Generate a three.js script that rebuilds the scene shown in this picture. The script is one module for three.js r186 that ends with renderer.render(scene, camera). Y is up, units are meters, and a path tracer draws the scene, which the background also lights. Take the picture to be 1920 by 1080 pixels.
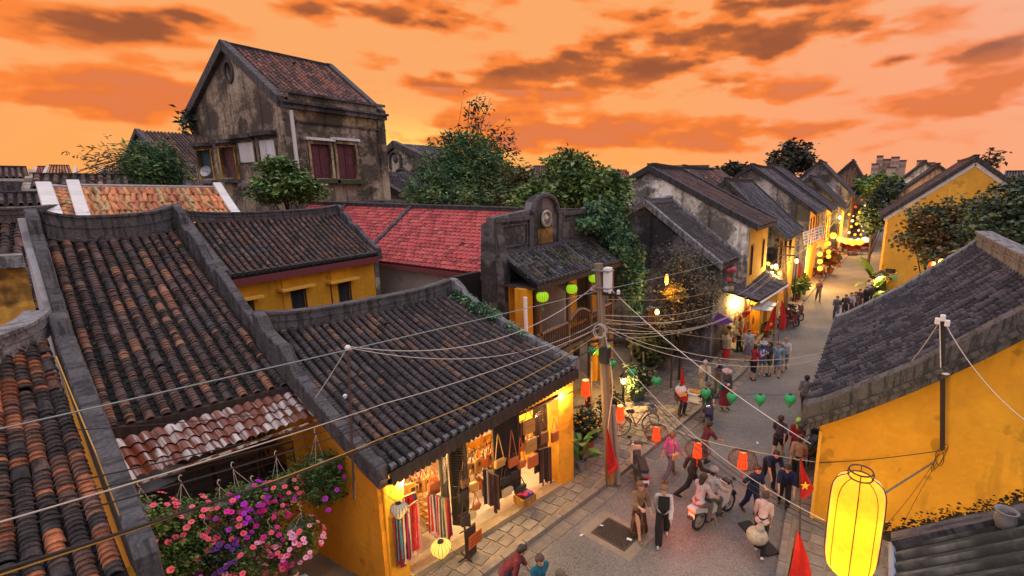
import * as THREE from 'three';
import * as BGU from 'three/addons/utils/BufferGeometryUtils.js';
import { ImprovedNoise } from 'three/addons/math/ImprovedNoise.js';
import { RoundedBoxGeometry } from 'three/addons/geometries/RoundedBoxGeometry.js';

// ------------------------------------------------------------------ camera, sky, sun, exposure
const V3 = THREE.Vector3, PI = Math.PI, R = (d) => d * PI / 180;
const scene = new THREE.Scene();
const LENS = { f: 915, cx: 1100, cy: 540, h: 8.2, pitch: Math.atan(195 / 915), yaw: Math.atan(550 / Math.hypot(915, 195)) };
const camera = new THREE.PerspectiveCamera(2 * Math.atan(540 / LENS.f) * 180 / PI, 2200 / 1080, 0.1, 4000);
camera.setViewOffset(2200, 1080, 0, 0, 1920, 1080);            // a lens shifted sideways
camera.position.set(0, LENS.h, 0);
camera.rotation.order = 'YXZ';
camera.rotation.set(-LENS.pitch, LENS.yaw, 0);
camera.updateMatrixWorld(true); camera.updateProjectionMatrix();
const renderer = new THREE.WebGLRenderer({ antialias: true });
renderer.setSize(1920, 1080);
renderer.toneMapping = THREE.LinearToneMapping;
renderer.toneMappingExposure = 1.22;
renderer.shadowMap.enabled = true;

function mulberry(a) { return () => { a |= 0; a = a + 0x6D2B79F5 | 0; let t = Math.imul(a ^ a >>> 15, 1 | a); t = t + Math.imul(t ^ t >>> 7, 61 | t) ^ t; return ((t ^ t >>> 14) >>> 0) / 4294967296; }; }
const smooth = (a, b, x) => { const t = Math.min(1, Math.max(0, (x - a) / (b - a))); return t * t * (3 - 2 * t); };
const lerp = (a, b, t) => a + (b - a) * t;
const mix3 = (a, b, t) => [lerp(a[0], b[0], t), lerp(a[1], b[1], t), lerp(a[2], b[2], t)];

const SUN_AZ = R(-51), SUN_EL = R(7);
const sunDir = new V3(Math.sin(SUN_AZ) * Math.cos(SUN_EL), Math.sin(SUN_EL), -Math.cos(SUN_AZ) * Math.cos(SUN_EL));
{ // a sunset sky: clear gradient round the whole horizon plus banks of cloud (azimuth, elevation, half widths in degrees, weight)
  const BANKS = [[-72.5, 12.3, 7.4, 1.4, .75], [-68, 13.7, 5.8, 1, .5], [-75.3, 11.4, 2.4, 1.1, .5], [-73.3, 6.7, 5.5, 1.7, 1.1], [-69.2, 7.8, 4.6, 1.7, 1], [-77.5, 5.9, 3.2, 1.1, .8],
    [-50.2, 16.4, 7.9, 1.7, .75], [-56, 16.2, 4.3, 1.1, .5], [-44.5, 16.2, 4.9, 1.2, .5], [-42.1, 10, 9.3, 1.8, .9], [-32.8, 11.3, 10.5, 2, 1.05], [-24.6, 11, 6.9, 1.3, .7], [-27.5, 13.4, 9.1, 1.5, .8],
    [-16.3, 14.5, 11.2, 1.9, .85], [-6.1, 14.5, 10, 1.6, .8], [-19.2, 17.3, 10.5, .8, .5], [-12.3, 10, 5.6, 1.1, 1], [-8.1, 9.1, 4.4, .7, .7], [-32.8, 5.6, 15.4, 2, .85], [-18.6, 5.4, 11.9, 1.4, .6], [-45.1, 4.8, 6.9, 1.6, .5],
    [7.6, 10.4, 3.8, 2.1, 1], [4.3, 10, 2.3, 1.3, .7], [-.8, 11.2, 2.2, .6, .7], [4.6, 7.3, 7.2, 1.1, .8], [7.4, 6.4, 4.2, .9, .7], [-7.8, 5.4, 11.5, 1.1, .35], [1.8, 3.7, 9.5, 1, .3], [-11.3, 17.1, 11.6, .7, .5], [-77.1, 8.4, 2.6, .7, .3], [-62.7, 10.7, 7.2, 1.1, .25], [-51.6, 11.8, 3.1, .7, .4], [7.8, 11.6, 3.1, 1.2, .6]];
  const rb = mulberry(77);
  for (let a = 20; a < 270; a += 7) BANKS.push([a + rb() * 8, 4 + rb() * 16, 5 + rb() * 8, .8 + rb() * 1.4, .4 + rb() * .6]);   // the rest of the horizon
  for (let a = -95; a < 20; a += 9) BANKS.push([a + rb() * 8, 20 + rb() * 14, 6 + rb() * 8, 1 + rb() * 2, .4 + rb() * .5]);
  const W = 3072, Hh = 1536, data = new Float32Array(W * Hh * 4), N = new ImprovedNoise();
  const fbm = (x, y, z, o) => { let s = 0, a = .5; for (let i = 0; i < o; i++) { s += a * N.noise(x, y, z); x *= 2.03; y *= 2.03; z *= 2.03; a *= .5; } return s; };
  for (let j = 0; j < Hh; j++) {
    const el = ((j + .5) / Hh - .5) * 180, ce = Math.cos(R(el)), se = Math.sin(R(el));
    for (let i = 0; i < W; i++) {
      const th = ((i + .5) / W - .5) * 2 * PI, dx = Math.cos(th) * ce, dz = Math.sin(th) * ce, k = (j * W + i) * 4;
      let c;
      if (el < -3) c = [.10, .08, .07];
      else {
        let az = Math.atan2(dx, -dz) * 180 / PI;                                          // 0 down the street, -51 the sun
        let far = az - (-51); far = Math.abs(((far + 540) % 360) - 180);
        const west = .5 + .5 * Math.cos(R(far));                                          // 1 towards the sunset
        const low = mix3([.62, .42, .40], [.83, .335, .086], smooth(.35, .95, west));
        const mid = mix3([.60, .52, .62], [.80, .33, .115], smooth(.35, .95, west));
        const high = [1.22, 1.15, 1.28];
        c = mix3(low, mid, smooth(0, 13, el)); c = mix3(c, [.80, .30, .16], .7 * smooth(22, 50, far) * smooth(.5, .8, west) * (1 - smooth(8, 20, el)));
        c = mix3(c, high, smooth(19, 55, el));
        const glow = Math.exp(-((far / 9) ** 2)) * Math.exp(-(((el - 3) / 3.2) ** 2));
        c = mix3(c, [1.0, .66, .16], .85 * glow);
        if (el < 45 && el > -2) {
          let d = 0;
          const w1 = fbm(dx * 7 + 3, el * .3, dz * 7, 4) * 4, w2 = fbm(dx * 9, el * .35 + 9, dz * 9 + 5, 5) * 2.2;
          for (const b of BANKS) {
            let da = az + w1 - b[0]; if (da > 180) da -= 360; else if (da < -180) da += 360;
            if (Math.abs(da) > b[2] * 2.4) continue;
            const q = (da / b[2]) ** 2 + ((el + w2 * .75 - b[1]) / b[3]) ** 2;
            if (q < 5) d += b[4] * Math.exp(-q * 1.1);
          }
          if (d > .02) {
            const t = fbm(dx * 11, el * .62, dz * 11, 5);
            const dens = d * (.92 + 2.0 * t) + t * .2;
            const t2 = fbm(dx * 26 + 7, el * 1.3, dz * 26, 4), rim = smooth(.16, .5, dens), core = smooth(.44, .95, dens + t2 * .5);
            c = mix3(c, mix3([.55, .42, .42], [.80, .175, .024], smooth(.3, .9, west)), rim * .85);
            c = mix3(c, mix3([.60, .145, .036], mix3([.30, .24, .25], [.28, .082, .034], smooth(.3, .9, west)), smooth(9, 12, el)), core * Math.min(1, .8 + .9 * t));
          } else if (el < 30) { const t = fbm(dx * 6, el * .3, dz * 6, 4); c = mix3(c, [.9, .45, .17], smooth(.05, .5, t) * .4 * smooth(.4, .9, west)); }
        }
      }
      data[k] = c[0]; data[k + 1] = c[1]; data[k + 2] = c[2]; data[k + 3] = 1;
    }
  }
  const sky = new THREE.DataTexture(data, W, Hh, THREE.RGBAFormat, THREE.FloatType);
  sky.mapping = THREE.EquirectangularReflectionMapping; sky.magFilter = sky.minFilter = THREE.LinearFilter; sky.wrapS = THREE.RepeatWrapping; sky.needsUpdate = true;
  scene.background = sky; scene.environment = sky;
}
const sun = new THREE.DirectionalLight(0xffb070, 1.0);
sun.position.copy(sunDir).multiplyScalar(150); sun.target.position.set(-8, 0, -25);
sun.castShadow = true; sun.shadow.radius = 30; sun.shadow.mapSize.set(2048, 2048);
Object.assign(sun.shadow.camera, { left: -70, right: 70, top: 60, bottom: -60, near: 1, far: 400 });
scene.add(sun, sun.target);

// ------------------------------------------------------------------ helpers
const RAY = (() => { // a pixel of the 1920 x 1080 photograph to a ray, to find where a thing stands
  const sy = Math.sin(LENS.yaw), cy = Math.cos(LENS.yaw), sp = Math.sin(LENS.pitch), cp = Math.cos(LENS.pitch);
  const fw = new V3(-sy * cp, -sp, -cy * cp), r = new V3(cy, 0, -sy), u = new V3().crossVectors(r, fw);
  return (x, y) => new V3().addScaledVector(fw, LENS.f).addScaledVector(r, x - LENS.cx).addScaledVector(u, LENS.cy - y);
})();
const EYE = new V3(0, LENS.h, 0);
const atH = (x, y, h = 0) => { const d = RAY(x, y); return EYE.clone().addScaledVector(d, (h - LENS.h) / d.y); };      // at a height
const atX = (x, y, wx) => { const d = RAY(x, y); return EYE.clone().addScaledVector(d, wx / d.x); };                   // on a plane along the street
const atZ = (x, y, wz) => { const d = RAY(x, y); return EYE.clone().addScaledVector(d, wz / d.z); };                   // on a plane across the street
const atD = (x, y, dist) => { const d = RAY(x, y); return EYE.clone().addScaledVector(d, dist / Math.hypot(d.x, d.z)); }; // at a distance
const v3 = (x, y, z) => new V3(x, y, z);
const mid = (a, b, t = .5) => a.clone().lerp(b, t);

const taken = {};
function numbered(n) { const k = taken[n] = (taken[n] ?? -1) + 1; return k ? n + '_' + String(k).padStart(3, '0') : n; }
function shade(o) { o.castShadow = o.receiveShadow = true; return o; }
function tag(o, label, category, group, kind) { Object.assign(o.userData, { label, category }); if (group) o.userData.group = group; if (kind) o.userData.kind = kind; return o; }
function thing(name, label, category, pos, turn = 0, group) { // a Group at the thing's base, in the scene
  const o = new THREE.Group(); o.name = numbered(name); if (pos) o.position.copy(pos); o.rotation.y = turn; scene.add(o);
  return tag(o, label, category, group);
}
function mesh(name, geo, mat, parent = scene) { const m = shade(new THREE.Mesh(geo, mat)); m.name = numbered(name); parent.add(m); return m; }
function single(name, geo, mat, label, category, group, pos) { const m = mesh(name, geo, mat); if (pos) m.position.copy(pos); return tag(m, label, category, group); }
function copy(o, label, pos, turn) { const c = o.clone(); c.name = numbered(o.name.replace(/_\d{3}$/, '')); scene.add(c); c.userData = { ...o.userData, label }; if (pos) c.position.copy(pos); if (turn !== undefined) c.rotation.y = turn; return c; }
function structure(name, geo, mat, label) { const m = mesh(name, geo, mat); m.userData.kind = 'structure'; if (label) m.userData.label = label; return m; }

function boxUV(g) { // uv in metres, by the face's main direction
  if (g.index) g = g.toNonIndexed();
  if (!g.attributes.normal) g.computeVertexNormals();
  const p = g.attributes.position, n = p.count, uv = new Float32Array(n * 2), a = v3(), b = v3(), c = v3();
  for (let i = 0; i < n; i += 3) {
    a.fromBufferAttribute(p, i); b.fromBufferAttribute(p, i + 1); c.fromBufferAttribute(p, i + 2);
    const q = b.clone().sub(a).cross(c.clone().sub(a)), X = Math.abs(q.x), Y = Math.abs(q.y), Zz = Math.abs(q.z);
    [a, b, c].forEach((v, k) => { const o = (i + k) * 2; if (Y > X && Y > Zz) { uv[o] = v.x; uv[o + 1] = v.z; } else if (X > Zz) { uv[o] = v.z; uv[o + 1] = v.y; } else { uv[o] = v.x; uv[o + 1] = v.y; } });
  }
  g.setAttribute('uv', new THREE.BufferAttribute(uv, 2));
  return g;
}
function clean(g) { if (g.index) g = g.toNonIndexed(); for (const k of Object.keys(g.attributes)) if (!['position', 'normal', 'uv', 'color'].includes(k)) g.deleteAttribute(k); if (!g.attributes.uv) boxUV(g); return g; }
function merge(list) { list = list.map(clean); const col = list.some((g) => g.attributes.color); if (col) list.forEach((g) => { if (!g.attributes.color) g.setAttribute('color', new THREE.BufferAttribute(new Float32Array(g.attributes.position.count * 3).fill(1), 3)); }); return BGU.mergeGeometries(list, false); }
function paint(g, c) { g = clean(g); const n = g.attributes.position.count, a = new Float32Array(n * 3); for (let i = 0; i < n; i++) a.set(c, i * 3); g.setAttribute('color', new THREE.BufferAttribute(a, 3)); return g; }
function box(w, h, d, x = 0, y = 0, z = 0, ry = 0) { const g = new THREE.BoxGeometry(w, h, d); if (ry) g.rotateY(ry); g.translate(x, y, z); return boxUV(g); }
function rbox(w, h, d, r, x = 0, y = 0, z = 0) { const g = new RoundedBoxGeometry(w, h, d, 2, r); g.translate(x, y, z); return boxUV(g); }
function cyl(r0, r1, h, x = 0, y = 0, z = 0, n = 12) { const g = new THREE.CylinderGeometry(r1, r0, h, n); g.translate(x, y + h / 2, z); return clean(g); }
function ball(r, x = 0, y = 0, z = 0, sx = 1, sy = 1, sz = 1, n = 10) { const g = new THREE.SphereGeometry(r, n, Math.max(6, n * .7 | 0)); g.scale(sx, sy, sz); g.translate(x, y, z); return clean(g); }
function tube(pts, r, n = 6, seg, closed) { const c = new THREE.CatmullRomCurve3(pts, !!closed, 'centripetal'); return clean(new THREE.TubeGeometry(c, seg ?? Math.max(2, pts.length * 3), r, n, !!closed)); }
function bar(a, b, r, n = 6, r2 = r) { const d = b.clone().sub(a), L = d.length(), g = new THREE.CylinderGeometry(r2, r, L, n); g.translate(0, L / 2, 0); g.applyQuaternion(new THREE.Quaternion().setFromUnitVectors(v3(0, 1, 0), d.normalize())); g.translate(a.x, a.y, a.z); return clean(g); }
function lathe(pts, n = 16, x = 0, y = 0, z = 0) { const g = new THREE.LatheGeometry(pts.map((p) => new THREE.Vector2(p[0], p[1])), n); g.translate(x, y, z); return clean(g); }
function beam(a, b, w, h, up = v3(0, 1, 0)) { // a squared bar from a to b, w across and h along up
  const d = b.clone().sub(a), L = d.length(); d.normalize(); const s = v3().crossVectors(d, up).normalize(), u = v3().crossVectors(s, d);
  const g = boxUV(new THREE.BoxGeometry(w, h, L)); g.applyMatrix4(new THREE.Matrix4().makeBasis(s, u, d.clone().negate())); g.translate((a.x + b.x) / 2, (a.y + b.y) / 2, (a.z + b.z) / 2); return g;
}
function sweep(pts, w, h, dy = 0) { // squared ribbon along a polyline, its base dy above the points
  const n = pts.length, P = [], idx = [];
  for (let i = 0; i < n; i++) {
    const t = pts[Math.min(n - 1, i + 1)].clone().sub(pts[Math.max(0, i - 1)]); t.y = 0; t.normalize(); const s = v3(-t.z, 0, t.x).multiplyScalar(w / 2), p = pts[i];
    for (const [k, y] of [[-1, 0], [1, 0], [1, h], [-1, h]]) P.push(p.x + s.x * k, p.y + y + dy, p.z + s.z * k);
    if (i) { const a = (i - 1) * 4, b = i * 4; for (let k = 0; k < 4; k++) { const l = (k + 1) % 4; idx.push(a + k, b + k, a + l, b + k, b + l, a + l); } }
  }
  const e = (n - 1) * 4; idx.push(0, 1, 2, 0, 2, 3, e, e + 2, e + 1, e, e + 3, e + 2);
  const g = new THREE.BufferGeometry(); g.setAttribute('position', new THREE.Float32BufferAttribute(P, 3)); g.setIndex(idx); const f = g.toNonIndexed(); f.computeVertexNormals(); return boxUV(f);
}
function slab(outline, depth, holes = [], bevel = 0) { // an outline in x, y pushed out along +z
  const s = new THREE.Shape(outline.map((p) => new THREE.Vector2(p[0], p[1])));
  for (const h of holes) s.holes.push(new THREE.Path(h.map((p) => new THREE.Vector2(p[0], p[1]))));
  return boxUV(new THREE.ExtrudeGeometry(s, bevel ? { depth: depth - 2 * bevel, bevelEnabled: true, bevelSize: bevel, bevelThickness: bevel, bevelSegments: 1, steps: 1 } : { depth, bevelEnabled: false }));
}
const rect = (x0, y0, x1, y1) => [[x0, y0], [x1, y0], [x1, y1], [x0, y1]];
// stands a slab up: its x axis runs from A to B on the ground plan, its y axis up; its thickness goes to the left of A->B when seen from above (side = 1) or right
function stand(g, A, B, side = 1, y0 = 0) {
  const d = v3(B.x - A.x, 0, B.z - A.z).normalize(), up = v3(0, 1, 0), n = v3().crossVectors(d, up).multiplyScalar(side);   // d x up: to the right of the walk
  g.applyMatrix4(new THREE.Matrix4().makeBasis(d, up, n)); if (side < 0) flip(g); g.translate(A.x, y0, A.z); return g;
}
function flip(g) { if (g.index) { const a = g.index.array; for (let i = 0; i < a.length; i += 3) { const t = a[i]; a[i] = a[i + 2]; a[i + 2] = t; } } else for (const k of Object.keys(g.attributes)) { const at = g.attributes[k], s = at.itemSize, a = at.array; for (let i = 0; i < at.count; i += 3) for (let c = 0; c < s; c++) { const t = a[i * s + c]; a[i * s + c] = a[(i + 2) * s + c]; a[(i + 2) * s + c] = t; } } g.computeVertexNormals(); return g; }

// periodic noise fields for textures
const hash2 = (x, y, s) => { let h = Math.imul(x, 374761393) ^ Math.imul(y, 668265263) ^ Math.imul(s, 1274126177); h = Math.imul(h ^ h >>> 13, 1274126177); return ((h ^ h >>> 16) >>> 0) / 4294967296; };
function vnoise(x, y, p, q, s) { const xi = Math.floor(x), yi = Math.floor(y), fx = x - xi, fy = y - yi, u = fx * fx * (3 - 2 * fx), v = fy * fy * (3 - 2 * fy), m = (a, b) => ((a % b) + b) % b; const x0 = m(xi, p), x1 = m(xi + 1, p), y0 = m(yi, q), y1 = m(yi + 1, q); return lerp(lerp(hash2(x0, y0, s), hash2(x1, y0, s), u), lerp(hash2(x0, y1, s), hash2(x1, y1, s), u), v); }
function fb(u, v, p, q, o, s) { let a = .5, t = 0, w = 0; for (let i = 0; i < o; i++) { t += a * vnoise(u * p, v * q, p, q, s + i); w += a; a *= .5; p *= 2; q *= 2; } return t / w; }
const toS = (x) => { x = Math.min(1, Math.max(0, x)); return Math.round(255 * (x <= .0031308 ? 12.92 * x : 1.055 * x ** (1 / 2.4) - .055)); };
function tex(size, metres, fn, srgb = true) {
  const d = new Uint8Array(size * size * 4);
  for (let j = 0; j < size; j++) for (let i = 0; i < size; i++) { const c = fn((i + .5) / size, (j + .5) / size), k = (j * size + i) * 4; for (let n = 0; n < 3; n++) { const x = Array.isArray(c) ? c[n] : c; d[k + n] = srgb ? toS(x) : Math.min(255, Math.max(0, Math.round(x * 255))); } d[k + 3] = 255; }
  const t = new THREE.DataTexture(d, size, size, THREE.RGBAFormat); t.wrapS = t.wrapT = THREE.RepeatWrapping; t.magFilter = THREE.LinearFilter; t.minFilter = THREE.LinearMipmapLinearFilter; t.generateMipmaps = true;
  if (srgb) t.colorSpace = THREE.SRGBColorSpace; t.repeat.set(1 / metres, 1 / metres); t.needsUpdate = true; return t;
}
const spin = (a, b) => a + (b - a);

// ------------------------------------------------------------------ materials
const TX = {
  plaster: tex(512, 5, (u, v) => { const a = fb(u, v, 4, 4, 6, 1), b = fb(u, v, 24, 5, 4, 9), c = fb(u, v, 40, 40, 3, 4); let k = .80 + .30 * (a - .5) + .12 * (c - .5); const st = smooth(.60, .80, b) * smooth(.42, .66, a); k *= 1 - .20 * st; k *= .86 + .30 * fb(u, v, 2, 2, 4, 71); const pale = smooth(.50, .70, fb(u, v, 4, 4, 6, 31)) * .42 + smooth(.60, .72, fb(u, v, 16, 12, 4, 37)) * .12; k *= 1 - .3 * smooth(.70, .76, fb(u, v, 9, 9, 5, 43)); return [Math.min(1, k + pale * .12), Math.min(1, k * .97 + pale * .22), k * .9 + pale * .35]; }),
  oldwall: tex(512, 6, (u, v) => { const a = fb(u, v, 4, 3, 6, 51), b = fb(u, v, 30, 4, 4, 59), c = fb(u, v, 50, 50, 3, 54), e = fb(u, v, 8, 8, 5, 77); let k = lerp(.16, .85, smooth(.34, .66, a * .72 + c * .28)); k *= 1 - .55 * smooth(.52, .74, b); const w = smooth(.60, .70, e) * .32; return [k + w, k * .95 + w, k * .86 + w * .95]; }),
  mortar: tex(512, 1.6, (u, v) => { const a = fb(u, v, 5, 5, 6, 251), b = fb(u, v, 30, 4, 4, 259), c = fb(u, v, 60, 60, 3, 254); let k = lerp(.40, .80, smooth(.28, .72, a * .55 + c * .45)); k *= 1 - .6 * smooth(.5, .7, b); return [k, k * .99, k * .97]; }),
  tile: tex(512, .9, (u, v) => { const a = fb(u, v, 6, 6, 5, 11), c = fb(u, v, 60, 60, 2, 14), e = fb(u, v, 34, 34, 3, 21); let k = .43 + .95 * (a - .5) + .45 * (c - .5); k = Math.max(.10, k); const l = smooth(.68, .76, e) * smooth(.40, .62, a); return [lerp(k, .95, l), lerp(k, .93, l), lerp(k * .97, .86, l)]; }),
  asphalt: tex(1024, 3, (u, v) => { const a = fb(u, v, 3, 3, 6, 91), c = fb(u, v, 190, 190, 2, 92), e = fb(u, v, 90, 90, 2, 95); let k = .66 + .34 * (a - .5) + .75 * (c - .5) + .25 * (e - .5); return [k, k * .985, k * .955]; }),
  stone: tex(512, 1.1, (u, v) => { const a = fb(u, v, 5, 5, 6, 101), c = fb(u, v, 70, 70, 2, 104); const k = .68 + .5 * (a - .5) + .3 * (c - .5); return [k, k * .98, k * .94]; }),
  wood: tex(512, 1.2, (u, v) => { const a = fb(u, v, 40, 2, 5, 121), c = fb(u, v, 8, 3, 4, 128); const k = .45 + .75 * (a - .5) + .5 * (c - .5); return [k + .2, k + .17, k + .13]; }),
  cloth: tex(256, .25, (u, v) => { const a = fb(u, v, 6, 6, 5, 141), w = .5 + .5 * Math.sin(u * 2 * PI * 40) * Math.sin(v * 2 * PI * 40); return .74 + .3 * (a - .5) + .14 * w; }),
  rust: tex(512, 1.3, (u, v) => { const a = fb(u, v, 5, 7, 6, 151), b = fb(u, v, 22, 6, 4, 158); const r = smooth(.30, .52, a * .42 + b * .58); const p = .72 + .5 * (b - .5), q = .62 + 1.1 * (a - .5); return mix3([p * .92, p * .86, p * .82], [.21 * q + .02, .062 * q, .03 * q], r); }),
  bump: tex(512, .8, (u, v) => fb(u, v, 10, 10, 6, 161), false),
  fine: tex(512, .45, (u, v) => .5 * fb(u, v, 90, 90, 2, 171) + .5 * fb(u, v, 16, 16, 4, 175), false),
  grain: tex(256, .6, (u, v) => fb(u, v, 50, 3, 4, 181), false),
};
const mats = {};
function mat(key, color, o = {}) { // colour is linear
  if (mats[key]) return mats[key];
  const { Physical, ...q } = o, m = new (Physical ? THREE.MeshPhysicalMaterial : THREE.MeshStandardMaterial)({ roughness: .85, metalness: 0, side: THREE.DoubleSide, ...q });
  m.name = key; m.color.setRGB(...color); return mats[key] = m;
}
const M = {
  yellow: mat('yellow_plaster', [.92, .44, .022], { map: TX.plaster, bumpMap: TX.bump, bumpScale: .012, roughness: .9 }),
  yellow2: mat('deep_yellow_plaster', [.86, .36, .014], { map: TX.plaster, bumpMap: TX.bump, bumpScale: .012, roughness: .9 }),
  yellowOld: mat('worn_yellow_plaster', [.90, .50, .085], { map: TX.oldwall, bumpMap: TX.bump, bumpScale: .014 }),
  yellowPlain: mat('yellow_trim', [.78, .42, .05], { bumpMap: TX.bump, bumpScale: .006 }),
  grey: mat('old_grey_plaster', [.50, .44, .39], { map: TX.oldwall, bumpMap: TX.bump, bumpScale: .02 }),
  greyDark: mat('black_mould_plaster', [.17, .155, .165], { map: TX.oldwall, bumpMap: TX.bump, bumpScale: .02 }),
  tower: mat('tower_plaster', [.43, .345, .26], { map: TX.oldwall, bumpMap: TX.bump, bumpScale: .025 }),
  pale: mat('pale_flaking_plaster', [.80, .74, .64], { map: TX.oldwall, bumpMap: TX.bump, bumpScale: .014 }),
  white: mat('white_lime', [.78, .77, .78], { map: TX.plaster, bumpMap: TX.bump, bumpScale: .008 }),
  cap: mat('weathered_ridge_mortar', [.13, .122, .127], { map: TX.mortar, bumpMap: TX.bump, bumpScale: .02 }),
  capDark: mat('black_ridge_mortar', [.085, .078, .084], { map: TX.mortar, bumpMap: TX.bump, bumpScale: .02 }),
  capPale: mat('lichen_grey_mortar', [.33, .33, .35], { map: TX.mortar, bumpMap: TX.bump, bumpScale: .035 }),
  deck: mat('roof_trough', [.035, .032, .032], { map: TX.tile, bumpMap: TX.fine, bumpScale: .02 }),
  tile: mat('clay_tile', [1, 1, 1], { map: TX.tile, vertexColors: true, bumpMap: TX.fine, bumpScale: .012, roughness: .82 }),
  red: mat('red_tile', [1, 1, 1], { map: TX.tile, vertexColors: true, bumpMap: TX.fine, bumpScale: .008, roughness: .75 }),
  maroon: mat('maroon_paint', [.20, .042, .045], { map: TX.cloth }),
  wood: mat('brown_wood', [.155, .085, .05], { map: TX.wood, bumpMap: TX.grain, bumpScale: .006 }),
  woodDark: mat('dark_wood', [.06, .04, .034], { map: TX.wood, bumpMap: TX.grain, bumpScale: .006 }),
  woodPale: mat('pale_pole_wood', [.36, .27, .19], { map: TX.wood, bumpMap: TX.grain, bumpScale: .008 }),
  asphalt: mat('asphalt', [.235, .222, .21], { map: TX.asphalt, bumpMap: TX.fine, bumpScale: .008, roughness: .9 }),
  stone: mat('paving_stone', [1, 1, 1], { map: TX.stone, vertexColors: true, bumpMap: TX.bump, bumpScale: .012, roughness: .8 }),
  mortar: mat('paving_mortar', [.36, .29, .20], { map: TX.stone, bumpMap: TX.fine, bumpScale: .01 }),
  kerb: mat('kerb_stone', [.30, .26, .22], { map: TX.stone, bumpMap: TX.bump, bumpScale: .01 }),
  black: mat('black_paint', [.012, .012, .014], { roughness: .45 }),
  innerGloom: mat('dark_inside', [.035, .028, .024], { map: TX.stone }),  // inner gloom of the rooms is put into this near-black wall colour
  cable: mat('black_cable', [.018, .017, .018], { roughness: .6 }),
  cablePale: mat('pale_cable', [.50, .44, .37], { roughness: .6 }),
  cableTan: mat('tan_cable', [.30, .19, .09], { roughness: .6 }),
  metal: mat('grey_metal', [.38, .39, .41], { metalness: .6, roughness: .45, map: TX.cloth }),
  chrome: mat('chrome', [.7, .7, .7], { metalness: 1, roughness: .2 }),
  rubber: mat('rubber', [.016, .016, .017], { roughness: .8 }),
  rust: mat('rusted_sheet', [1, 1, 1], { map: TX.rust, bumpMap: TX.bump, bumpScale: .006, roughness: .36 }),
  floor: mat('pale_shop_tiles', [.62, .57, .50], { map: TX.stone, roughness: .35 }),
  white2: mat('white_enamel', [.72, .72, .72], { roughness: .5 }),
  leaf: mat('leaves', [1, 1, 1], { vertexColors: true, roughness: .62 }),
  bark: mat('bark', [.12, .085, .06], { map: TX.wood, bumpMap: TX.grain, bumpScale: .015 }),
  terracotta: mat('terracotta', [.34, .13, .07], { map: TX.stone }),
  potGrey: mat('grey_pot', [.34, .32, .30], { map: TX.stone, bumpMap: TX.fine, bumpScale: .006 }),
  potBlue: mat('glazed_blue_pot', [.05, .11, .13], { map: TX.stone, roughness: .3 }),
  skin: mat('skin', [.52, .29, .19], { roughness: .6 }),
  eye: mat('eye', [.02, .015, .012], { roughness: .3 }),
};
const clothMat = (name, c) => mat(name, c, { map: TX.cloth, roughness: .92, bumpMap: TX.grain, bumpScale: .03 });
function glowMat(key, color, emit, strength, o = {}) { const m = mat(key, color, { roughness: .8, ...o }); m.emissive.setRGB(...emit); m.emissiveIntensity = strength; return m; }
function lamp(p, color, intensity, parent = scene, radius = 1, dist = 0) { const l = new THREE.PointLight(0xffffff, intensity, dist, 2); l.color.setRGB(...color); l.position.copy(p); l.castShadow = true; l.shadow.radius = radius; parent.add(l); return l; }

// ------------------------------------------------------------------ ground, road, pavements
const KERB_L = [[-7.25, 2], [-6.9, -2.5], [-6.34, -6.71], [-5.57, -10.95], [-4.96, -15.5], [-4.33, -20.7], [-3.95, -30], [-3.56, -42.5], [-2.6, -58], [-1.9, -75], [-1.2, -100], [-.6, -140]];
const KERB_R = [[-.4, 2], [-.75, -6], [-1.02, -9.5], [-1.15, -11.6], [-1.25, -14], [-1.0, -20], [-.2, -30], [.6, -42], [1.4, -58], [1.8, -75], [2.0, -100], [2.6, -140]];
const lineX = (L, z) => { for (let i = 1; i < L.length; i++) if (z >= L[i][1]) { const t = (z - L[i - 1][1]) / (L[i][1] - L[i - 1][1]); return lerp(L[i - 1][0], L[i][0], t); } return L[L.length - 1][0]; };
function strip(L0, L1, y0, y1, zs) { // a sheet between two lines along the street
  const P = [], idx = [];
  zs.forEach((z, i) => { P.push(L0(z), y0, z, L1(z), y1, z); if (i) { const a = i * 2 - 2; idx.push(a, a + 1, a + 2, a + 1, a + 3, a + 2); } });
  const g = new THREE.BufferGeometry(); g.setAttribute('position', new THREE.Float32BufferAttribute(P, 3)); g.setIndex(idx); const f = g.toNonIndexed(); f.computeVertexNormals(); return boxUV(f);
}
const ZS = []; for (let z = 2; z > -24; z -= 1) ZS.push(z); for (let z = -24; z >= -140; z -= 4) ZS.push(z);
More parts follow.
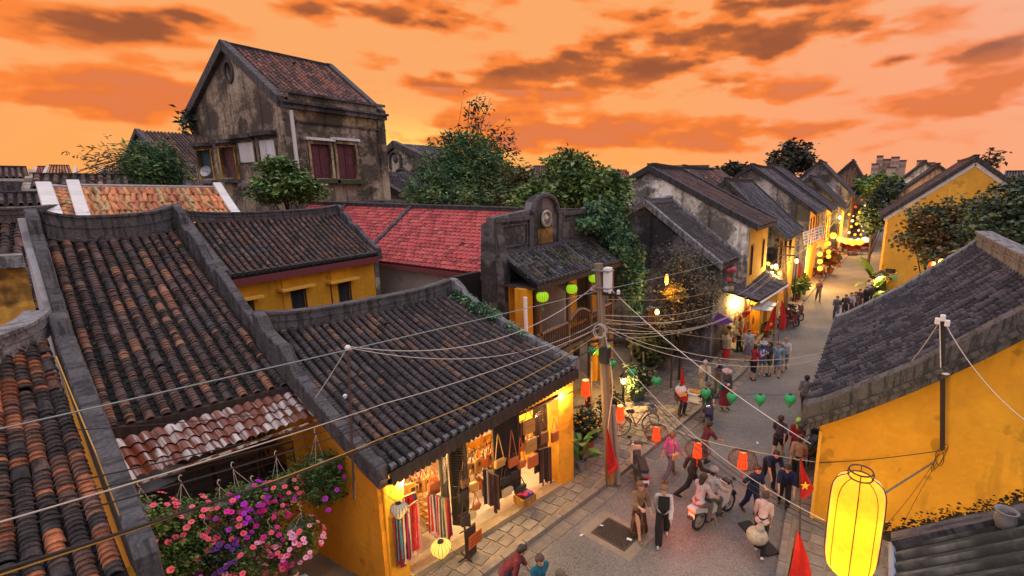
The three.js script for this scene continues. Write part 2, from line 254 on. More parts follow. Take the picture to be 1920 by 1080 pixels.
{
  const g = new THREE.PlaneGeometry(3000, 3000, 1, 1); g.rotateX(-PI / 2); g.translate(0, -.012, -900);
  structure('ground', boxUV(g), mat('bare_earth', [.14, .115, .09], { map: TX.stone }));
  structure('street', strip((z) => lineX(KERB_L, z), (z) => lineX(KERB_R, z), 0, 0, ZS), M.asphalt);
  const KW = .16, KH = .12;
  for (const [L, side, n] of [[KERB_L, -1, 'left_kerb'], [KERB_R, 1, 'right_kerb']]) { // each kerb is a row of dressed stones
    const rnd = mulberry(side + 9), root = new THREE.Group(); root.name = numbered('kerb'); root.userData.kind = 'structure'; scene.add(root);
    const rest = [];
    let z = 1.5, k = 0;
    while (z > -120) {
      const len = z > -30 ? .55 + rnd() * .25 : 4, z2 = z - len, a = v3(lineX(L, z - .012) + side * KW / 2, KH / 2 - .01, z - .012), b = v3(lineX(L, z2 + .012) + side * KW / 2, KH / 2 - .01 + (rnd() - .5) * .012, z2 + .012);
      const g = beam(a, b, KW, KH + .02);
      if (z > -30) { const m = mesh('kerb_stone', g, M.kerb, root); } else rest.push(g);
      z = z2; k++;
    }
    const m = mesh('far_kerb', merge(rest), M.kerb, root);
  }
  const WL = (z) => -16 + 0 * z, WR = (z) => 9;
  const pl = strip((z) => -13, (z) => lineX(KERB_L, z) - KW, .10, .10, ZS), pr = strip((z) => lineX(KERB_R, z) + KW, (z) => 4.5, .10, .10, ZS);
  const pav = mesh('pavement', pl, M.mortar); pav.userData.kind = 'structure'; const pavR = mesh('pavement', pr, M.mortar); pavR.userData.kind = 'structure';
  // paving stones, each its own piece near the shop, joined further on
  const rnd = mulberry(404), cols = [[.30, .265, .225], [.25, .225, .20], [.34, .29, .235], [.22, .205, .19], [.28, .26, .235]];
  const unit = [0, 1, 2, 3, 4].map((k) => { const p = [[-.5, -.48], [.47, -.5], [.5, .46], [-.46, .5]].map(([x, y]) => [x + (rnd() - .5) * .10, y + (rnd() - .5) * .10]); const s = slab(p, 1, [], 0); s.rotateX(-PI / 2); return [0, 1].map((q) => paint(s.clone(), cols[(k + q * 2) % 5].map((c) => c * (.9 + q * .2)))); }).flat();
  const place = (list, root, L, side, w0, w1, z0, z1, sz, sx, most) => {
    const rest = []; let n = 0;
    for (let z = z0; z > z1; z -= sz) { const off = ((z / sz) & 1) * .16 * sx;
      for (let x = w0 + off; x < w1(z) - sx * .4; x += sx) {
        const px = lineX(L, z) + side * (KW + .05 + x + sx / 2), kx = sx * (.86 + rnd() * .06), kz = sz * (.84 + rnd() * .07);
        const m4 = new THREE.Matrix4().compose(v3(px, .104 - .03, z - sz / 2), new THREE.Quaternion().setFromEuler(new THREE.Euler((rnd() - .5) * .03, (rnd() - .5) * .09 + .17 * (z > -16 ? 1 : .6) * 0, (rnd() - .5) * .03)), v3(kx, .042 + rnd() * .01, kz));
        const g = unit[rnd() * unit.length | 0];
        if (n < most) { const m = mesh('paving_stone', g, M.stone, root); m.applyMatrix4(m4); n++; } else { const q = g.clone(); q.applyMatrix4(m4); rest.push(q); }
      } }
    if (rest.length) { const m = mesh('paving_stones', merge(rest), M.stone, root); m.userData.kind = 'stuff'; }
  };
  place([], pav, KERB_L, -1, 0, (z) => z > -11 ? 2.0 : z > -24 ? 3.2 : 2, -3.4, -30, .36, .32, 290);
  place([], pavR, KERB_R, 1, 0, (z) => z > -12 ? 3 : .5, -6, -20, .36, .36, 130);
  // the gutter course of flat stones along the left kerb
  const root = new THREE.Group(); root.name = 'gutter'; root.userData.kind = 'structure'; scene.add(root);
  for (let z = -3; z > -22; z -= .62) { const x = lineX(KERB_L, z) + .2, g = paint(box(.34, .02, .56 + rnd() * .03, 0, 0, 0), cols[rnd() * 5 | 0].map((c) => c * .85)); const m = mesh('gutter_stone', g, M.stone, root); m.position.set(x + (rnd() - .5) * .02, .001 + rnd() * .003, z); m.rotation.y = -.13; }
  // iron drain cover in the street
  const c = atH(1155, 1001, 0), dr = thing('drain_cover', 'rusty iron lattice drain cover set in the asphalt near the kerb', 'drain cover', c, -.15);
  const fr = [], bars = [];
  for (const [w, d, x, z] of [[.98, .05, 0, -.33], [.98, .05, 0, .33], [.05, .61, -.465, 0], [.05, .61, .465, 0]]) fr.push(box(w, .02, d, x, .008, z));
  const iron = mat('drain_iron', [.12, .09, .07], { metalness: .4, roughness: .7, map: TX.stone });
  mesh('frame', merge(fr), iron, dr); mesh('plate', box(.88, .006, .61, 0, .004, 0), mat('drain_dark', [.05, .042, .036], { map: TX.stone }), dr);
  for (let i = -6; i <= 6; i++) for (const s of [-1, 1]) { const x = i * .09; bars.push(bar(v3(Math.max(-.44, Math.min(.44, x - s * .3)), .012 + (s > 0 ? .004 : 0), -.3), v3(Math.max(-.44, Math.min(.44, x + s * .3)), .012 + (s > 0 ? .004 : 0), .3), .008, 4)); }
  mesh('lattice', merge(bars), iron, dr);
  { const pm = mat('asphalt_patch', [.212, .202, .193], { map: TX.asphalt, bumpMap: TX.fine, bumpScale: .008 }); [[-3.2, -12.5, 1.1, 2.6, .2], [-2.2, -19.5, 1.6, 1.2, -.1], [-3.4, -7.2, .8, 1.5, .4], [-1.9, -27, 1.4, 3, .1], [-2.9, -36, 1, 2.4, 0]].forEach(([x, z, w, d, r], i) => structure('asphalt_patch', box(w, .004, d, x, .0015 + i * .0002, z, r), pm)); const rn = mulberry(12); [[1128, 985], [1180, 1011], [1268, 808], [1242, 943], [1090, 1003], [1330, 742], [1420, 830]].forEach(([x, y], i) => { const g = new THREE.PlaneGeometry(.07 + rn() * .06, .05 + rn() * .04, 2, 2); g.rotateX(-PI / 2 + .2); g.rotateY(rn() * 6); const p = g.attributes.position; p.setY(4, p.getY(4) + .015); g.computeVertexNormals(); single('paper_scrap', clean(g), M.white2, ['white scrap by the kerb left of the drain cover', 'white scrap in the gutter beside the drain cover', 'pale scrap on the road by the bicycle', 'pale scrap in the middle of the road', 'white scrap in the near gutter', 'scrap beside the scooter box', 'scrap near the right side of the road'][i], 'litter', undefined, atH(x, y, .025)); }); }
  structure('concrete_apron', box(1.5, .004, 1.05, c.x, .003, c.z, -.15), mat('apron_concrete', [.34, .29, .23], { map: TX.stone, bumpMap: TX.fine, bumpScale: .004 }));
}

// ------------------------------------------------------------------ tiled roofs
const PAL = {
  brown: [[[.155, .085, .065], 5], [[.10, .062, .055], 6], [[.075, .055, .054], 5], [[.24, .115, .07], 2.2], [[.42, .17, .085], .8], [[.06, .05, .052], 3]],
  dark: [[[.085, .060, .056], 5], [[.062, .050, .052], 6], [[.045, .040, .044], 5], [[.13, .075, .055], 1.6], [[.24, .115, .07], .25]],
  slate: [[[.10, .088, .10], 5], [[.062, .057, .070], 6], [[.038, .035, .045], 5], [[.16, .11, .10], 1.6]],
  orange: [[[.62, .22, .085], 6], [[.52, .18, .07], 5], [[.70, .29, .13], 3], [[.38, .15, .075], 2]],
  bright: [[[.40, .135, .06], 2.6], [[.50, .17, .075], 1.6], [[.10, .06, .05], 5], [[.065, .050, .048], 4], [[.17, .085, .058], 4.5]],
  red: [[[.58, .085, .08], 6], [[.50, .068, .068], 5], [[.66, .13, .11], 3], [[.32, .05, .052], 1.6]],
};
function shellGeo(seg = 6, lip = true) { // one curved cover tile: x across, y out of the roof, z down the slope from 0 to 1
  const P = [], idx = [];
  for (const [z, r, y] of [[-.3, .84, -.10], [1, 1, .06]]) for (let i = 0; i <= seg; i++) { const a = PI * i / seg; P.push(-Math.cos(a) * r, Math.sin(a) * r + y, z); }
  for (let i = 0; i < seg; i++) idx.push(i, i + seg + 1, i + 1, i + 1, i + seg + 1, i + seg + 2);
  const g = new THREE.BufferGeometry(); g.setAttribute('position', new THREE.Float32BufferAttribute(P, 3)); g.setIndex(idx); g.computeVertexNormals();
  const out = g.toNonIndexed(), L = [];
  if (lip) { const Q = [], q = (i, r) => { const a = PI * i / seg; return [-Math.cos(a) * r, Math.sin(a) * r + .06, 1]; };
    for (let i = 0; i < seg; i++) { const a = q(i, 1), b = q(i + 1, 1), c = q(i, .74), d = q(i + 1, .74); Q.push(...a, ...c, ...b, ...b, ...c, ...d); }
    const l = new THREE.BufferGeometry(); l.setAttribute('position', new THREE.Float32BufferAttribute(Q, 3)); l.computeVertexNormals(); L.push(l); }
  const all = L.length ? BGU.mergeGeometries([out, ...L], false) : out;
  const n = all.attributes.position.count, uv = new Float32Array(n * 2), p = all.attributes.position;
  for (let i = 0; i < n; i++) { uv[i * 2] = p.getX(i) * .11; uv[i * 2 + 1] = p.getZ(i) * .13 + p.getY(i) * .05; }
  all.setAttribute('uv', new THREE.BufferAttribute(uv, 2)); all.userData.lip = lip ? seg * 6 : 0; return all;
}
function flatGeo() { // one flat interlocking tile, a ridge on its side and its lower edge proud
  const a = slab([[-.5, 0], [.5, 0], [.5, .35], [.38, .8], [.2, .35], [-.2, .3], [-.36, .55], [-.5, .3]], 1.22); a.translate(0, 0, -.22);
  const p = a.attributes.position; for (let i = 0; i < p.count; i++) if (p.getZ(i) > .5) p.setY(i, p.getY(i) + .55); a.computeVertexNormals(); return a;
}
function pick(pal, rnd) { let s = 0; for (const p of pal) s += p[1]; let t = rnd() * s; for (const p of pal) if ((t -= p[1]) <= 0) return p[0]; return pal[0][0]; }
const SHELL = shellGeo(6), SHELL_LOW = shellGeo(4), FLAT = flatGeo();
function variants(pal, base, n, seed, contrast = .3) {
  const rnd = mulberry(seed), list = [];
  for (let i = 0; i < n; i++) { const c = pick(pal, rnd), k = 1 - contrast / 2 + contrast * rnd(), g = paint(base.clone(), c.map((x) => Math.min(1, x * k * 1.8))); if (base.userData.lip) { const a = g.attributes.color, w = .35 + .5 * rnd(); for (let q = base.userData.lip; q < a.count; q++) a.setXYZ(q, Math.min(1, a.getX(q) * 1.5 + .10 * w), Math.min(1, a.getY(q) * 1.5 + .075 * w), Math.min(1, a.getZ(q) * 1.5 + .06 * w)); } const uv = g.attributes.uv, du = rnd(), dv = rnd(); for (let q = 0; q < uv.count; q++) uv.setXY(q, uv.getX(q) + du, uv.getY(q) + dv); list.push(g); }
  return list;
}
// parent gets a part roof with tile sub-parts. corners: ridge left, ridge right, eave left, eave right, seen from below the eave looking up
function tiledRoof(parent, o) {
  const { RL, RR, EL, ER, ribs, rows, r = .085, tall = 1, pal = PAL.dark, seed = 1, sag = 0, horn = 0, singles = 0, flat = false, low = false, longs = .12, tileMat = M.tile, deckMat = M.deck, caps = false, v0 = .3 / rows, miss = .004, near = null, rough = .22 } = o;
  const rnd = mulberry(seed * 7919);
  const S = (u, v) => { const a = RL.clone().lerp(RR, u), b = EL.clone().lerp(ER, u), p = a.lerp(b, v); p.y += -sag * 4 * v * (1 - v) + horn * (2 * u - 1) ** 2 * (1 - v) ** 2 + horn * .6 * (2 * u - 1) ** 2 * v * v; return p; };
  const frame = (u, v) => { const e = .004, p = S(u, v), t = S(u, v + e).sub(S(u, v - e)).normalize(), s0 = S(u + e, v).sub(S(u - e, v)).normalize(), n = v3().crossVectors(t, s0).normalize(); if (n.y < 0) n.negate(); const s = v3().crossVectors(n, t).normalize(); return { p, t, s, n }; };
  // deck with shallow steps, closed below
  const nu = Math.max(2, Math.min(10, ribs)), nv = flat ? 8 : Math.max(6, Math.min(30, rows)), P = [], idx = [];
  for (let j = 0; j < nv; j++) for (const e of [0, 1]) for (let i = 0; i <= nu; i++) { const f = frame(i / nu, (j + e) / nv), q = f.p.addScaledVector(f.n, (e ? .012 : -.008) - (flat ? 0 : .035)); P.push(q.x, q.y, q.z); }
  for (let k = 0; k < nv * 2 - 1; k++) for (let i = 0; i < nu; i++) { const a = k * (nu + 1) + i, b = a + nu + 1; idx.push(a, b, a + 1, a + 1, b, b + 1); }
  const o0 = P.length / 3; for (let k = 0; k <= 1; k++) for (let i = 0; i <= nu; i++) { const f = frame(i / nu, k), q = f.p.addScaledVector(f.n, -.11); P.push(q.x, q.y, q.z); }
  for (let i = 0; i < nu; i++) { const a = o0 + i, b = a + nu + 1; idx.push(a, a + 1, b, a + 1, b + 1, b); const l = (nv * 2 - 1) * (nu + 1) + i; idx.push(l, b, l + 1, l + 1, b, b + 1); }
  const dg = new THREE.BufferGeometry(); dg.setAttribute('position', new THREE.Float32BufferAttribute(P, 3)); dg.setIndex(idx); const dgn = dg.toNonIndexed(); dgn.computeVertexNormals();
  const roof = mesh('roof', boxUV(dgn), deckMat, parent); roof.name = numbered(o.name || 'roof');
  // tiles
  const base = flat ? FLAT : low ? SHELL_LOW : SHELL, vs = variants(pal, base, o.nvar || 18, seed + 50, .5), list = [], capsG = [];
  const L = S(.5, 0).distanceTo(S(.5, 1)), step = L * (1 - v0) / rows, W = S(0, .5).distanceTo(S(1, .5));
  for (let i = 0; i < ribs; i++) {
    const u0 = (i + .5) / ribs; let j = 0, run = 0, cls = 0; const du = (rnd() - .5) * .1 / ribs, tone = rnd();
    while (j < rows) {
      const len = !flat && j > 0 && rnd() < longs ? 2 + (rnd() * 2 | 0) : 1, e = Math.min(len, rows - j), v = v0 + (1 - v0) * j / rows;
      const u = flat && (j & 1) ? Math.min(.999, u0 + .5 / ribs) : u0 + du + (rnd() - .5) * .035 / ribs;
      const f = frame(Math.min(.998, u), Math.min(.996, v + .5 * (1 - v0) * e / rows)); const st = S(u, v);
      const w = flat ? W / ribs * .985 : r * (.95 + rnd() * .1), hgt = flat ? .055 : r * tall * (1.02 + rnd() * .2);
      const q = new THREE.Matrix4().makeBasis(f.s.clone().multiplyScalar(w), f.n.clone().multiplyScalar(hgt), f.t.clone().multiplyScalar(step * e)); q.setPosition(st.clone().addScaledVector(f.n, .005 + (rnd() - .5) * (flat ? .006 : .012)));
      if (!flat && rough) { const m2 = new THREE.Matrix4().makeRotationY((rnd() - .5) * rough * .35); q.multiply(m2); }
      if (run-- <= 0) { run = flat ? 0 : 1 + rnd() * 5 | 0; cls = rnd() * vs.length | 0; }
      if (rnd() > miss) list.push({ q, g: vs[flat ? rnd() * vs.length | 0 : (cls + (rnd() < .25 ? 1 : 0)) % vs.length], p: st, k: near ? st.distanceTo(EYE) : 0 });
      j += e;
    }
    if (caps) { const f = frame(u0, .995); const b = rbox(r * 1.7, r * 1.7, .09, .015); b.applyMatrix4(new THREE.Matrix4().makeBasis(f.s, f.n, f.t)); b.translate(f.p.x + f.n.x * .05, f.p.y + f.n.y * .05, f.p.z + f.n.z * .05); capsG.push(b); }
  }
  if (near) list.sort((a, b) => a.k - b.k);
  let count = 0; const rest = [];
  for (const t of list) {
    if (count < singles) { const m = mesh('tile', t.g, tileMat, roof); t.q.decompose(m.position, m.quaternion, m.scale); m.updateMatrix(); count++; }
    else { const g = t.g.clone(); g.applyMatrix4(t.q); rest.push(g); }
  }
  if (rest.length) { const m = mesh('tiles', merge(rest), tileMat, roof); m.userData.kind = 'stuff'; }
  if (capsG.length) mesh('eave_plaster', merge(capsG), o.capMat || M.capPale, roof).userData.kind = 'stuff';
  roof.S = S; return { roof, S, frame };
}
// a raised rim of mortar over a roof edge, following a profile [share of the way down, height above the roof]
function rim(parent, name, A, B, w, prof, m = M.cap, drop = .25, curve = 0) {
  const top = [], L = A.distanceTo(B), d = v3(B.x - A.x, 0, B.z - A.z), run = d.length(); d.normalize();
  const at = (s) => [s * run, lerp(A.y, B.y, s) - curve * 4 * s * (1 - s)];
  const out = []; for (const [s, h] of prof) { const [x, y] = at(s); out.push([x, y + h]); }
  const back = []; for (let i = 12; i >= 0; i--) { const [x, y] = at(i / 12); back.push([x, y - drop]); }
  const g = slab([...out, ...back], w, [], Math.min(.02, w * .1)); g.translate(0, 0, -w / 2); stand(g, A, B, 1, 0); return mesh(name, g, m, parent);
}
const SCROLL = [[0, .0], [0, .62], [.03, .66], [.075, .66], [.085, .58], [.085, .42], [.12, .40], [.16, .52], [.21, .55], [.27, .47], [.31, .34], [.345, .30], [.36, .20], [.375, .20], [.385, .40], [.42, .46], [.48, .44], [.6, .36], [.75, .29], [.9, .25], [.955, .27], [.985, .33], [1, .30], [1, 0]];
const PLAIN = [[0, .0], [0, .2], [.25, .17], [.5, .16], [.75, .17], [.97, .2], [1, .2], [1, 0]];
function ridgeBand(parent, A, B, w, h, horn, m = M.cap, name = 'ridge', base = -.1) {
  const pts = []; for (let i = 0; i <= 14; i++) { const t = i / 14, p = A.clone().lerp(B, t); p.y += horn * (2 * t - 1) ** 4 + horn * .35 * (2 * t - 1) ** 2; pts.push(p); }
  const g = [sweep(pts, w, h - base, base), sweep(pts, w * 1.35, .05, h + .002), sweep(pts, w * 1.2, .035, h * .45)];
  return mesh(name, merge(g), m, parent);
}
// a wall standing on the line A-B, outline in metres along it and up
function wall(parent, name, m, A, B, outline, { t = .22, holes = [], side = -1 } = {}) { return mesh(name, stand(slab(outline, t, holes), A, B, side), m, parent); }

// ------------------------------------------------------------------ the near houses on the left
const onLine = (A, B, s, y = 0) => v3(lerp(A.x, B.x, s), y, lerp(A.z, B.z, s));
function shutterWindow(parent, A, B, x0, y0, x1, y1, m, out = .03, frameM = M.wood, nleaf = 2) { // a closed pair of boarded leaves in a frame, on the wall face A-B
  const d = v3(B.x - A.x, 0, B.z - A.z).normalize(), n = v3(-d.z, 0, d.x).negate(); void n;
  const put = (g) => stand(g, A, B, 1);
  const w = mesh('window', put(merge([slab(rect(x0 - .05, y0 - .05, x0, y1 + .05), .08), slab(rect(x1, y0 - .05, x1 + .05, y1 + .05), .08), slab(rect(x0, y1, x1, y1 + .05), .08), slab(rect(x0, y0 - .05, x1, y0), .08)])), frameM, parent);
  for (let i = 0; i < nleaf; i++) { const a = lerp(x0, x1, i / nleaf) + .008, b = lerp(x0, x1, (i + 1) / nleaf) - .008; const g = [slab(rect(a, y0 + .005, b, y1 - .005), .03)]; for (let k = 0; k < 2; k++) g.push(slab(rect(a + .04, lerp(y0, y1, k / 2) + .05, b - .04, lerp(y0, y1, (k + 1) / 2) - .05), .042)); mesh('shutter', put(merge(g)), m, w); }
  return w;
}
{ // A: the low house at the lower left with orange-patched tiles
  const RL = atH(-95, 700, 6), RR = atH(80, 628, 6), EL = atH(-120, 1180, 3.95), ER = atH(238, 1075, 3.95);
  const h = thing('tiled_house', 'low house at bottom left with bright orange patched tile roof', 'house', v3(0, 0, 0));
  tiledRoof(h, { RL, RR, EL, ER, ribs: 7, rows: 58, r: .084, pal: PAL.bright, seed: 3, singles: 300, near: 1, longs: .08, sag: .06, rough: .3 });
  ridgeBand(h, RL, RR, .22, .22, .08, M.capPale);
  const o = v3(0, 0, -.17); rim(h, 'verge', RR.clone().add(o), ER.clone().add(o), .22, [[0, 0], [0, .30], [.06, .33], [.09, .2], [.5, .17], [.97, .16], [1, .1], [1, 0]], M.cap, .4, .05);
  const A = v3(RR.x - 2, 0, RR.z - .1), B = v3(ER.x - .3, 0, ER.z - .25), L = Math.hypot(B.x - A.x, B.z - A.z);
  wall(h, 'wall', M.yellow, v3(ER.x - .35, 0, ER.z - .2), v3(ER.x - .35, 0, 1.5), [[0, 0], [4, 0], [4, 3.8], [0, 3.8]]);
  wall(h, 'wall', M.yellow, v3(RR.x, 0, RR.z - .1), v3(ER.x - .35, 0, ER.z - .15), [[0, 0], [Math.hypot(ER.x - .35 - RR.x, ER.z - RR.z), 0], [Math.hypot(ER.x - .35 - RR.x, ER.z - RR.z), 3.8], [0, 5.7]]);
}
const HB = { RL: atH(85, 452, 7.1), RR: atH(325, 432, 7.1), EL: atH(195, 806, 4.2), ER: atH(545, 722, 4.2) };
{ // B: the tall house with the flower balcony
  const { RL, RR, EL, ER } = HB;
  const h = thing('balcony_house', 'two storey house with big brown tile roof above a flower hung balcony', 'house', v3(0, 0, 0)); HB.h = h;
  tiledRoof(h, { RL, RR, EL, ER, ribs: 12, rows: 74, r: .074, pal: PAL.brown, seed: 5, singles: 300, near: 1, longs: .10, sag: .10, rough: .3 });
  ridgeBand(h, RL, RR, .2, .40, .12, M.cap);
  const oz = v3(0, 0, .12), oz2 = v3(0, 0, -.10);
  rim(h, 'verge', RL.clone().add(oz), EL.clone().add(oz), .18, SCROLL, M.cap, .3, .08);
  rim(h, 'verge', RR.clone().add(oz2), ER.clone().add(oz2), .17, SCROLL, M.cap, .3, .08);
  // left gable wall, pale grey and streaked
  const gA = RL.clone().add(v3(-.2, 0, .26)), gB = EL.clone().add(v3(.1, 0, .26)), gl = Math.hypot(gB.x - gA.x, gB.z - gA.z);
  wall(h, 'wall', mat('grey_streaked_render', [.52, .52, .56], { map: TX.plaster, bumpMap: TX.bump, bumpScale: .012 }), gA, gB, [[0, 0], [gl, 0], [gl, 4.15], [gl * .93, 4.5], [gl * .5, 5.75], [gl * .25, 6.6], [.35, 7.0], [.12, 7.55], [0, 7.55]], { t: .12 });
  // eave board and front
  mesh('eave_board', beam(EL.clone().add(v3(.02, -.1, 0)), ER.clone().add(v3(.02, -.1, 0)), .1, .2), M.woodDark, h);
  const FA = v3(EL.x - .55, 0, EL.z + .05), FB = v3(ER.x - .55, 0, ER.z - .05);
  const FL = Math.hypot(FB.x - FA.x, FB.z - FA.z);
  // floor, ceiling and rear wall of the balcony room
  const bx = -3.2;
  const q = (x, y, z) => v3(x, y, z);
  mesh('floor', slab([[FA.x + .35, -FA.z], [FB.x + .35, -FB.z], [FB.x + bx, -FB.z], [FA.x + bx, -FA.z]].reverse(), .12).rotateX(-PI / 2).translate(0, 2.02, 0), M.woodDark, h);
  wall(h, 'rear_wall', M.innerGloom, v3(FA.x + bx, 0, FA.z), v3(FB.x + bx, 0, FB.z), [[0, 0], [FL, 0], [FL, 4.2], [0, 4.2]]);
  wall(h, 'side_wall', M.yellow2, v3(FB.x + bx, 0, FB.z - .06), v3(FB.x + .02, 0, FB.z - .06), [[0, 0], [3.2, 0], [3.2, 4.3], [0, 5.0]], { t: .1 });
  for (const [p, s] of [[FA, .35], [FB, -.15]]) mesh('pillar', rbox(.38, 4.1, .34, .02, p.x + .24, 2.05, p.z + s * .4), M.yellow, h);
  // ground floor openings behind the flowers
  wall(h, 'lower_wall', M.yellow2, FA, FB, [[0, 0], [FL, 0], [FL, 2.0], [0, 2.0]], { holes: [rect(.5, .1, 1.3, 1.85), rect(1.6, .1, 2.4, 1.85)] });
  // railing of thin brown bars
  const ra = FA.clone().add(v3(.42, 0, -.15)), rb = FB.clone().add(v3(.42, 0, .1)), rail = [];
  for (const y of [2.95, 2.78, 2.6, 2.32]) rail.push(bar(ra.clone().setY(y), rb.clone().setY(y), y > 2.9 ? .026 : .014, 6));
  for (let i = 0; i <= 8; i++) { const p = ra.clone().lerp(rb, i / 8); rail.push(bar(p.clone().setY(2.1), p.clone().setY(2.95), .014, 5)); }
  mesh('railing', merge(rail), M.wood, h);
  HB.FA = FA; HB.FB = FB;
  // rusted sheet awning: rows of pressed pan tiles
  const a0 = atH(207, 832, 4.06), a1 = atH(562, 730, 4.06), b0 = atH(252, 902, 3.62), b1 = atH(604, 778, 3.62);
  const root = mesh('awning', merge([beam(a0.clone().setY(a0.y - .04), a1.clone().setY(a1.y - .04), .04, .04), beam(b0.clone().setY(b0.y - .06), b1.clone().setY(b1.y - .06), .04, .04)]), M.rust, h);
  const cols = 17, rws = 4, rnd = mulberry(88);
  for (let j = 0; j < rws; j++) for (let i = 0; i < cols; i++) { // each pressed pan
    const du = rnd() * 3, dv = rnd() * 3;
    const P = [], idx = [], nu = 6;
    for (const e of [0, 1]) for (let k = 0; k <= nu; k++) { const u = (i + k / nu) / cols, v = (j + e * 1.06) / rws, p = a0.clone().lerp(a1, u).lerp(b0.clone().lerp(b1, u), v); const w = Math.sin(k / nu * PI) * .055; p.y += w + (e ? .035 : 0) + .004 * rnd(); P.push(p.x, p.y, p.z); }
    for (let k = 0; k < nu; k++) idx.push(k, k + nu + 1, k + 1, k + 1, k + nu + 1, k + nu + 2);
    const g = new THREE.BufferGeometry(); g.setAttribute('position', new THREE.Float32BufferAttribute(P, 3)); g.setIndex(idx); g.computeVertexNormals(); const n = g.toNonIndexed(); const uv = new Float32Array(n.attributes.position.count * 2); const pp = n.attributes.position;
    for (let k = 0; k < pp.count; k++) { uv[k * 2] = pp.getZ(k) * 1.5 + du; uv[k * 2 + 1] = (pp.getX(k) + pp.getY(k)) * .55 + dv; } n.setAttribute('uv', new THREE.BufferAttribute(uv, 2));
    mesh('sheet_tile', n, M.rust, root);
  }
  mesh('side_flashing', merge([beam(a0.clone(), b0.clone(), .05, .1), box(.3, .35, .14, a0.x + .1, a0.y - .2, a0.z + .12)]), M.white, h);
}
const HC = { RL: atH(500, 624, 5.1), RR: atH(842, 553, 5.1), EL: atH(728, 886, 3.1), ER: atH(1080, 690, 3.6), FL: v3(-7.72, 0, -5.38), FR: v3(-6.62, 0, -10.38) };
{ // C: the bag shop
  const { RL, RR, EL, ER, FL, FR } = HC;
  const h = thing('shop_house', 'yellow corner shop with dark tile roof and lit bag and hat display', 'shop', v3(0, 0, 0)); HC.h = h;
  tiledRoof(h, { RL, RR, EL, ER, ribs: 27, rows: 56, r: .064, pal: PAL.dark, seed: 8, singles: 300, near: 1, longs: .10, sag: .10, horn: .05, caps: true, rough: .25 });
  ridgeBand(h, RL, RR, .2, .28, .10, M.cap);
  rim(h, 'verge', RL.clone().add(v3(0, 0, .14)), EL.clone().add(v3(0, 0, .14)), .22, [[0, 0], [0, .5], [.05, .52], [.1, .36], [.2, .42], [.26, .5], [.3, .34], [.33, .2], [.6, .16], [.93, .14], [.97, .2], [1, .16], [1, 0]], M.cap, .2, .08);
  rim(h, 'verge', RR.clone().add(v3(0, 0, -.1)), ER.clone().add(v3(0, 0, -.1)), .2, [[0, 0], [0, .46], [.04, .5], [.09, .44], [.14, .3], [.3, .2], [.6, .16], [.95, .16], [1, .22], [1, 0]], M.capPale, .2, .08);
  const back = EL.clone().lerp(RL, 1), bz = -10.9;
  // rear slope so that the house is closed
  const bk = (p) => v3(p.x * 2 - lerp(EL.x, ER.x, .5) , 3.4, p.z);
  tiledRoof(h, { RL: RR, RR: RL, EL: v3(RR.x - 4, 3.3, RR.z), ER: v3(RL.x - 4, 3.3, RL.z), ribs: 20, rows: 8, r: .08, pal: PAL.dark, seed: 18, low: true, name: 'rear_roof' });
  // left gable wall to the camera
  const gA = v3(RL.x - 3.6, 0, RL.z + .06), gB = v3(FL.x + .02, 0, FL.z + .22), gl = Math.hypot(gB.x - gA.x, gB.z - gA.z), yAt = (x) => { const t = (x - RL.x) / (EL.x - RL.x); return t < 0 ? 5.05 + t * 2 : lerp(5.05, 3.0, Math.min(1, t)) - .10 * Math.sin(PI * Math.min(1, t)); };
  const ol = [[0, 0], [gl, 0]]; for (let i = 10; i >= 0; i--) { const s = i / 10; ol.push([s * gl, yAt(lerp(gA.x, gB.x, s))]); }
  wall(h, 'wall', M.yellow2, gA, gB, ol, { t: .2 });
  const hA = v3(RR.x - 3.6, 0, RR.z - .05), hB = v3(FR.x, 0, FR.z - .15), hl = Math.hypot(hB.x - hA.x, hB.z - hA.z), ol2 = [[0, 0], [hl, 0]]; for (let i = 10; i >= 0; i--) { const s = i / 10, x = lerp(hA.x, hB.x, s), t = (x - RR.x) / (ER.x - RR.x); ol2.push([s * hl, t < 0 ? 5.05 + t * 2 : lerp(5.05, 3.5, t)]); }
  wall(h, 'side_wall', M.yellow, hA, hB, ol2, { t: .2, side: 1 });
  // interior: floor, rear wall, ceiling boards
  const f0 = [[FL.x, -FL.z], [FR.x, -FR.z], [FR.x - 4.3, -FR.z], [FL.x - 3.4, -FL.z]];
  mesh('floor', slab(f0.slice().reverse(), .12).rotateX(-PI / 2).translate(0, .1, 0), M.floor, h);
  wall(h, 'rear_wall', M.yellow, v3(FL.x - 3.4, 0, FL.z), v3(FR.x - 4.2, 0, FR.z), [[0, 0], [5.1, 0], [5.1, 3.8], [0, 3.8]], { t: .1 });
  mesh('ceiling', slab([[FL.x + .1, -FL.z], [FR.x + .1, -FR.z], [FR.x - 4.3, -FR.z], [FL.x - 3.4, -FL.z]].reverse(), .05).rotateX(-PI / 2).translate(0, 2.72, 0), M.wood, h);
  // pillars and lintel
  const d = FR.clone().sub(FL).normalize(), n = v3(-d.z, 0, d.x), ang = Math.atan2(-d.z, d.x);
  const pil = (s, w, hh, m = M.yellow) => { const p = FL.clone().addScaledVector(d, s + w / 2); const g = rbox(w, hh, .42, .03, 0, hh / 2, 0); g.rotateY(ang); g.translate(p.x - n.x * .12, .04, p.z - n.z * .12); return mesh('pillar', g, m, h); };
  const LEN = FL.distanceTo(FR); HC.d = d; HC.n = n; HC.ang = ang; HC.LEN = LEN;
  pil(-.12, .42, 2.75); pil(LEN - .52, .56, 3.05);
  const lin = beam(FL.clone().setY(2.72), FR.clone().setY(3.08), .18, .34); mesh('lintel', lin, M.yellow, h);
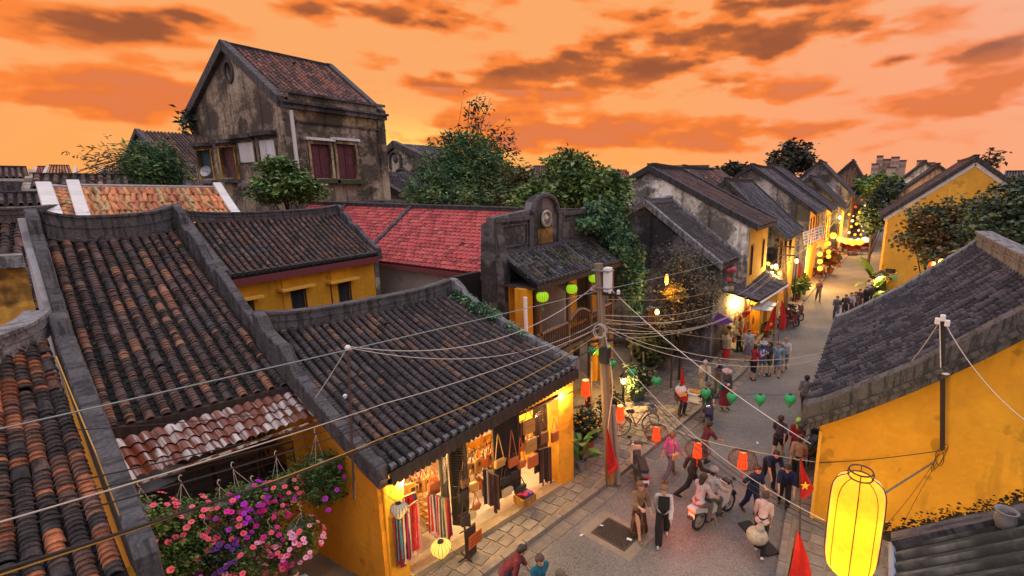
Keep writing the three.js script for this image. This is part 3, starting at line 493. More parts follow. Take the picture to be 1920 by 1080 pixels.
  mesh('threshold', beam(FL.clone().addScaledVector(d, .3).setY(.16), FR.clone().addScaledVector(d, -.5).setY(.16), .3, .14), mat('worn_step', [.46, .36, .22], { map: TX.stone }), h);
  // eave board with a scalloped lower edge
  const L2 = EL.distanceTo(ER), sc = [[0, .2], [0, 0]]; for (let i = 0; i < 44; i++) { const x = i / 44 * L2, s = L2 / 44; sc.push([x + s * .15, -.05], [x + s * .5, -.075], [x + s * .85, -.05], [x + s, 0]); } sc.push([L2, .2]);
  const eb = slab(sc, .05); const ed = ER.clone().sub(EL).normalize(), eu = v3(0, 1, 0), en = v3().crossVectors(ed, eu).normalize(), eu2 = v3().crossVectors(en, ed); eb.applyMatrix4(new THREE.Matrix4().makeBasis(ed, eu2, en)); eb.translate(EL.x + .04, EL.y - .2, EL.z); mesh('eave_board', eb, M.woodDark, h);
  const raf = []; for (let i = 0; i < 20; i++) { const s = (i + .5) / 20, e = EL.clone().lerp(ER, s), r = RL.clone().lerp(RR, s), a = e.clone().lerp(r, .22); raf.push(beam(e.clone().setY(e.y - .16), a.setY(a.y - .16), .06, .08)); } mesh('rafters', merge(raf), M.wood, h).userData.kind = 'stuff';
  // downpipe stub on the gable
  const dp = tube([atZ(672, 872, -5.15), atZ(690, 890, -5.1), atZ(712, 905, -4.9), atZ(732, 903, -4.75)], .055, 8); mesh('gutter_spout', dp, mat('old_gutter', [.33, .2, .1], { map: TX.stone }), h);
}
{ // D: the yellow house behind
  const RL = atH(350, 417, 7.0), RR = atH(632, 402, 7.0), EL = atH(428, 520, 5.6), ER = atH(708, 476, 5.6);
  const h = thing('tiled_house', 'yellow house with three small shuttered windows under a maroon fascia', 'house', v3(0, 0, 0));
  tiledRoof(h, { RL, RR, EL, ER, ribs: 26, rows: 34, r: .062, pal: PAL.brown.map(([c, w]) => [c.map((x) => x * .8), w]), seed: 12, singles: 300, near: 1, longs: .2, sag: .05, caps: true, capMat: M.cap });
  ridgeBand(h, RL, RR, .2, .2, .10, M.cap);
  rim(h, 'verge', RR.clone().add(v3(0, 0, -.08)), ER.clone().add(v3(0, 0, -.08)), .17, SCROLL.map(([s, y]) => [s, y * .6]), M.cap, .2, .05);
  rim(h, 'verge', RL.clone().add(v3(0, 0, .08)), EL.clone().add(v3(0, 0, .08)), .24, PLAIN, M.cap, .2, .05);
  mesh('fascia', beam(EL.clone().add(v3(-.02, -.2, 0)), ER.clone().add(v3(-.02, -.2, 0)), .14, .2), M.maroon, h);
  const A = EL.clone().add(v3(-.3, 0, 0)), B = ER.clone().add(v3(-.3, 0, 0)), L = Math.hypot(B.x - A.x, B.z - A.z);
  const S = (px, py) => { const d = RAY(px, py), nx = -(B.z - A.z), nz = B.x - A.x, t = ((A.x) * nx + (A.z) * nz) / (d.x * nx + d.z * nz); const p = EYE.clone().addScaledVector(d, t); return [Math.hypot(p.x - A.x, p.z - A.z), p.y]; };
  const wins = [[447, 572, 474, 600], [534, 552, 573, 586], [623, 537, 657, 571]].map(([x0, y0, x1, y1]) => { const a = S(x0, y0), b = S(x1, y1); return [a[0] - .04, Math.min(a[1], b[1]) - .12, b[0] + .04, a[1] + .02]; });
  wall(h, 'wall', M.yellow, A, B, [[0, 0], [L, 0], [L, 5.5], [0, 5.5]], { holes: wins.map((w) => rect(w[0], w[1], w[2], w[3])) });
  const dark = mat('blue_black_shutter', [.035, .045, .05], { map: TX.wood });
  for (const w of wins) { const win = shutterWindow(h, A, B, w[0], w[1], w[2], w[3], dark, .03, M.woodDark); win.position.x -= .06; mesh('window_canopy', stand(slab(rect(w[0] - .2, w[3] + .12, w[2] + .22, w[3] + .2), .32), A, B, 1), M.yellowPlain, h); }
  for (const s of [.33, .66]) { const x = L * s; mesh('pilaster', stand(slab(rect(x - .12, 0, x + .12, 5.3), .05), A, B, 1), M.yellow, h); }
  // right and left gable walls, rear slope
  wall(h, 'wall', M.pale, v3(RR.x * 2 - B.x, 0, B.z - .02), v3(B.x, 0, B.z - .02), [[0, 0], [B.x - (RR.x * 2 - B.x), 0], [B.x - (RR.x * 2 - B.x), 5.5], [B.x - RR.x, 6.95], [0, 5.5]], { t: .2 });
  tiledRoof(h, { RL: RR, RR: RL, EL: v3(RR.x * 2 - ER.x, 5.6, ER.z), ER: v3(RL.x * 2 - EL.x, 5.6, EL.z), ribs: 20, rows: 6, r: .08, pal: PAL.dark, seed: 19, low: true, name: 'rear_roof' });
}
{ // E: the roof at the left edge behind, with its old yellow wall
  const RL = atH(-60, 420, 7.2), RR = atH(140, 398, 7.2), EL = atH(-70, 640, 5.2), ER = atH(130, 560, 5.2);
  const h = thing('tiled_house', 'house at the far left edge with dark ribs and a mossy yellow wall', 'house', v3(0, 0, 0));
  tiledRoof(h, { RL, RR, EL, ER, ribs: 9, rows: 30, r: .095, pal: PAL.brown.map(([c, w]) => [c.map((x) => x * .75), w]), seed: 22, singles: 270, near: 1, longs: .2, sag: .05 });
  ridgeBand(h, RL, RR, .2, .26, .14, M.cap);
  rim(h, 'verge', RR.clone().add(v3(0, 0, -.1)), ER.clone().add(v3(0, 0, -.1)), .24, SCROLL.map(([s, y]) => [s, y * .7]), M.capPale, .2, .05);
  const a = atD(-70, 506, 12.5), b = atD(47, 498, 12.5);
  wall(h, 'wall', M.yellowOld, v3(a.x, 0, a.z), v3(b.x, 0, b.z), [[0, 0], [a.distanceTo(b), 0], [a.distanceTo(b), b.y], [0, a.y]], { t: .3 });
  mesh('wall_coping', sweep([a, b], .4, .2), M.capPale, h);
}
{ // orange roof with white-limed ridge and verges
  const RL = atD(138, 353, 27), RR = atD(408, 356, 27.5), EL = atD(165, 440, 22.5), ER = atD(455, 428, 23);
  const h = thing('tiled_house', 'house with clean orange tile roof edged in white lime', 'house', v3(0, 0, 0));
  const t = RL.distanceTo(EYE);
  tiledRoof(h, { RL, RR, EL, ER, ribs: 27, rows: 5, r: .115, tall: 1.4, miss: 0, pal: PAL.orange, seed: 31, singles: 300, near: 1, longs: 0, deckMat: mat('orange_trough', [.34, .13, .06], { map: TX.tile }) });
  ridgeBand(h, RL, RR, .3, .12, 0, M.white);
  rim(h, 'verge', RL, EL, .35, PLAIN.map(([s, y]) => [s, y * 1.5]), M.white, .25); rim(h, 'verge', RR, ER, .3, PLAIN.map(([s, y]) => [s, y * 1.5]), M.white, .25);
  // its lower wing on the left
  const d = v3(0, 0, 2.0), RL2 = atD(82, 352, 27), RR2 = atD(133, 356, 26.9), EL2 = atD(104, 418, 23), ER2 = atD(158, 428, 22.8);
  tiledRoof(h, { RL: RL2, RR: RR2, EL: EL2, ER: ER2, ribs: 5, rows: 10, r: .12, pal: PAL.orange, seed: 32, singles: 60, longs: 0, deckMat: mat('orange_trough') , name: 'wing_roof' });
  ridgeBand(h, RL2, RR2, .3, .1, 0, M.white); rim(h, 'verge', RL2, EL2, .4, PLAIN, M.white, .25);
  const B1 = v3(EL.x - .2, 0, EL.z), B2 = v3(ER.x - .2, 0, ER.z), wl = B1.distanceTo(B2); wall(h, 'wall', M.yellowPlain, B1, B2, [[0, 0], [wl, 0], [wl, 6.5], [0, 6.5]]);
  const C1 = v3(RL2.x, 0, RL2.z + .05), C2 = v3(EL2.x, 0, EL2.z + .05), cl = C1.distanceTo(C2); wall(h, 'wall', mat('apricot_wall', [.8, .42, .16], { map: TX.plaster }), C1, C2, [[0, 0], [cl, 0], [cl, 6.65], [0, 7.6]]);
}
const HR = {};
{ // the red-tiled balcony house with its black parapet
  const zE = -12.65, zR = -15.5, EL = atZ(640, 484, zE), ER = atZ(915, 512, zE), RL = atZ(445, 380, zR), RR = atZ(975, 392, zR);
  EL.x -= 9; const RY = (RL.y + RR.y) / 2, EY = (EL.y + ER.y) / 2; RR.x = ER.x = -11.2; RL.x = EL.x = -27; RL.y = RR.y = RY; EL.y = ER.y = EY; RL.z = RR.z = zR; EL.z = ER.z = zE;
  const h = thing('balcony_house', 'red tiled balcony house with black medallion parapet and mossy porch roof', 'house', v3(0, 0, 0)); HR.h = h;
  tiledRoof(h, { RL, RR, EL, ER, ribs: 62, rows: 17, pal: PAL.red, seed: 41, singles: 300, near: 1, flat: true, tileMat: M.red, deckMat: M.maroon });
  ridgeBand(h, RL, RR, .24, .1, 0, M.cap);
  for (const x of [-18.4, -23.2]) rim(h, 'roof_seam', v3(x, RL.y, zR + .02), v3(x, EL.y, zE), .2, PLAIN.map(([s, y]) => [s, y * .8]), M.cap, .1);
  mesh('fascia', beam(EL.clone().add(v3(0, -.14, .02)), ER.clone().add(v3(0, -.14, .02)), .08, .16), M.maroon, h);
  wall(h, 'wall', mat('beige_grey_plaster', [.44, .40, .36], { map: TX.plaster, bumpMap: TX.bump, bumpScale: .02 }), v3(-27, 0, zE - .3), v3(-8.45, 0, zE - .3), [[0, 0], [18.55, 0], [18.55, 4.8], [17.3, 5.5], [15.7, EL.y - .1], [0, EL.y - .1]], { t: .25 });
  tiledRoof(h, { RL: RR, RR: RL, EL: v3(RR.x, EY, zR - 2.9), ER: v3(RL.x, EY, zR - 2.9), ribs: 40, rows: 8, pal: PAL.red, seed: 44, flat: true, tileMat: M.red, deckMat: M.maroon, name: 'rear_roof' });
  // parapet on the plane x = -9.75
  const PX = -9.75, z0 = -11.15, z1 = -17.3, p = (z, y) => [z0 - z, y];
  const A = v3(PX, 0, z0), B = v3(PX, 0, z1), Lp = z0 - z1;
  const pts = [[0, 3.2], [Lp, 3.2], [Lp, 7.25], [3.35, 7.35], [3.25, 7.62], [2.95, 7.8], [2.6, 7.86], [2.25, 7.8], [1.95, 7.62], [1.85, 7.38], [0, 7.22]];
  const par = wall(h, 'parapet', M.greyDark, A, B, pts, { t: .3, side: -1 });
  const put = (g) => stand(g, A, B, 1);
  const trim = []; for (const x of [.12, 1.75, 3.45, 5.2, Lp - .2]) trim.push(slab(rect(x - .11, 5.9, x + .11, 7.2), .09)); trim.push(slab(rect(0, 7.08, 1.6, 7.2), .12), slab(rect(3.6, 7.1, Lp, 7.22), .12), slab(rect(0, 6.05, Lp, 6.17), .14));
  mesh('parapet_trim', put(merge(trim)), M.cap, par);
  for (const [a, b] of [[.3, 1.58], [3.62, 5.02], [5.38, Lp - .38]]) mesh('parapet_panel', put(merge([slab(rect(a, 6.28, b, 6.33), .06), slab(rect(a, 6.93, b, 6.98), .06), slab(rect(a, 6.33, a + .05, 6.93), .06), slab(rect(b - .05, 6.33, b, 6.93), .06)])), M.cap, par);
  const arch = []; for (let i = 0; i <= 14; i++) { const a = PI * i / 14; arch.push(v3(2.6 - Math.cos(a) * .72, 7.24 + Math.sin(a) * .6, .06)); } mesh('parapet_arch', put(tube(arch, .09, 8, 28)), M.cap, par);
  const med = new THREE.TorusGeometry(.24, .06, 8, 20); med.translate(2.6, 7.05, .08); mesh('medallion', put(merge([med, ball(.17, 2.6, 7.05, .05, 1, 1, .5)])), M.pale, par);
  mesh('medallion_panel', put(slab(rect(2.2, 6.2, 3.0, 6.72), .05)), M.yellowOld, par);
  wall(h, 'parapet_side', M.greyDark, v3(PX - .62, 0, z0 - .02), v3(PX + .3, 0, z0 - .02), [[0, 0], [.92, 0], [.92, 5.6], [.62, 7.2], [.1, 7.0], [0, 5.6]], { t: .3 });
  // mossy porch roof
  const pRL = v3(PX + .05, 6.05, z0 - .25), pRR = v3(PX + .05, 6.05, z1 - .2), pEL = v3(-8.25, 5.34, z0 - .05), pER = v3(-8.25, 5.3, z1 + .2);
  tiledRoof(h, { RL: pRL, RR: pRR, EL: pEL, ER: pER, ribs: 26, rows: 14, r: .08, pal: PAL.slate, seed: 52, singles: 300, near: 1, longs: .1, name: 'porch_roof', caps: true, capMat: M.cap });
  mesh('porch_eave_board', beam(pEL.clone().add(v3(.03, -.1, 0)), pER.clone().add(v3(.03, -.1, 0)), .06, .14), M.woodDark, h);
  HR.moss = [pRL, pRR, pEL, pER];
  mesh('porch_ceiling', slab([[PX, -z0], [-8.3, -z0], [-8.3, -z1], [PX, -z1]], .04).rotateX(-PI / 2).translate(0, 5.18, 0), M.woodDark, h);
  // upper floor: yellow wall with dark doors, posts, balcony
  const W0 = v3(PX + .35, 0, z0 - .2), W1 = v3(PX + .35, 0, z1 + .1), wl = z0 - z1 - .3, doors = [[.5, 1.35], [2.1, 3.1], [3.9, 4.8]];
  wall(h, 'front_wall', M.yellow2, W0, W1, [[0, 0], [wl, 0], [wl, 5.2], [0, 5.2]], { t: .2, holes: [...doors.map(([a, b]) => rect(a, 3.0, b, 4.95)), rect(.4, .1, wl - .5, 2.4)] });
  for (const [a, b] of doors) { const dr = mesh('door', stand(merge([slab(rect(a, 3.0, a + .07, 4.95), .1), slab(rect(b - .07, 3.0, b, 4.95), .1), slab(rect(a + .07, 4.86, b - .07, 4.95), .1)]), W0, W1, 1), M.wood, h); dr.position.x -= .12; for (let i = 0; i < 3; i++) mesh('door_board', stand(slab(rect(lerp(a + .07, b - .07, i / 3) + .01, 3.0, lerp(a + .07, b - .07, (i + 1) / 3) - .01, 4.86), .03), W0, W1, 1), M.woodDark, dr); }
  wall(h, 'shop_rear', M.innerGloom, v3(PX - 2, 0, z0 - .3), v3(PX - 2, 0, z1), [[0, 0], [6, 0], [6, 5.2], [0, 5.2]]);
  const posts = [-11.5, -13.1, -14.55, -16.2];
  for (const z of posts) { mesh('post', merge([box(.13, 5.1, .13, -8.42, 2.6, z), box(.26, .2, .26, -8.42, .2, z)]), M.wood, h); }
  mesh('balcony_floor', box(1.1, .14, 5.6, -8.85, 2.86, -14.1), M.woodDark, h);
  const rails = [], bal = [];
  for (const [a, b] of [[-11.4, -13.1], [-13.1, -14.55], [-14.55, -16.3]]) { const arch = b === -14.55 ? .28 : 0, P = []; for (let i = 0; i <= 8; i++) P.push(v3(-8.4, 3.72 + arch * Math.sin(PI * i / 8), lerp(a, b, i / 8))); rails.push(sweep(P, .09, .06)); rails.push(box(.06, .05, Math.abs(b - a), -8.4, 3.02, (a + b) / 2));
    for (let z = a - .1; z > b + .05; z -= .125) { const s = (a - z) / (a - b), y = 3.72 + arch * Math.sin(PI * s); bal.push([z, y]); } }
  mesh('balcony_rail', merge(rails), M.woodPale, h);
  const bg = lathe([[.016, 0], [.03, .08], [.034, .22], [.018, .34], [.02, .5], [.032, .62], [.018, .7]], 7);
  for (const [z, y] of bal) { const m = mesh('baluster', bg, M.wood, h); m.position.set(-8.4, 3.03, z); m.scale.y = (y - 3.03) / .7; }
  mesh('corner_pier', merge([box(.35, 5.2, .4, -8.75, 2.6, z0 - .05)]), M.yellow2, h);
  mesh('downpipe', cyl(.06, .06, 1.7, -8.5, 3.3, z0 + .2, 10), M.white2, h);
  // ground floor shutters and hanging boards
  for (const [z, w] of [[-11.9, .5], [-12.5, .45]]) mesh('shutter', box(.05, 1.9, w, -8.9, 1.3, z, .3), M.wood, h);
  for (let i = 0; i < 3; i++) mesh('hanging_scroll', box(.02, 1.5, .09, -8.35, 1.95, -11.75 - i * .2), mat('orange_scroll', [.75, .26, .03], { map: TX.cloth }), h);
}

// ------------------------------------------------------------------ the tower house, the street rows and the far roofs
{ // tower house: gable to the camera, two shuttered windows on its street side
  const zg = -15.1, x0 = -37.6, x1 = -27.3, zb = -21.2, he = 12.45, hp = 15.75, xp = -32.2;
  const h = thing('tower_house', 'tall stained grey house with steep gable, round vent and maroon shutters', 'house', v3(0, 0, 0));
  const A = v3(x0, 0, zg), B = v3(x1, 0, zg), q = (px, py) => { const p = atZ(px, py, zg); return [p.x - x0, p.y]; };
  const gw = [[379, 281, 396, 335], [421, 275, 440, 333], [453, 266, 476, 305], [492, 261, 516, 303]].map(([a, b, c, d]) => { const p = q(a, d), r = q(c, b); return [p[0], p[1], r[0], r[1]]; });
  wall(h, 'gable_wall', M.tower, A, B, [[0, 0], [x1 - x0, 0], [x1 - x0, he], [xp - x0, hp], [0, he]], { t: .4, holes: gw.slice(0, 2).map((w) => rect(...w)).concat([Array.from({ length: 16 }, (_, i) => [xp - x0 + .38 + Math.cos(i * PI / 8) * .38 - .3, 14.35 + Math.sin(i * PI / 8) * .5])]) });
  const put = (g) => stand(g, A, B, 1);
  gw.forEach((w, i) => {
    const blank = i > 1, win = mesh('window', put(merge([slab(rect(w[0] - .1, w[1] - .1, w[0], w[3] + .1), .1), slab(rect(w[2], w[1] - .1, w[2] + .1, w[3] + .1), .1), slab(rect(w[0], w[3], w[2], w[3] + .1), .1)])), blank ? M.tower : M.yellowOld, h);
    const inner = put(slab(rect(...w), .04)); inner.translate(0, 0, blank ? .01 : -.22); mesh(blank ? 'blocked_opening' : 'shutter', inner, blank ? M.white : i ? mat('red_brown_shutter', [.16, .06, .05], { map: TX.wood }) : mat('teal_shutter', [.035, .10, .12], { map: TX.wood }), win);
    mesh('window_hood', put(merge([slab(rect(w[0] - .2, w[3] + .22, w[2] + .2, w[3] + .42), .38), slab(rect(w[0] - .12, w[3] + .1, w[2] + .12, w[3] + .22), .2)])), M.greyDark, win);
    mesh('window_sill', put(slab(rect(w[0] - .16, blank ? 8.05 : w[1] - .3, w[2] + .16, blank ? 8.25 : w[1] - .1), .3)), M.greyDark, win);
  });
  const vent = new THREE.TorusGeometry(.42, .07, 6, 18); vent.scale(1, 1.3, 1); vent.translate(xp - x0 + .08, 14.35, .04); mesh('round_vent', put(merge([vent, ...[-.2, 0, .2].map((x) => box(.05, 1, .05, xp - x0 + .08 + x, 14.35, -.1)), ...[-.25, .05, .3].map((y) => box(.75, .05, .05, xp - x0 + .08, 14.35 + y, -.12))])), M.greyDark, h);
  // street side with parapet, cornice, pilasters, windows
  const SA = v3(x1, 0, zg), SB = v3(x1, 0, zb), sl = zg - zb, s = (px, py) => { const p = atX(px, py, x1); return [zg - p.z, p.y]; };
  const sw = [[587, 272, 617, 334], [635, 272, 664, 336]].map(([a, b, c, d]) => { const p = s(a, d), r = s(c, b); return [p[0], p[1], r[0], r[1]]; });
  wall(h, 'side_wall', M.tower, SA, SB, [[.4, 0], [sl - .4, 0], [sl - .4, he + .5], [.4, he + .5]], { t: .4, holes: sw.map((w) => rect(...w)) });
  const sp = (g) => stand(g, SA, SB, 1);
  mesh('cornice', sp(merge([slab(rect(-.1, he - .35, sl + .15, he - .1), .25), slab(rect(-.1, he - .1, sl + .2, he + .02), .38), slab(rect(-.06, he + .42, sl + .12, he + .56), .2), slab(rect(-.05, he - 1.0, sl + .1, he - .9), .1)])), M.greyDark, h);
  mesh('frieze', sp(slab(rect(.3, he - .9, sl - .3, he - .36), .03)), mat('stained_ochre_band', [.42, .30, .16], { map: TX.oldwall }), h);
  for (const x of [.0, sl - .45]) mesh('corner_pilaster', sp(slab(rect(x, 5, x + .5, he - .36), .12)), M.tower, h);
  for (const w of sw) {
    const win = mesh('window', sp(merge([slab(rect(w[0] - .13, w[1], w[0], w[3] + .16), .12), slab(rect(w[2], w[1], w[2] + .13, w[3] + .16), .12), slab(rect(w[0], w[3], w[2], w[3] + .16), .12)])), mat('cream_window_surround', [.56, .44, .25], { map: TX.oldwall }), h);
    mesh('window_hood', sp(slab(rect(w[0] - .26, w[3] + .2, w[2] + .26, w[3] + .34), .25)), M.white, win);
    for (let i = 0; i < 2; i++) { const a = lerp(w[0], w[2], i / 2) + .02, b = lerp(w[0], w[2], (i + 1) / 2) - .02, g = sp(merge([slab(rect(a, w[1] + .02, b, w[3] - .02), .04), ...[.1, .4, .7].map((k) => slab(rect(a + .08, lerp(w[1], w[3], k), b - .08, lerp(w[1], w[3], k + .22)), .06))])); g.translate(-.15, 0, 0); mesh('shutter', g, mat('maroon_shutter', [.18, .045, .06], { map: TX.wood, roughness: .7 }), win); }
    mesh('mossy_sill', sp(slab(rect(w[0] - .26, w[1] - .28, w[2] + .26, w[1] - .04), .35)), mat('moss_sill', [.07, .085, .035], { map: TX.stone }), win);
  }
  mesh('drainpipe', merge([bar(v3(x1 + .14, 12.0, zg - .35), v3(x1 + .14, 7.3, zg - .35), .1, 10)]), M.white, h);
  wall(h, 'rear_wall', M.tower, v3(x1, 0, zb), v3(x0, 0, zb), [[0, 0], [x1 - x0, 0], [x1 - x0, he], [x1 - xp, hp], [0, he]], { t: .4 });
  wall(h, 'back_wall', M.tower, v3(x0, 0, zb), v3(x0, 0, zg), [[.4, 0], [sl - .4, 0], [sl - .4, he], [.4, he]], { t: .4 });
  mesh('ledge', box(sl * .2, .3, sl + .6, x1 + .35, 7.05, (zg + zb) / 2), M.greyDark, h);
  tiledRoof(h, { RL: v3(xp, hp, zg + .1), RR: v3(xp, hp, zb - .1), EL: v3(x1 - .1, he + .15, zg + .1), ER: v3(x1 - .1, he + .15, zb - .1), ribs: 22, rows: 22, r: .10, pal: PAL.brown.map(([c, w]) => [[c[0] * 1.15, c[1] * .9, c[2] * .9], w]), seed: 61, singles: 0, low: true, sag: .05 });
  tiledRoof(h, { RL: v3(xp, hp, zb - .1), RR: v3(xp, hp, zg + .1), EL: v3(x0, he, zb - .1), ER: v3(x0, he, zg + .1), ribs: 16, rows: 12, r: .12, pal: PAL.dark, seed: 62, low: true, name: 'rear_roof' });
  for (const z of [zg + .05, zb - .05]) { rim(h, 'verge', v3(xp, hp, z), v3(x1, he, z), .4, [[0, 0], [0, .22], [1, .22], [1, 0]], M.cap, .3); rim(h, 'verge', v3(xp, hp, z), v3(x0, he, z), .4, [[0, 0], [0, .22], [1, .22], [1, 0]], M.cap, .3); }
  ridgeBand(h, v3(xp, hp, zg), v3(xp, hp, zb), .25, .12, 0, M.cap);
  const dish = thing('satellite_dish', 'small grey satellite dish beside the teal window of the tower', 'satellite dish', atZ(388, 322, zg + .5), .5);
  const dg = lathe([[0, 0], [.18, .03], [.32, .1], [.34, .12]], 16); dg.rotateX(1.2); mesh('dish', dg, M.metal, dish); mesh('arm', merge([bar(v3(0, 0, 0), v3(-.3, -.35, -.45), .03), bar(v3(0, 0, 0), v3(0, .05, .35), .02)]), M.metal, dish);
  const lampp = single('security_lamp', merge([bar(v3(0, 0, 0), v3(0, 1.6, 0), .04), box(.45, .08, .16, -.2, 1.62, .05)]), M.metal, 'thin white lamp on a stalk left of the tower foot', 'lamp', undefined, atZ(376, 360, zg + .6)); void lampp;
}
// a gabled town house whose ridge runs along the street
function townHouse(label, o) {
  const { z0, z1, xf, xr, xb, he, hr, hb = he, gable = M.greyDark, front = M.yellow, seed = 1, ribs = 24, rows = 16, pal = PAL.slate.map(([c, w]) => [c.map((x) => x * .66), w]), cap = M.capDark, over = .45, doors = [], rough = .2, singles = 0, group, trim } = o;
  const h = thing('town_house', label, 'house', v3(0, 0, 0), 0, group);
  const sh = (hr - he) / Math.abs(xf - xr), xe = xf + Math.sign(xf - xr) * over, hE = he - sh * over, n = Math.sign(xf - xr);
  const ol = [[0, 0], [Math.abs(xf - xb), 0], [Math.abs(xf - xb), he - .05], [Math.abs(xr - xb), hr - .05], [0, hb - .05]], fl = ol.map(([x, y]) => [Math.abs(xf - xb) - x, y]).reverse();
  for (const [z, nm] of [[z0, 'gable_wall'], [z1, 'rear_gable_wall']]) { const A = n > 0 ? v3(xb, 0, z) : v3(xf, 0, z), B = n > 0 ? v3(xf, 0, z) : v3(xb, 0, z); wall(h, nm, gable, A, B, n > 0 ? ol : fl, { t: .25, side: nm === 'gable_wall' ? -1 : 1 });
    if (trim && nm === 'gable_wall') { const t = []; const P = (x, y) => v3(x, y, z + .015); t.push(beam(P(xr, hr - .34), P(xf + n * over * .5, he - .34 - sh * over * .5), .05, .22), beam(P(xr, hr - .34), P(xb, hb - .34), .05, .22)); mesh('gable_band', merge(t), trim, h); } }
  wall(h, 'front_wall', front, v3(xf, 0, z0), v3(xf, 0, z1), [[.25, 0], [z0 - z1 - .25, 0], [z0 - z1 - .25, he - .1], [.25, he - .1]], { t: .25, side: n > 0 ? -1 : 1, holes: doors.map((d) => rect(d[0], d[1], d[2], d[3])) });
  wall(h, 'back_wall', gable, v3(xb, 0, z0), v3(xb, 0, z1), [[.25, 0], [z0 - z1 - .25, 0], [z0 - z1 - .25, hb - .1], [.25, hb - .1]], { t: .25, side: n > 0 ? 1 : -1 });
  for (const d of doors) { const x = xf - n * .12, zc = z0 - (d[0] + d[2]) / 2, w = d[2] - d[0], hh = d[3] - d[1]; const dr = mesh(d[1] < .5 ? 'door' : 'window', merge([box(.16, hh, .08, x + n * .06, d[1] + hh / 2, zc - w / 2 + .04), box(.16, hh, .08, x + n * .06, d[1] + hh / 2, zc + w / 2 - .04), box(.16, .08, w - .16, x + n * .06, d[3] - .04, zc)]), M.wood, h); mesh('door_leaf', box(.04, hh - .08, w - .16, x, d[1] + hh / 2 - .04, zc), d[4] || M.woodDark, dr); }
  const RL = v3(xr, hr, z0 + .1), RR = v3(xr, hr, z1 - .1), EL = v3(xe, hE, z0 + .1), ER = v3(xe, hE, z1 - .1), BL = v3(xb - n * .2, hb - .1, z0 + .1), BR = v3(xb - n * .2, hb - .1, z1 - .1);
  tiledRoof(h, { RL, RR, EL, ER, ribs, rows, r: (z0 - z1) / ribs * .33, pal, seed, low: true, singles, near: 1, sag: .06, rough });
  tiledRoof(h, { RL: RR, RR: RL, EL: BR, ER: BL, ribs: Math.min(ribs, 18), rows: 12, r: (z0 - z1) / Math.min(ribs, 18) * .33, pal, seed: seed + 100, low: true, name: 'rear_roof' });
  for (const z of [z0 + .02, z1 - .02]) { rim(h, 'verge', v3(xr, hr, z), v3(xe, hE, z), .28, [[0, 0], [0, .16], [.5, .13], [1, .14], [1, 0]], cap, .15); rim(h, 'verge', v3(xr, hr, z), v3(BL.x, BL.y, z), .28, [[0, 0], [0, .16], [.5, .13], [1, .14], [1, 0]], cap, .15); }
  ridgeBand(h, v3(xr, hr, z0), v3(xr, hr, z1), .26, .14, .06, cap);
  mesh('eave_board', beam(v3(xe - n * .03, hE - .12, z0), v3(xe - n * .03, hE - .12, z1), .06, .14), M.woodDark, h);
  return h;
}
// the row down the left side
townHouse('large pale house with flaking white gable and yellow street front', { z0: -24.6, z1: -29.6, xf: -5.25, xr: -10.6, xb: -15.5, he: 6.35, hr: 9.0, hb: 6.6, gable: mat('white_flaking_wall', [1, .95, .86], { map: TX.oldwall, bumpMap: TX.bump, bumpScale: .014 }), front: M.yellow, ribs: 24, rows: 30, pal: PAL.brown.map(([c, w]) => [[c[0] * .62, c[1] * .55, c[2] * .6], w]), seed: 201, over: .4, doors: [[.6, 3.6, 1.2, 5.2], [3.5, 3.6, 4.1, 5.2]] });
townHouse('narrow grey house with weathered lime gable in front of the flaking one', { z0: -21.2, z1: -24.4, xf: -5.9, xr: -9.3, xb: -11.2, he: 4.9, hr: 7.35, hb: 6.2, gable: mat('blue_grey_mould', [.22, .215, .25], { map: TX.oldwall, bumpMap: TX.bump, bumpScale: .02 }), front: M.greyDark, cap: M.capPale, ribs: 15, rows: 26, pal: PAL.dark, seed: 202, over: .3 });
townHouse('black gabled house with scrolled crest behind the flaking gable', { z0: -31.2, z1: -38.5, xf: -4.9, xr: -8.3, xb: -11.8, he: 5.35, hr: 8.35, gable: M.greyDark, front: M.yellow2, ribs: 30, rows: 22, pal: PAL.slate, seed: 203, doors: [[.6, 2.9, 1.6, 4.7], [2.3, 2.9, 3.3, 4.7], [4.2, 2.9, 5.4, 4.7]] });
townHouse('cream gabled house with yellow pilasters beyond the black gable', { z0: -41, z1: -48.5, xf: -4.35, xr: -8.9, xb: -13.6, he: 6.35, hr: 9.55, gable: mat('cream_grey_wall', [.60, .54, .49], { map: TX.oldwall }), front: M.yellow, ribs: 30, rows: 20, pal: PAL.slate, seed: 204, doors: [[.8, 3.2, 1.7, 5.6], [2.6, 3.2, 3.6, 5.6], [4.6, 3.2, 5.6, 5.6], [6.2, 3.2, 7, 5.6]] });
townHouse('dark roofed house with white gable edge at mid street', { z0: -49, z1: -55.5, xf: -3.9, xr: -9, xb: -14, he: 6.2, hr: 9.9, gable: M.pale, front: M.yellow, ribs: 26, rows: 16, seed: 205, doors: [[.8, 3, 1.8, 5.4], [3, 3, 4, 5.4]] });
townHouse('low dark double gabled house far up the left row', { z0: -59, z1: -68, xf: -3.4, xr: -6.6, xb: -10.2, he: 5.9, hr: 8.9, gable: M.greyDark, ribs: 26, rows: 12, seed: 206 });
townHouse('tall grey gabled house far up the left row', { z0: -70, z1: -79, xf: -2.9, xr: -6.9, xb: -11, he: 7.0, hr: 11.0, gable: mat('plain_grey_wall', [.34, .33, .34], { map: TX.oldwall }), ribs: 26, rows: 12, seed: 207 });
townHouse('brown brick coloured gabled house at the far end of the left row', { z0: -88, z1: -98, xf: -1.8, xr: -4.0, xb: -7.2, he: 8.3, hr: 11.7, gable: mat('brown_wall', [.30, .19, .13], { map: TX.oldwall }), ribs: 24, rows: 10, seed: 208 });
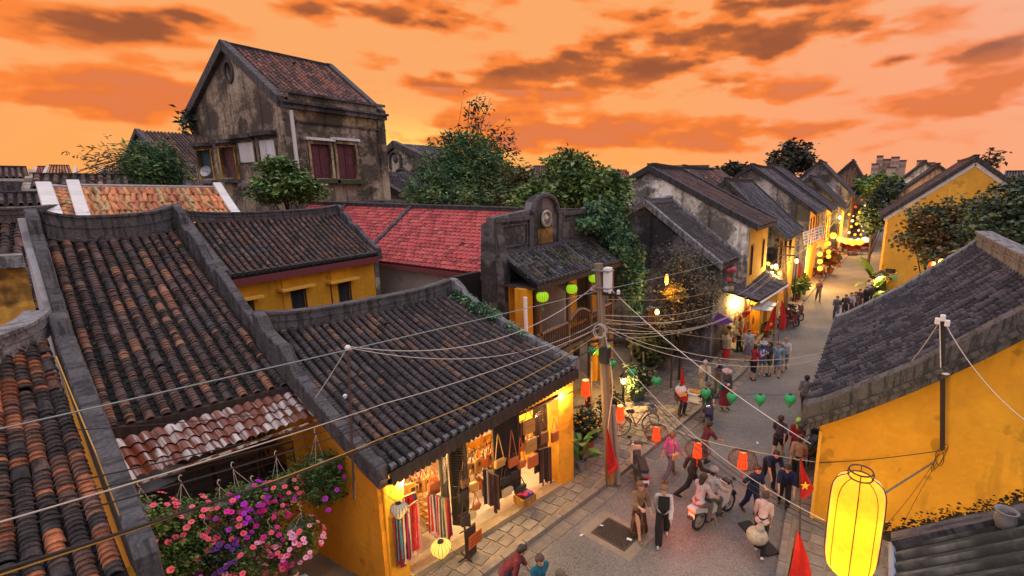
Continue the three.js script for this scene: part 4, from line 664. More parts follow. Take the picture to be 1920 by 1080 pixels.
townHouse('small house behind the far brown gable', { z0: -104, z1: -118, xf: -1.2, xr: -4.6, xb: -8, he: 6.5, hr: 9.6, gable: M.pale, ribs: 20, rows: 14, seed: 209 });
// the second row behind
townHouse('long dark roof crossing behind the flaking gable', { z0: -32, z1: -46, xf: -10.6, xr: -13.5, xb: -17, he: 7.2, hr: 9.35, gable: M.greyDark, front: M.greyDark, ribs: 34, rows: 14, pal: PAL.brown.map(([c, w]) => [[c[0] * .7, c[1] * .6, c[2] * .62], w]), seed: 211 });
townHouse('pale roofed house further back left of the far tree', { z0: -52, z1: -66, xf: -15, xr: -18.5, xb: -22, he: 7.6, hr: 10, gable: M.pale, front: M.grey, ribs: 30, rows: 10, pal: PAL.brown, seed: 212 });
townHouse('roof beside the far round tree crown', { z0: -62, z1: -72, xf: -10.5, xr: -13, xb: -16, he: 7.3, hr: 9.5, gable: M.pale, front: M.grey, ribs: 24, rows: 10, seed: 213 });
// the right hand row
townHouse('big golden gabled house on the right with dark roof edge', { z0: -42, z1: -50.5, xf: .75, xr: 5.35, xb: 8.4, he: 6.15, hr: 9.85, hb: 7.4, gable: mat('golden_wall', [.90, .47, .05], { map: TX.plaster, bumpMap: TX.bump, bumpScale: .012 }), front: M.yellow, ribs: 26, rows: 24, pal: PAL.brown.map(([c, w]) => [[c[0] * .62, c[1] * .5, c[2] * .55], w]), seed: 221, over: .45, trim: M.white });
townHouse('stained pale gabled house behind the golden one', { z0: -58, z1: -66, xf: 1.4, xr: 4.6, xb: 8, he: 7.1, hr: 9.9, gable: mat('stained_cream_wall', [.60, .44, .27], { map: TX.oldwall }), ribs: 24, rows: 14, seed: 222 });
townHouse('dark gabled house furthest along the right row', { z0: -76, z1: -86, xf: 1.7, xr: 4.6, xb: 8, he: 8.2, hr: 10.9, gable: M.pale, ribs: 24, rows: 10, seed: 223 });
townHouse('grey house past the right edge trees', { z0: -60, z1: -68, xf: 9.8, xr: 11.6, xb: 15, he: 6.9, hr: 8.8, gable: M.pale, front: M.grey, ribs: 20, rows: 14, seed: 224 });
{ // the low stall shop on the left with its open yellow front
  const h = thing('stall_shop', 'low mossy roofed shop with bright yellow open front hung with souvenirs', 'shop', v3(0, 0, 0));
  const xf = -4.75, z0 = -23.4, z1 = -29.2;
  const RL = v3(-8.2, 4.3, z0 + 2.4), RR = v3(-7.6, 4.6, z1), EL = v3(xf + .35, 2.75, z0 - .3), ER = v3(xf + .75, 2.6, z1 - .6);
  tiledRoof(h, { RL, RR, EL, ER, ribs: 24, rows: 20, r: .08, pal: PAL.slate, seed: 231, low: true, singles: 0, sag: .08 });
  wall(h, 'front_wall', M.yellow, v3(xf, 0, z0 - 2.7), v3(xf + .3, 0, z1 - .4), [[0, 0], [3.5, 0], [3.5, 2.65], [0, 2.75]], { holes: [rect(.7, .12, 1.5, 2.2)] });
  mesh('door', box(.05, 2.1, .8, xf - .05, 1.15, z0 - 3.8), mat('ochre_door', [.42, .20, .03], { map: TX.wood }), h);
  wall(h, 'inner_wall', M.yellow, v3(xf - 2.6, 0, z0 - .1), v3(xf - 2.6, 0, z1), [[0, 0], [5.6, 0], [5.6, 3.4], [0, 3.4]]);
  wall(h, 'partition_wall', M.yellow, v3(xf - 2.6, 0, z0 - 2.75), v3(xf, 0, z0 - 2.75), [[0, 0], [2.6, 0], [2.6, 2.8], [0, 3.3]]);
  wall(h, 'side_wall', M.greyDark, v3(xf - 3.4, 0, z0 + 1.9), v3(xf - 2.0, 0, z0 + .3), [[0, 0], [2.1, 0], [2.1, 2.9], [0, 4.1]]);
  mesh('floor', box(2.6, .1, 5.4, xf - 1.3, .16, (z0 + z1) / 2), M.floor, h);
  const aw = mesh('awning', beam(v3(xf + .55, 2.42, z0 + .25), v3(xf + .55, 2.42, z0 - 1.8), .9, .02), mat('tarp', [.42, .44, .42], { map: TX.cloth, roughness: .5 }), h); aw.name = numbered('awning');
  mesh('awning_frame', merge([bar(v3(xf + .1, 2.44, z0 + .25), v3(xf + 1, 2.44, z0 + .25), .02), bar(v3(xf + .1, 2.44, z0 - .8), v3(xf + 1, 2.44, z0 - .8), .02), bar(v3(xf + .55, 2.45, z0 + .25), v3(xf + .55, 2.45, z0 - 1.8), .02), bar(v3(xf + 1, 0, z0 - 1.75), v3(xf + 1, 2.5, z0 - 1.75), .03)]), M.metal, h);
  mesh('gutter', tube([v3(EL.x + .05, 2.62, z0 - .3), v3(ER.x + .05, 2.48, z1 - .5)], .06, 8), M.white, h);
  HR.stall = { xf, z0, z1 };
  lamp(v3(xf - .9, 2.35, z0 - .9), [1, .62, .18], 9); lamp(v3(xf - .5, 2.3, z0 - 2.2), [1, .62, .18], 12);
  single('porch_canopy', (() => { const g = beam(atX(1338, 478, -6.4).setY(4.55), atX(1405, 470, -6.4).setY(4.5), 1.2, .05); return g; })(), mat('pink_red_sheet', [.36, .12, .11], { map: TX.rust, roughness: .6 }), 'faded red sheet canopy above the mossy stall roof', 'canopy');
}
{ // the near right house: roof to the street, gable to the camera
  const zg = -12, z0 = -11.85, z1 = -20.8, RX = 3.15, RY = 6.25, EX = -.95, EY = 2.85;
  const h = thing('gabled_house', 'orange yellow gabled house at right with dark ribbed roof and mossy wall foot', 'house', v3(0, 0, 0));
  const RL = v3(RX, RY, z1), RR = v3(RX, RY, z0), EL = v3(EX, EY, z1), ER = v3(EX, EY, z0);
  tiledRoof(h, { RL, RR, EL, ER, ribs: 27, rows: 52, r: .086, tall: 1.3, pal: PAL.slate, seed: 71, singles: 300, near: 1, longs: .07, sag: .22, v0: .03, rough: .3 });
  const capm = mat('grey_blue_mortar', [.27, .285, .32], { map: TX.mortar, bumpMap: TX.bump, bumpScale: .015 });
  const prof = [[0, 0], [0, .28], [.1, .26], [.5, .24], [.9, .24], [1, .3], [1, 0]];
  rim(h, 'verge', v3(RX, RY, z1 - .05), v3(EX, EY, z1 - .05), .42, prof, capm, .3, .22); rim(h, 'verge', v3(RX, RY, z0 + .02), v3(EX - .05, EY, z0 + .02), .34, prof, M.cap, .34, .22);
  const t1 = mesh('verge_moulding', merge([0, 1, 2, 3, 4, 5, 6, 7].map((i) => { const f = (s) => { const p = v3(RX, RY, z0 + .22).lerp(v3(EX - .05, EY, z0 + .22), s); p.y -= .22 * 4 * s * (1 - s) + .12; return p; }; return beam(f(i / 8), f((i + 1) / 8), .08, .1); })), M.cap, h); void t1;
  ridgeBand(h, v3(RX, RY, z1), v3(RX, RY, z0), .34, .34, .02, capm);
  const hb = 4.4, xb = 7.2, curve = (x) => { const s = (RX - x) / (RX - EX); return lerp(RY, EY, s) - .22 * 4 * s * (1 - s) - .06; };
  const ol = [[0, 0]]; const xw = -.62; ol.push([xb - xw, 0], [xb - xw, hb]); for (let i = 0; i <= 10; i++) { const x = lerp(RX, xw, i / 10); ol.push([x - xw, curve(x)]); }
  wall(h, 'gable_wall', M.yellow, v3(xw, 0, zg), v3(xb, 0, zg), ol, { t: .25 });
  wall(h, 'rear_gable_wall', M.yellow, v3(xw, 0, z1 + .2), v3(xb, 0, z1 + .2), ol, { t: .25, side: 1 });
  wall(h, 'front_wall', M.yellow2, v3(xw, 0, zg), v3(xw, 0, z1), [[.25, 0], [8.55, 0], [8.55, 2.5], [.25, 2.5]], { t: .2, side: 1, holes: [rect(1.6, .1, 3, 2.1), rect(5, .1, 6.6, 2.1)] });
  tiledRoof(h, { RL: RR, RR: RL, EL: v3(xb + .3, hb - .1, z0), ER: v3(xb + .3, hb - .1, z1), ribs: 20, rows: 14, r: .12, pal: PAL.slate, seed: 72, low: true, name: 'rear_roof' });
  mesh('corner_strip', box(.07, 2.45, .06, xw + .03, 1.25, zg + .03), M.yellowPlain, h);
  // black mould rising from the foot of the wall, on its own thin coat of render
  const mo = [], rnd = mulberry(5); const m0 = atZ(1680, 1000, zg), m1 = atZ(1920, 945, zg), mx = (x) => m0.y + (x - m0.x) * (m1.y - m0.y) / (m1.x - m0.x); mo.push([.0, .0]); mo.push([7.2, 0], [7.2, mx(6.6) - .2]); for (let x = 6.6; x >= .6; x -= .035) mo.push([x - xw, Math.max(.05, mx(x) + .02 + rnd() * .09 + .04 * Math.sin(x * 7) + .03 * Math.sin(x * 23))]); mo.push([1.1, .05]);
  const moss = mesh('mould', stand(slab(mo, .012), v3(xw, 0, zg), v3(xb, 0, zg), 1), mat('black_mould', [.06, .05, .02], { map: TX.oldwall, bumpMap: TX.bump, bumpScale: .02 }), h); void moss;
  const fl = []; for (let i = 0; i < 900; i++) { const x = .7 + rnd() * 3.4, y = mx(x) + .05 + rnd() * rnd() * .42, s = .006 + rnd() * rnd() * .03; const c = new THREE.CircleGeometry(s, 5); c.scale(1 + rnd(), .7 + rnd() * .6, 1); c.translate(x, y, zg + .006 + rnd() * .002); fl.push(clean(c)); } mesh('mould_spots', merge(fl), mat('black_mould'), h).userData.kind = 'stuff';
}
{ // corrugated lean-to at the lower right corner
  const a = atZ(1676, 1018, -7.2), b = atZ(1990, 950, -7.2), c = v3(a.x - .05, a.y, -3.5), d = v3(b.x, b.y, -3.5);
  const h = thing('lean_to', 'grey corrugated sheet roof at the lower right corner', 'lean-to roof', v3(0, 0, 0));
  const n = 17, C = [], P = [], idx = [], seg = n * 8, rnd = mulberry(3);
  for (let i = 0; i <= seg; i++) { const t = i / seg, w = Math.sin(t * n * 2 * PI) * .045, cv = .34 + .66 * smooth(-.7, .6, Math.sin(t * n * 2 * PI)); for (let k = 0; k <= 6; k++) { const s = k / 6, p = a.clone().lerp(b, s), q = c.clone().lerp(d, s); p.lerp(q, t); P.push(p.x, p.y + w, p.z); C.push(cv, cv, cv); } }  // shading of the valleys put into the vertex colour
  for (let i = 0; i < seg; i++) for (let k = 0; k < 6; k++) { const e = i * 7 + k; idx.push(e, e + 7, e + 1, e + 1, e + 7, e + 8); }
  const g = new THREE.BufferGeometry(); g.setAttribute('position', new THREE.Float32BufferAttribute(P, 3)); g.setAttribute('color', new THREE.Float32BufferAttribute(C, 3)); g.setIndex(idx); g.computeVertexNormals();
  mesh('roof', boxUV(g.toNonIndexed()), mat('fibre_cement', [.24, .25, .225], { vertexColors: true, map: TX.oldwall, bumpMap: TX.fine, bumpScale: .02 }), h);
  mesh('roof_edge', beam(a.clone().add(v3(-.02, .05, 0)), b.clone().add(v3(0, .05, 0)), .2, .08), M.cap, h);
  mesh('gutter_pipe', bar(v3(a.x - .02, a.y - .02, a.z + .02), v3(c.x, c.y - .05, c.z), .045, 12), mat('grey_blue_pipe', [.22, .26, .33], { roughness: .5 }), h);
  mesh('post', merge([box(.12, a.y, .12, a.x + .15, a.y / 2 - .1, a.z + .1)]), M.woodDark, h);
  mesh('side_wall', box(.15, a.y - .3, 3.4, a.x + .25, (a.y - .3) / 2, -5.4), M.greyDark, h);
  single('clay_pot', lathe([[.05, 0], [.09, .02], [.12, .12], [.10, .2], [.13, .24], [.11, .25], [.08, .2], [.06, .05]], 14), M.potGrey, 'small broken clay pot on the top edge of the corrugated roof', 'pot', undefined, atZ(1882, 990, -7.1));
}
// ornate white gable and dark roofs behind the tree
{
  const h = thing('assembly_hall', 'weathered white ornate gable with arched reliefs behind the bamboo', 'hall', v3(0, 0, 0));
  const z = -30, q = (x, y) => atZ(x, y, z), a = q(700, 345), b = q(845, 345), pk = q(740, 270), lo = q(700, 306), ro = q(818, 318);
  const A = v3(a.x, 0, z), B = v3(b.x, 0, z), f = (p) => [p.x - A.x, p.y];
  wall(h, 'gable_wall', M.pale, A, B, [[0, 0], [b.x - a.x, 0], [b.x - a.x, ro.y], f(pk), [0, lo.y]], { t: .4 });
  const arches = []; for (const [px, py, r] of [[755, 336, .9], [785, 336, .9], [720, 333, .9], [742, 300, .7], [708, 325, .5]]) { const p = q(px, py), x = p.x - A.x, pts = []; for (let i = 0; i <= 10; i++) { const t = PI * i / 10; pts.push(v3(x - Math.cos(t) * r, p.y + Math.sin(t) * r, .08)); } pts.unshift(v3(x - r, p.y - .8, .08)); pts.push(v3(x + r, p.y - .8, .08)); arches.push(tube(pts, .12, 6, 30), ball(.3, x, p.y + .1, .05, 1, 1.2, .4)); }
  mesh('arch_relief', stand(merge(arches), A, B, 1), M.cap, h).userData.kind = 'stuff';
  rim(h, 'verge', v3(pk.x, pk.y, z), v3(lo.x, lo.y, z), .5, PLAIN.map(([s, y]) => [s, y * 1.3]), M.cap, .3); rim(h, 'verge', v3(pk.x, pk.y, z), v3(b.x, ro.y, z), .5, PLAIN.map(([s, y]) => [s, y * 1.3]), M.cap, .3);
  tiledRoof(h, { RL: v3(pk.x, pk.y, z), RR: v3(pk.x, pk.y, z - 6), EL: v3(b.x, ro.y, z), ER: v3(b.x, ro.y, z - 6), ribs: 20, rows: 14, r: .14, pal: PAL.slate, seed: 81, low: true });
  const h2 = thing('tiled_house', 'small dark roof in front of the ornate white gable', 'house', v3(0, 0, 0));
  const z2 = -22.5, e = (x, y) => atZ(x, y, z2), p0 = e(700, 322), p1 = e(765, 372);
  tiledRoof(h2, { RL: v3(p0.x - 1, p0.y, z2), RR: v3(p0.x - 1, p0.y, z2 - 6), EL: v3(p1.x, p1.y, z2), ER: v3(p1.x, p1.y, z2 - 6), ribs: 22, rows: 16, r: .1, pal: PAL.slate, seed: 82, low: true });
  rim(h2, 'verge', v3(p0.x - 1, p0.y, z2), v3(p1.x, p1.y, z2), .35, PLAIN, M.cap, .3);
  wall(h2, 'gable_wall', M.grey, v3(p0.x - 4, 0, z2 - .1), v3(p1.x - .3, 0, z2 - .1), [[0, 0], [p1.x - p0.x + 3.7, 0], [p1.x - p0.x + 3.7, p1.y], [3, p0.y], [0, p1.y]], { t: .3 });
  const bl = []; for (let i = 0; i < 11; i++) bl.push(lathe([[.05, 0], [.09, .15], [.05, .4], [.08, .55]], 6, atX(706 + i * 4.2, 378, -25).x, 0, atX(706 + i * 4.2, 378, -25).z)); void bl;
}
{ // the big brown roof left of the tower
  const z = -24, q = (x, y) => atZ(x, y, z), pk = q(258, 245), er = q(400, 350);
  const h = thing('tiled_house', 'long brown tile roof with dark gable left of the tower house', 'house', v3(0, 0, 0));
  const RL = v3(pk.x, pk.y, z), RR = v3(pk.x + 4, pk.y - .1, z - 14);
  tiledRoof(h, { RL, RR, EL: v3(pk.x + 11, pk.y - 6.5, z), ER: v3(pk.x + 15, pk.y - 6.5, z - 14), ribs: 46, rows: 26, r: .13, pal: PAL.brown.map(([c, w]) => [[c[0] * .9, c[1] * .8, c[2] * .7], w]), seed: 91, low: true });
  wall(h, 'gable_wall', M.greyDark, v3(pk.x - 8, 0, z - .1), v3(pk.x + 11, 0, z - .1), [[0, 0], [19, 0], [19, pk.y - 6.6], [8, pk.y - .1], [0, pk.y - 5]], { t: .3 });
  rim(h, 'verge', v3(pk.x, pk.y, z), v3(pk.x + 11, pk.y - 6.5, z), .5, PLAIN, M.cap, .3); rim(h, 'verge', v3(pk.x, pk.y, z), v3(pk.x - 8, pk.y - 5, z), .5, PLAIN, M.cap, .3);
}
// low roofs at the left edge behind the orange roof
{
  const far = (label, x0, y0, x1, y1, dist, depth, pal, wallM, seed, drop = 1.6) => { // a roof seen from its eave side
    const RL = atD(x0, y0, dist + depth), RR = atD(x1, y0, dist + depth); RR.y = RL.y = (RL.y + RR.y) / 2; const EL = atD(x0 - 6, y1, dist), ER = atD(x1 + 6, y1, dist); EL.y = ER.y = (EL.y + ER.y) / 2;
    const h = thing('distant_house', label, 'house', v3(0, 0, 0));
    const w = RL.distanceTo(RR), n = Math.max(8, Math.min(40, w / .35 | 0));
    tiledRoof(h, { RL, RR, EL, ER, ribs: n, rows: 10, r: w / n * .34, pal, seed, low: true });
    const L = EL.distanceTo(ER); wall(h, 'wall', wallM, v3(EL.x, 0, EL.z), v3(ER.x, 0, ER.z), [[0, 0], [L, 0], [L, EL.y - .05], [0, EL.y - .05]], { t: .3 });
    const dir = RL.clone().sub(EL).setY(0); for (const [r, e, s] of [[RL, EL, 1], [RR, ER, -1]]) { const far2 = e.clone().addScaledVector(dir, 2), ll = e.distanceTo(far2.clone().setY(e.y)); wall(h, 'gable_wall', wallM, v3(e.x, 0, e.z), v3(far2.x, 0, far2.z), [[0, 0], [ll, 0], [ll, e.y], [ll / 2, r.y - .05], [0, e.y]], { t: .3, side: -s }); }
    ridgeBand(h, RL, RR, .4, .1, 0, M.cap); return { h, EL, ER };
  };
  far('dark ribbed roof just behind the white edged orange roof', 62, 330, 300, 352, 38, 4, PAL.brown, M.grey, 301);
  const v = far('grey roofed house with vent blocks at the far left edge', -40, 315, 50, 333, 45, 5, PAL.brown, M.grey, 302);
  const d = v.ER.clone().sub(v.EL).normalize(), wh = mat('white_wall', [.62, .6, .56], { map: TX.plaster });
  mesh('vent_band', beam(v.EL.clone().add(v3(0, -.6, .1)), v.ER.clone().add(v3(0, -.6, .1)), .15, .8), M.cap, v.h);
  mesh('white_band', beam(v.EL.clone().add(v3(0, -1.6, .1)), v.ER.clone().add(v3(0, -1.6, .1)), .12, .9), wh, v.h);
  for (let i = 0; i < 6; i++) { const p = v.EL.clone().lerp(v.ER, .2 + i * .15); mesh('window', box(1.0, .45, .1, p.x, p.y - 1.55, p.z + .2, Math.atan2(-d.z, d.x)), M.woodDark, v.h); }
  far('low dark roof row at the far left edge below the vent blocks', -60, 365, 78, 385, 30, 3, PAL.dark, M.grey, 303);
  far('red roofed white house far left on the skyline', 92, 311, 130, 325, 90, 8, PAL.orange, wh, 304);
  far('small red roofed house on the left skyline', 70, 313, 88, 328, 95, 6, PAL.red, wh, 305);
  far('pale house with red roof beside the small bamboo on the skyline', 196, 313, 225, 322, 80, 6, PAL.orange, wh, 306);
  far('little red roofs on the skyline left of the flaking gable', 1148, 319, 1176, 331, 120, 10, PAL.red, wh, 307);
  far('dark roof on the skyline beside the leafy tree', 1000, 312, 1030, 330, 70, 6, PAL.brown, M.grey, 308);
  far('grey roof on the skyline left of the flaking gable', 1140, 330, 1165, 344, 60, 6, PAL.slate, M.grey, 309);
  far('low dark roof under the long skyline roof', 1250, 312, 1330, 330, 62, 6, PAL.brown, M.grey, 310);
  far('dark roof beside the right skyline trees', 1885, 322, 1925, 335, 70, 5, PAL.slate, M.pale, 311);
}
{ // hotel towers on the skyline
  const wallM = mat('hotel_wall', [.62, .46, .36], { map: TX.plaster }), roofM = mat('hotel_roof', [.30, .13, .10], { map: TX.tile }), dark = mat('hotel_window', [.30, .20, .16], { roughness: .4 });  // window colour paled to stand in for distance haze
  const hotel = (label, px, base, dist, blocks) => {
    const h = thing('hotel', label, 'hotel', v3(0, 0, 0)); const k = dist / 915 * .78;
    const d = RAY(px, base).setY(0).normalize(), r = v3(-d.z, 0, d.x), o = EYE.clone().setY(0).addScaledVector(d, dist), ry = Math.atan2(-r.z, r.x);
    for (const [x0, x1, top, dep] of blocks) {
      const w = (x1 - x0) * k, c = o.clone().addScaledVector(r, ((x0 + x1) / 2 - px) * k).addScaledVector(d, dep), H = 8.2 + (345 - top) * k * 1.02;
      const b = mesh('block', box(w, H, 9, c.x, H / 2, c.z, ry), wallM, h);
      mesh('block_roof', box(w * 1.06, H * .02 + .4, 9.6, c.x, H + .2, c.z, ry), roofM, b);
      const nx = Math.max(2, Math.round(w / 3.2)), ny = Math.floor((H - 14) / 3.4);
      for (let i = 0; i < nx; i++) for (let j = 0; j < ny; j++) { const p = c.clone().addScaledVector(r, (-.5 + (i + .5) / nx) * w).addScaledVector(d, -4.52); mesh('window', box(1.5, 1.7, .12, p.x, H - 2.6 - j * 3.4, p.z, ry), dark, b); }
    } return h;
  };
  hotel('pale hotel block with stepped roof on the right skyline', 1668, 340, 330, [[1641, 1652, 293, 0], [1652, 1666, 299, 3], [1666, 1680, 296, -2], [1680, 1692, 302, 1], [1634, 1646, 308, -4], [1660, 1676, 315, -7]]);
  hotel('smaller pale hotel further right on the skyline', 1728, 340, 350, [[1716, 1732, 303, 0], [1732, 1746, 307, 3]]);
}

// ------------------------------------------------------------------ trees and plants
const GREEN0 = { tree: [[.065, .125, .028], [.10, .18, .04], [.035, .07, .02], [.15, .21, .05]], bamboo: [[.055, .125, .045], [.085, .17, .06], [.03, .075, .03], [.13, .19, .06]], dark: [[.022, .045, .022], [.035, .06, .03], [.014, .028, .016], [.06, .085, .04]], dry: [[.10, .095, .06], [.07, .07, .045], [.045, .045, .032], [.14, .12, .07]], vine: [[.035, .10, .045], [.065, .16, .07], [.02, .055, .03], [.12, .21, .10]], lime: [[.14, .24, .03], [.20, .30, .04], [.08, .15, .025], [.10, .19, .03]], moss: [[.09, .11, .03], [.06, .085, .025], [.13, .15, .04], [.05, .06, .02]], rusty: [[.06, .085, .03], [.12, .085, .03], [.04, .055, .026], [.16, .095, .03]] };
const GREEN = Object.fromEntries(Object.entries(GREEN0).map(([k, l]) => [k, l.map((c) => c.map((x) => x * (k === 'dry' || k === 'lime' ? 1.15 : 1.3)))]));
function foliage({ blobs, n, size, cols, seed = 1, long = 1.8, droop = .2, clump = 14, spread = .34, shell = .55, hang = 0 }) {
  // leaf-sized folded blades in clumps through the volume of some ellipsoids [x, y, z, rx, ry, rz]
  const rnd = mulberry(seed * 131 + 7), P = [], C = [], Nn = [], vol = blobs.map((b) => b[3] * b[4] * b[5]), tot = vol.reduce((a, b) => a + b, 0), q = new THREE.Quaternion(), e = new THREE.Euler();
  const a = v3(), b = v3(), c = v3(), d = v3(), m = v3();
  blobs.forEach((B, k) => {
    const cl = Math.max(2, Math.round(n * vol[k] / tot / clump));
    for (let i = 0; i < cl; i++) {
      const th = rnd() * 2 * PI, ph = Math.acos(1 - 2 * rnd()), rr = (shell + (1 - shell) * rnd()) * (.86 + .3 * rnd()), dx = Math.sin(ph) * Math.cos(th), dy = Math.cos(ph), dz = Math.sin(ph) * Math.sin(th);
      const cx = B[0] + dx * rr * B[3], cy = B[1] + dy * rr * B[4] - hang * rnd(), cz = B[2] + dz * rr * B[5], col = cols[rnd() * cols.length | 0], tone = .65 + rnd() * .7, sp = spread * (.6 + rnd() * .8);
      for (let j = 0; j < clump; j++) {
        const s = size * (.6 + rnd() * .8), x = cx + (rnd() + rnd() - 1) * sp, y = cy + (rnd() + rnd() - 1) * sp * .8, z = cz + (rnd() + rnd() - 1) * sp;
        e.set((rnd() - .5) * 2.2 - droop, rnd() * 2 * PI, (rnd() - .5) * 1.6); q.setFromEuler(e);
        a.set(0, 0, 0); b.set(-s * .5, .12 * s, s * long * .45); c.set(s * .5, .12 * s, s * long * .45); d.set(0, -.12 * s * long, s * long); m.set(0, 0, s * long * .5);
        for (const w of [a, b, c, d]) { w.applyQuaternion(q); w.x += x; w.y += y; w.z += z; }
        P.push(a.x, a.y, a.z, b.x, b.y, b.z, d.x, d.y, d.z, a.x, a.y, a.z, d.x, d.y, d.z, c.x, c.y, c.z);
        const t = tone * (.8 + rnd() * .4); for (let k2 = 0; k2 < 6; k2++) C.push(col[0] * t, col[1] * t, col[2] * t);
      }
    }
  });
  const g = new THREE.BufferGeometry(); g.setAttribute('position', new THREE.Float32BufferAttribute(P, 3)); g.setAttribute('color', new THREE.Float32BufferAttribute(C, 3)); g.setAttribute('uv', new THREE.BufferAttribute(new Float32Array(P.length / 3 * 2), 2)); g.computeVertexNormals(); return g;
}
function limbs(base, top, n, r, seed, blobs) { // a tapered trunk with limbs out to the clumps
  const rnd = mulberry(seed), g = [], k = 5, pts = []; for (let i = 0; i <= k; i++) { const t = i / k; pts.push(base.clone().lerp(top, t).add(v3((rnd() - .5) * .25 * t, 0, (rnd() - .5) * .25 * t))); }
  for (let i = 0; i < k; i++) g.push(bar(pts[i], pts[i + 1], lerp(r, r * .45, i / k), 8, lerp(r, r * .45, (i + 1) / k)));
  for (let i = 0; i < n; i++) { const b = blobs[rnd() * blobs.length | 0], s = pts[1 + (rnd() * k | 0)], th = rnd() * 2 * PI, e = v3(b[0] + Math.cos(th) * b[3] * .7, b[1] + (rnd() - .3) * b[4], b[2] + Math.sin(th) * b[5] * .7), md = mid(s, e).add(v3(0, .2, 0)); g.push(bar(s, md, r * .32, 5, r * .2), bar(md, e, r * .2, 4, r * .06)); }
  return merge(g);
}
function tree(name, label, o) {
  const { base, blobs, n, size, cols, seed, r = .15, group } = o;
  const t = thing(name, label, o.cat || 'tree', base, 0, group), rel = blobs.map((b) => [b[0] - base.x, b[1] - base.y, b[2] - base.z, b[3], b[4], b[5]]);
  let top = v3(rel[0][0], rel[0][1], rel[0][2]);
  mesh('trunk', limbs(v3(0, 0, 0), top, o.limbs ?? 14, r, seed, rel), o.bark || M.bark, t);
  const c = mesh('crown', foliage({ ...o, blobs: rel, n, size, cols, seed }), M.leaf, t); c.userData.kind = 'stuff';
  if (o.sprigs) { const c2 = mesh('sprigs', foliage({ ...o.sprigs, blobs: o.sprigs.blobs.map((b) => [b[0] - base.x, b[1] - base.y, b[2] - base.z, b[3], b[4], b[5]]) }), M.leaf, t); c2.userData.kind = 'stuff'; const g = [], rnd = mulberry(seed + 5); for (const b of o.sprigs.blobs) for (let i = 0; i < (o.sprigs.stems || 3); i++) { const e = v3(b[0] - base.x + (rnd() - .5) * b[3] * 1.4, b[1] - base.y + (rnd() - .2) * b[4], b[2] - base.z + (rnd() - .5) * b[5]); const s = top.clone().add(v3((rnd() - .5), 0, (rnd() - .5))); g.push(tube([s, mid(s, e).add(v3(0, .3, 0)), e], .014, 4, 6)); } mesh('twigs', merge(g), M.bark, t).userData.kind = 'stuff'; }
  return t;
}
const blob = (px, py, dist, rx, ry, rz) => { const p = atD(px, py, dist), k = dist / 935; return [p.x, p.y, p.z, rx * k, ry * k, rz ?? rx * k]; };
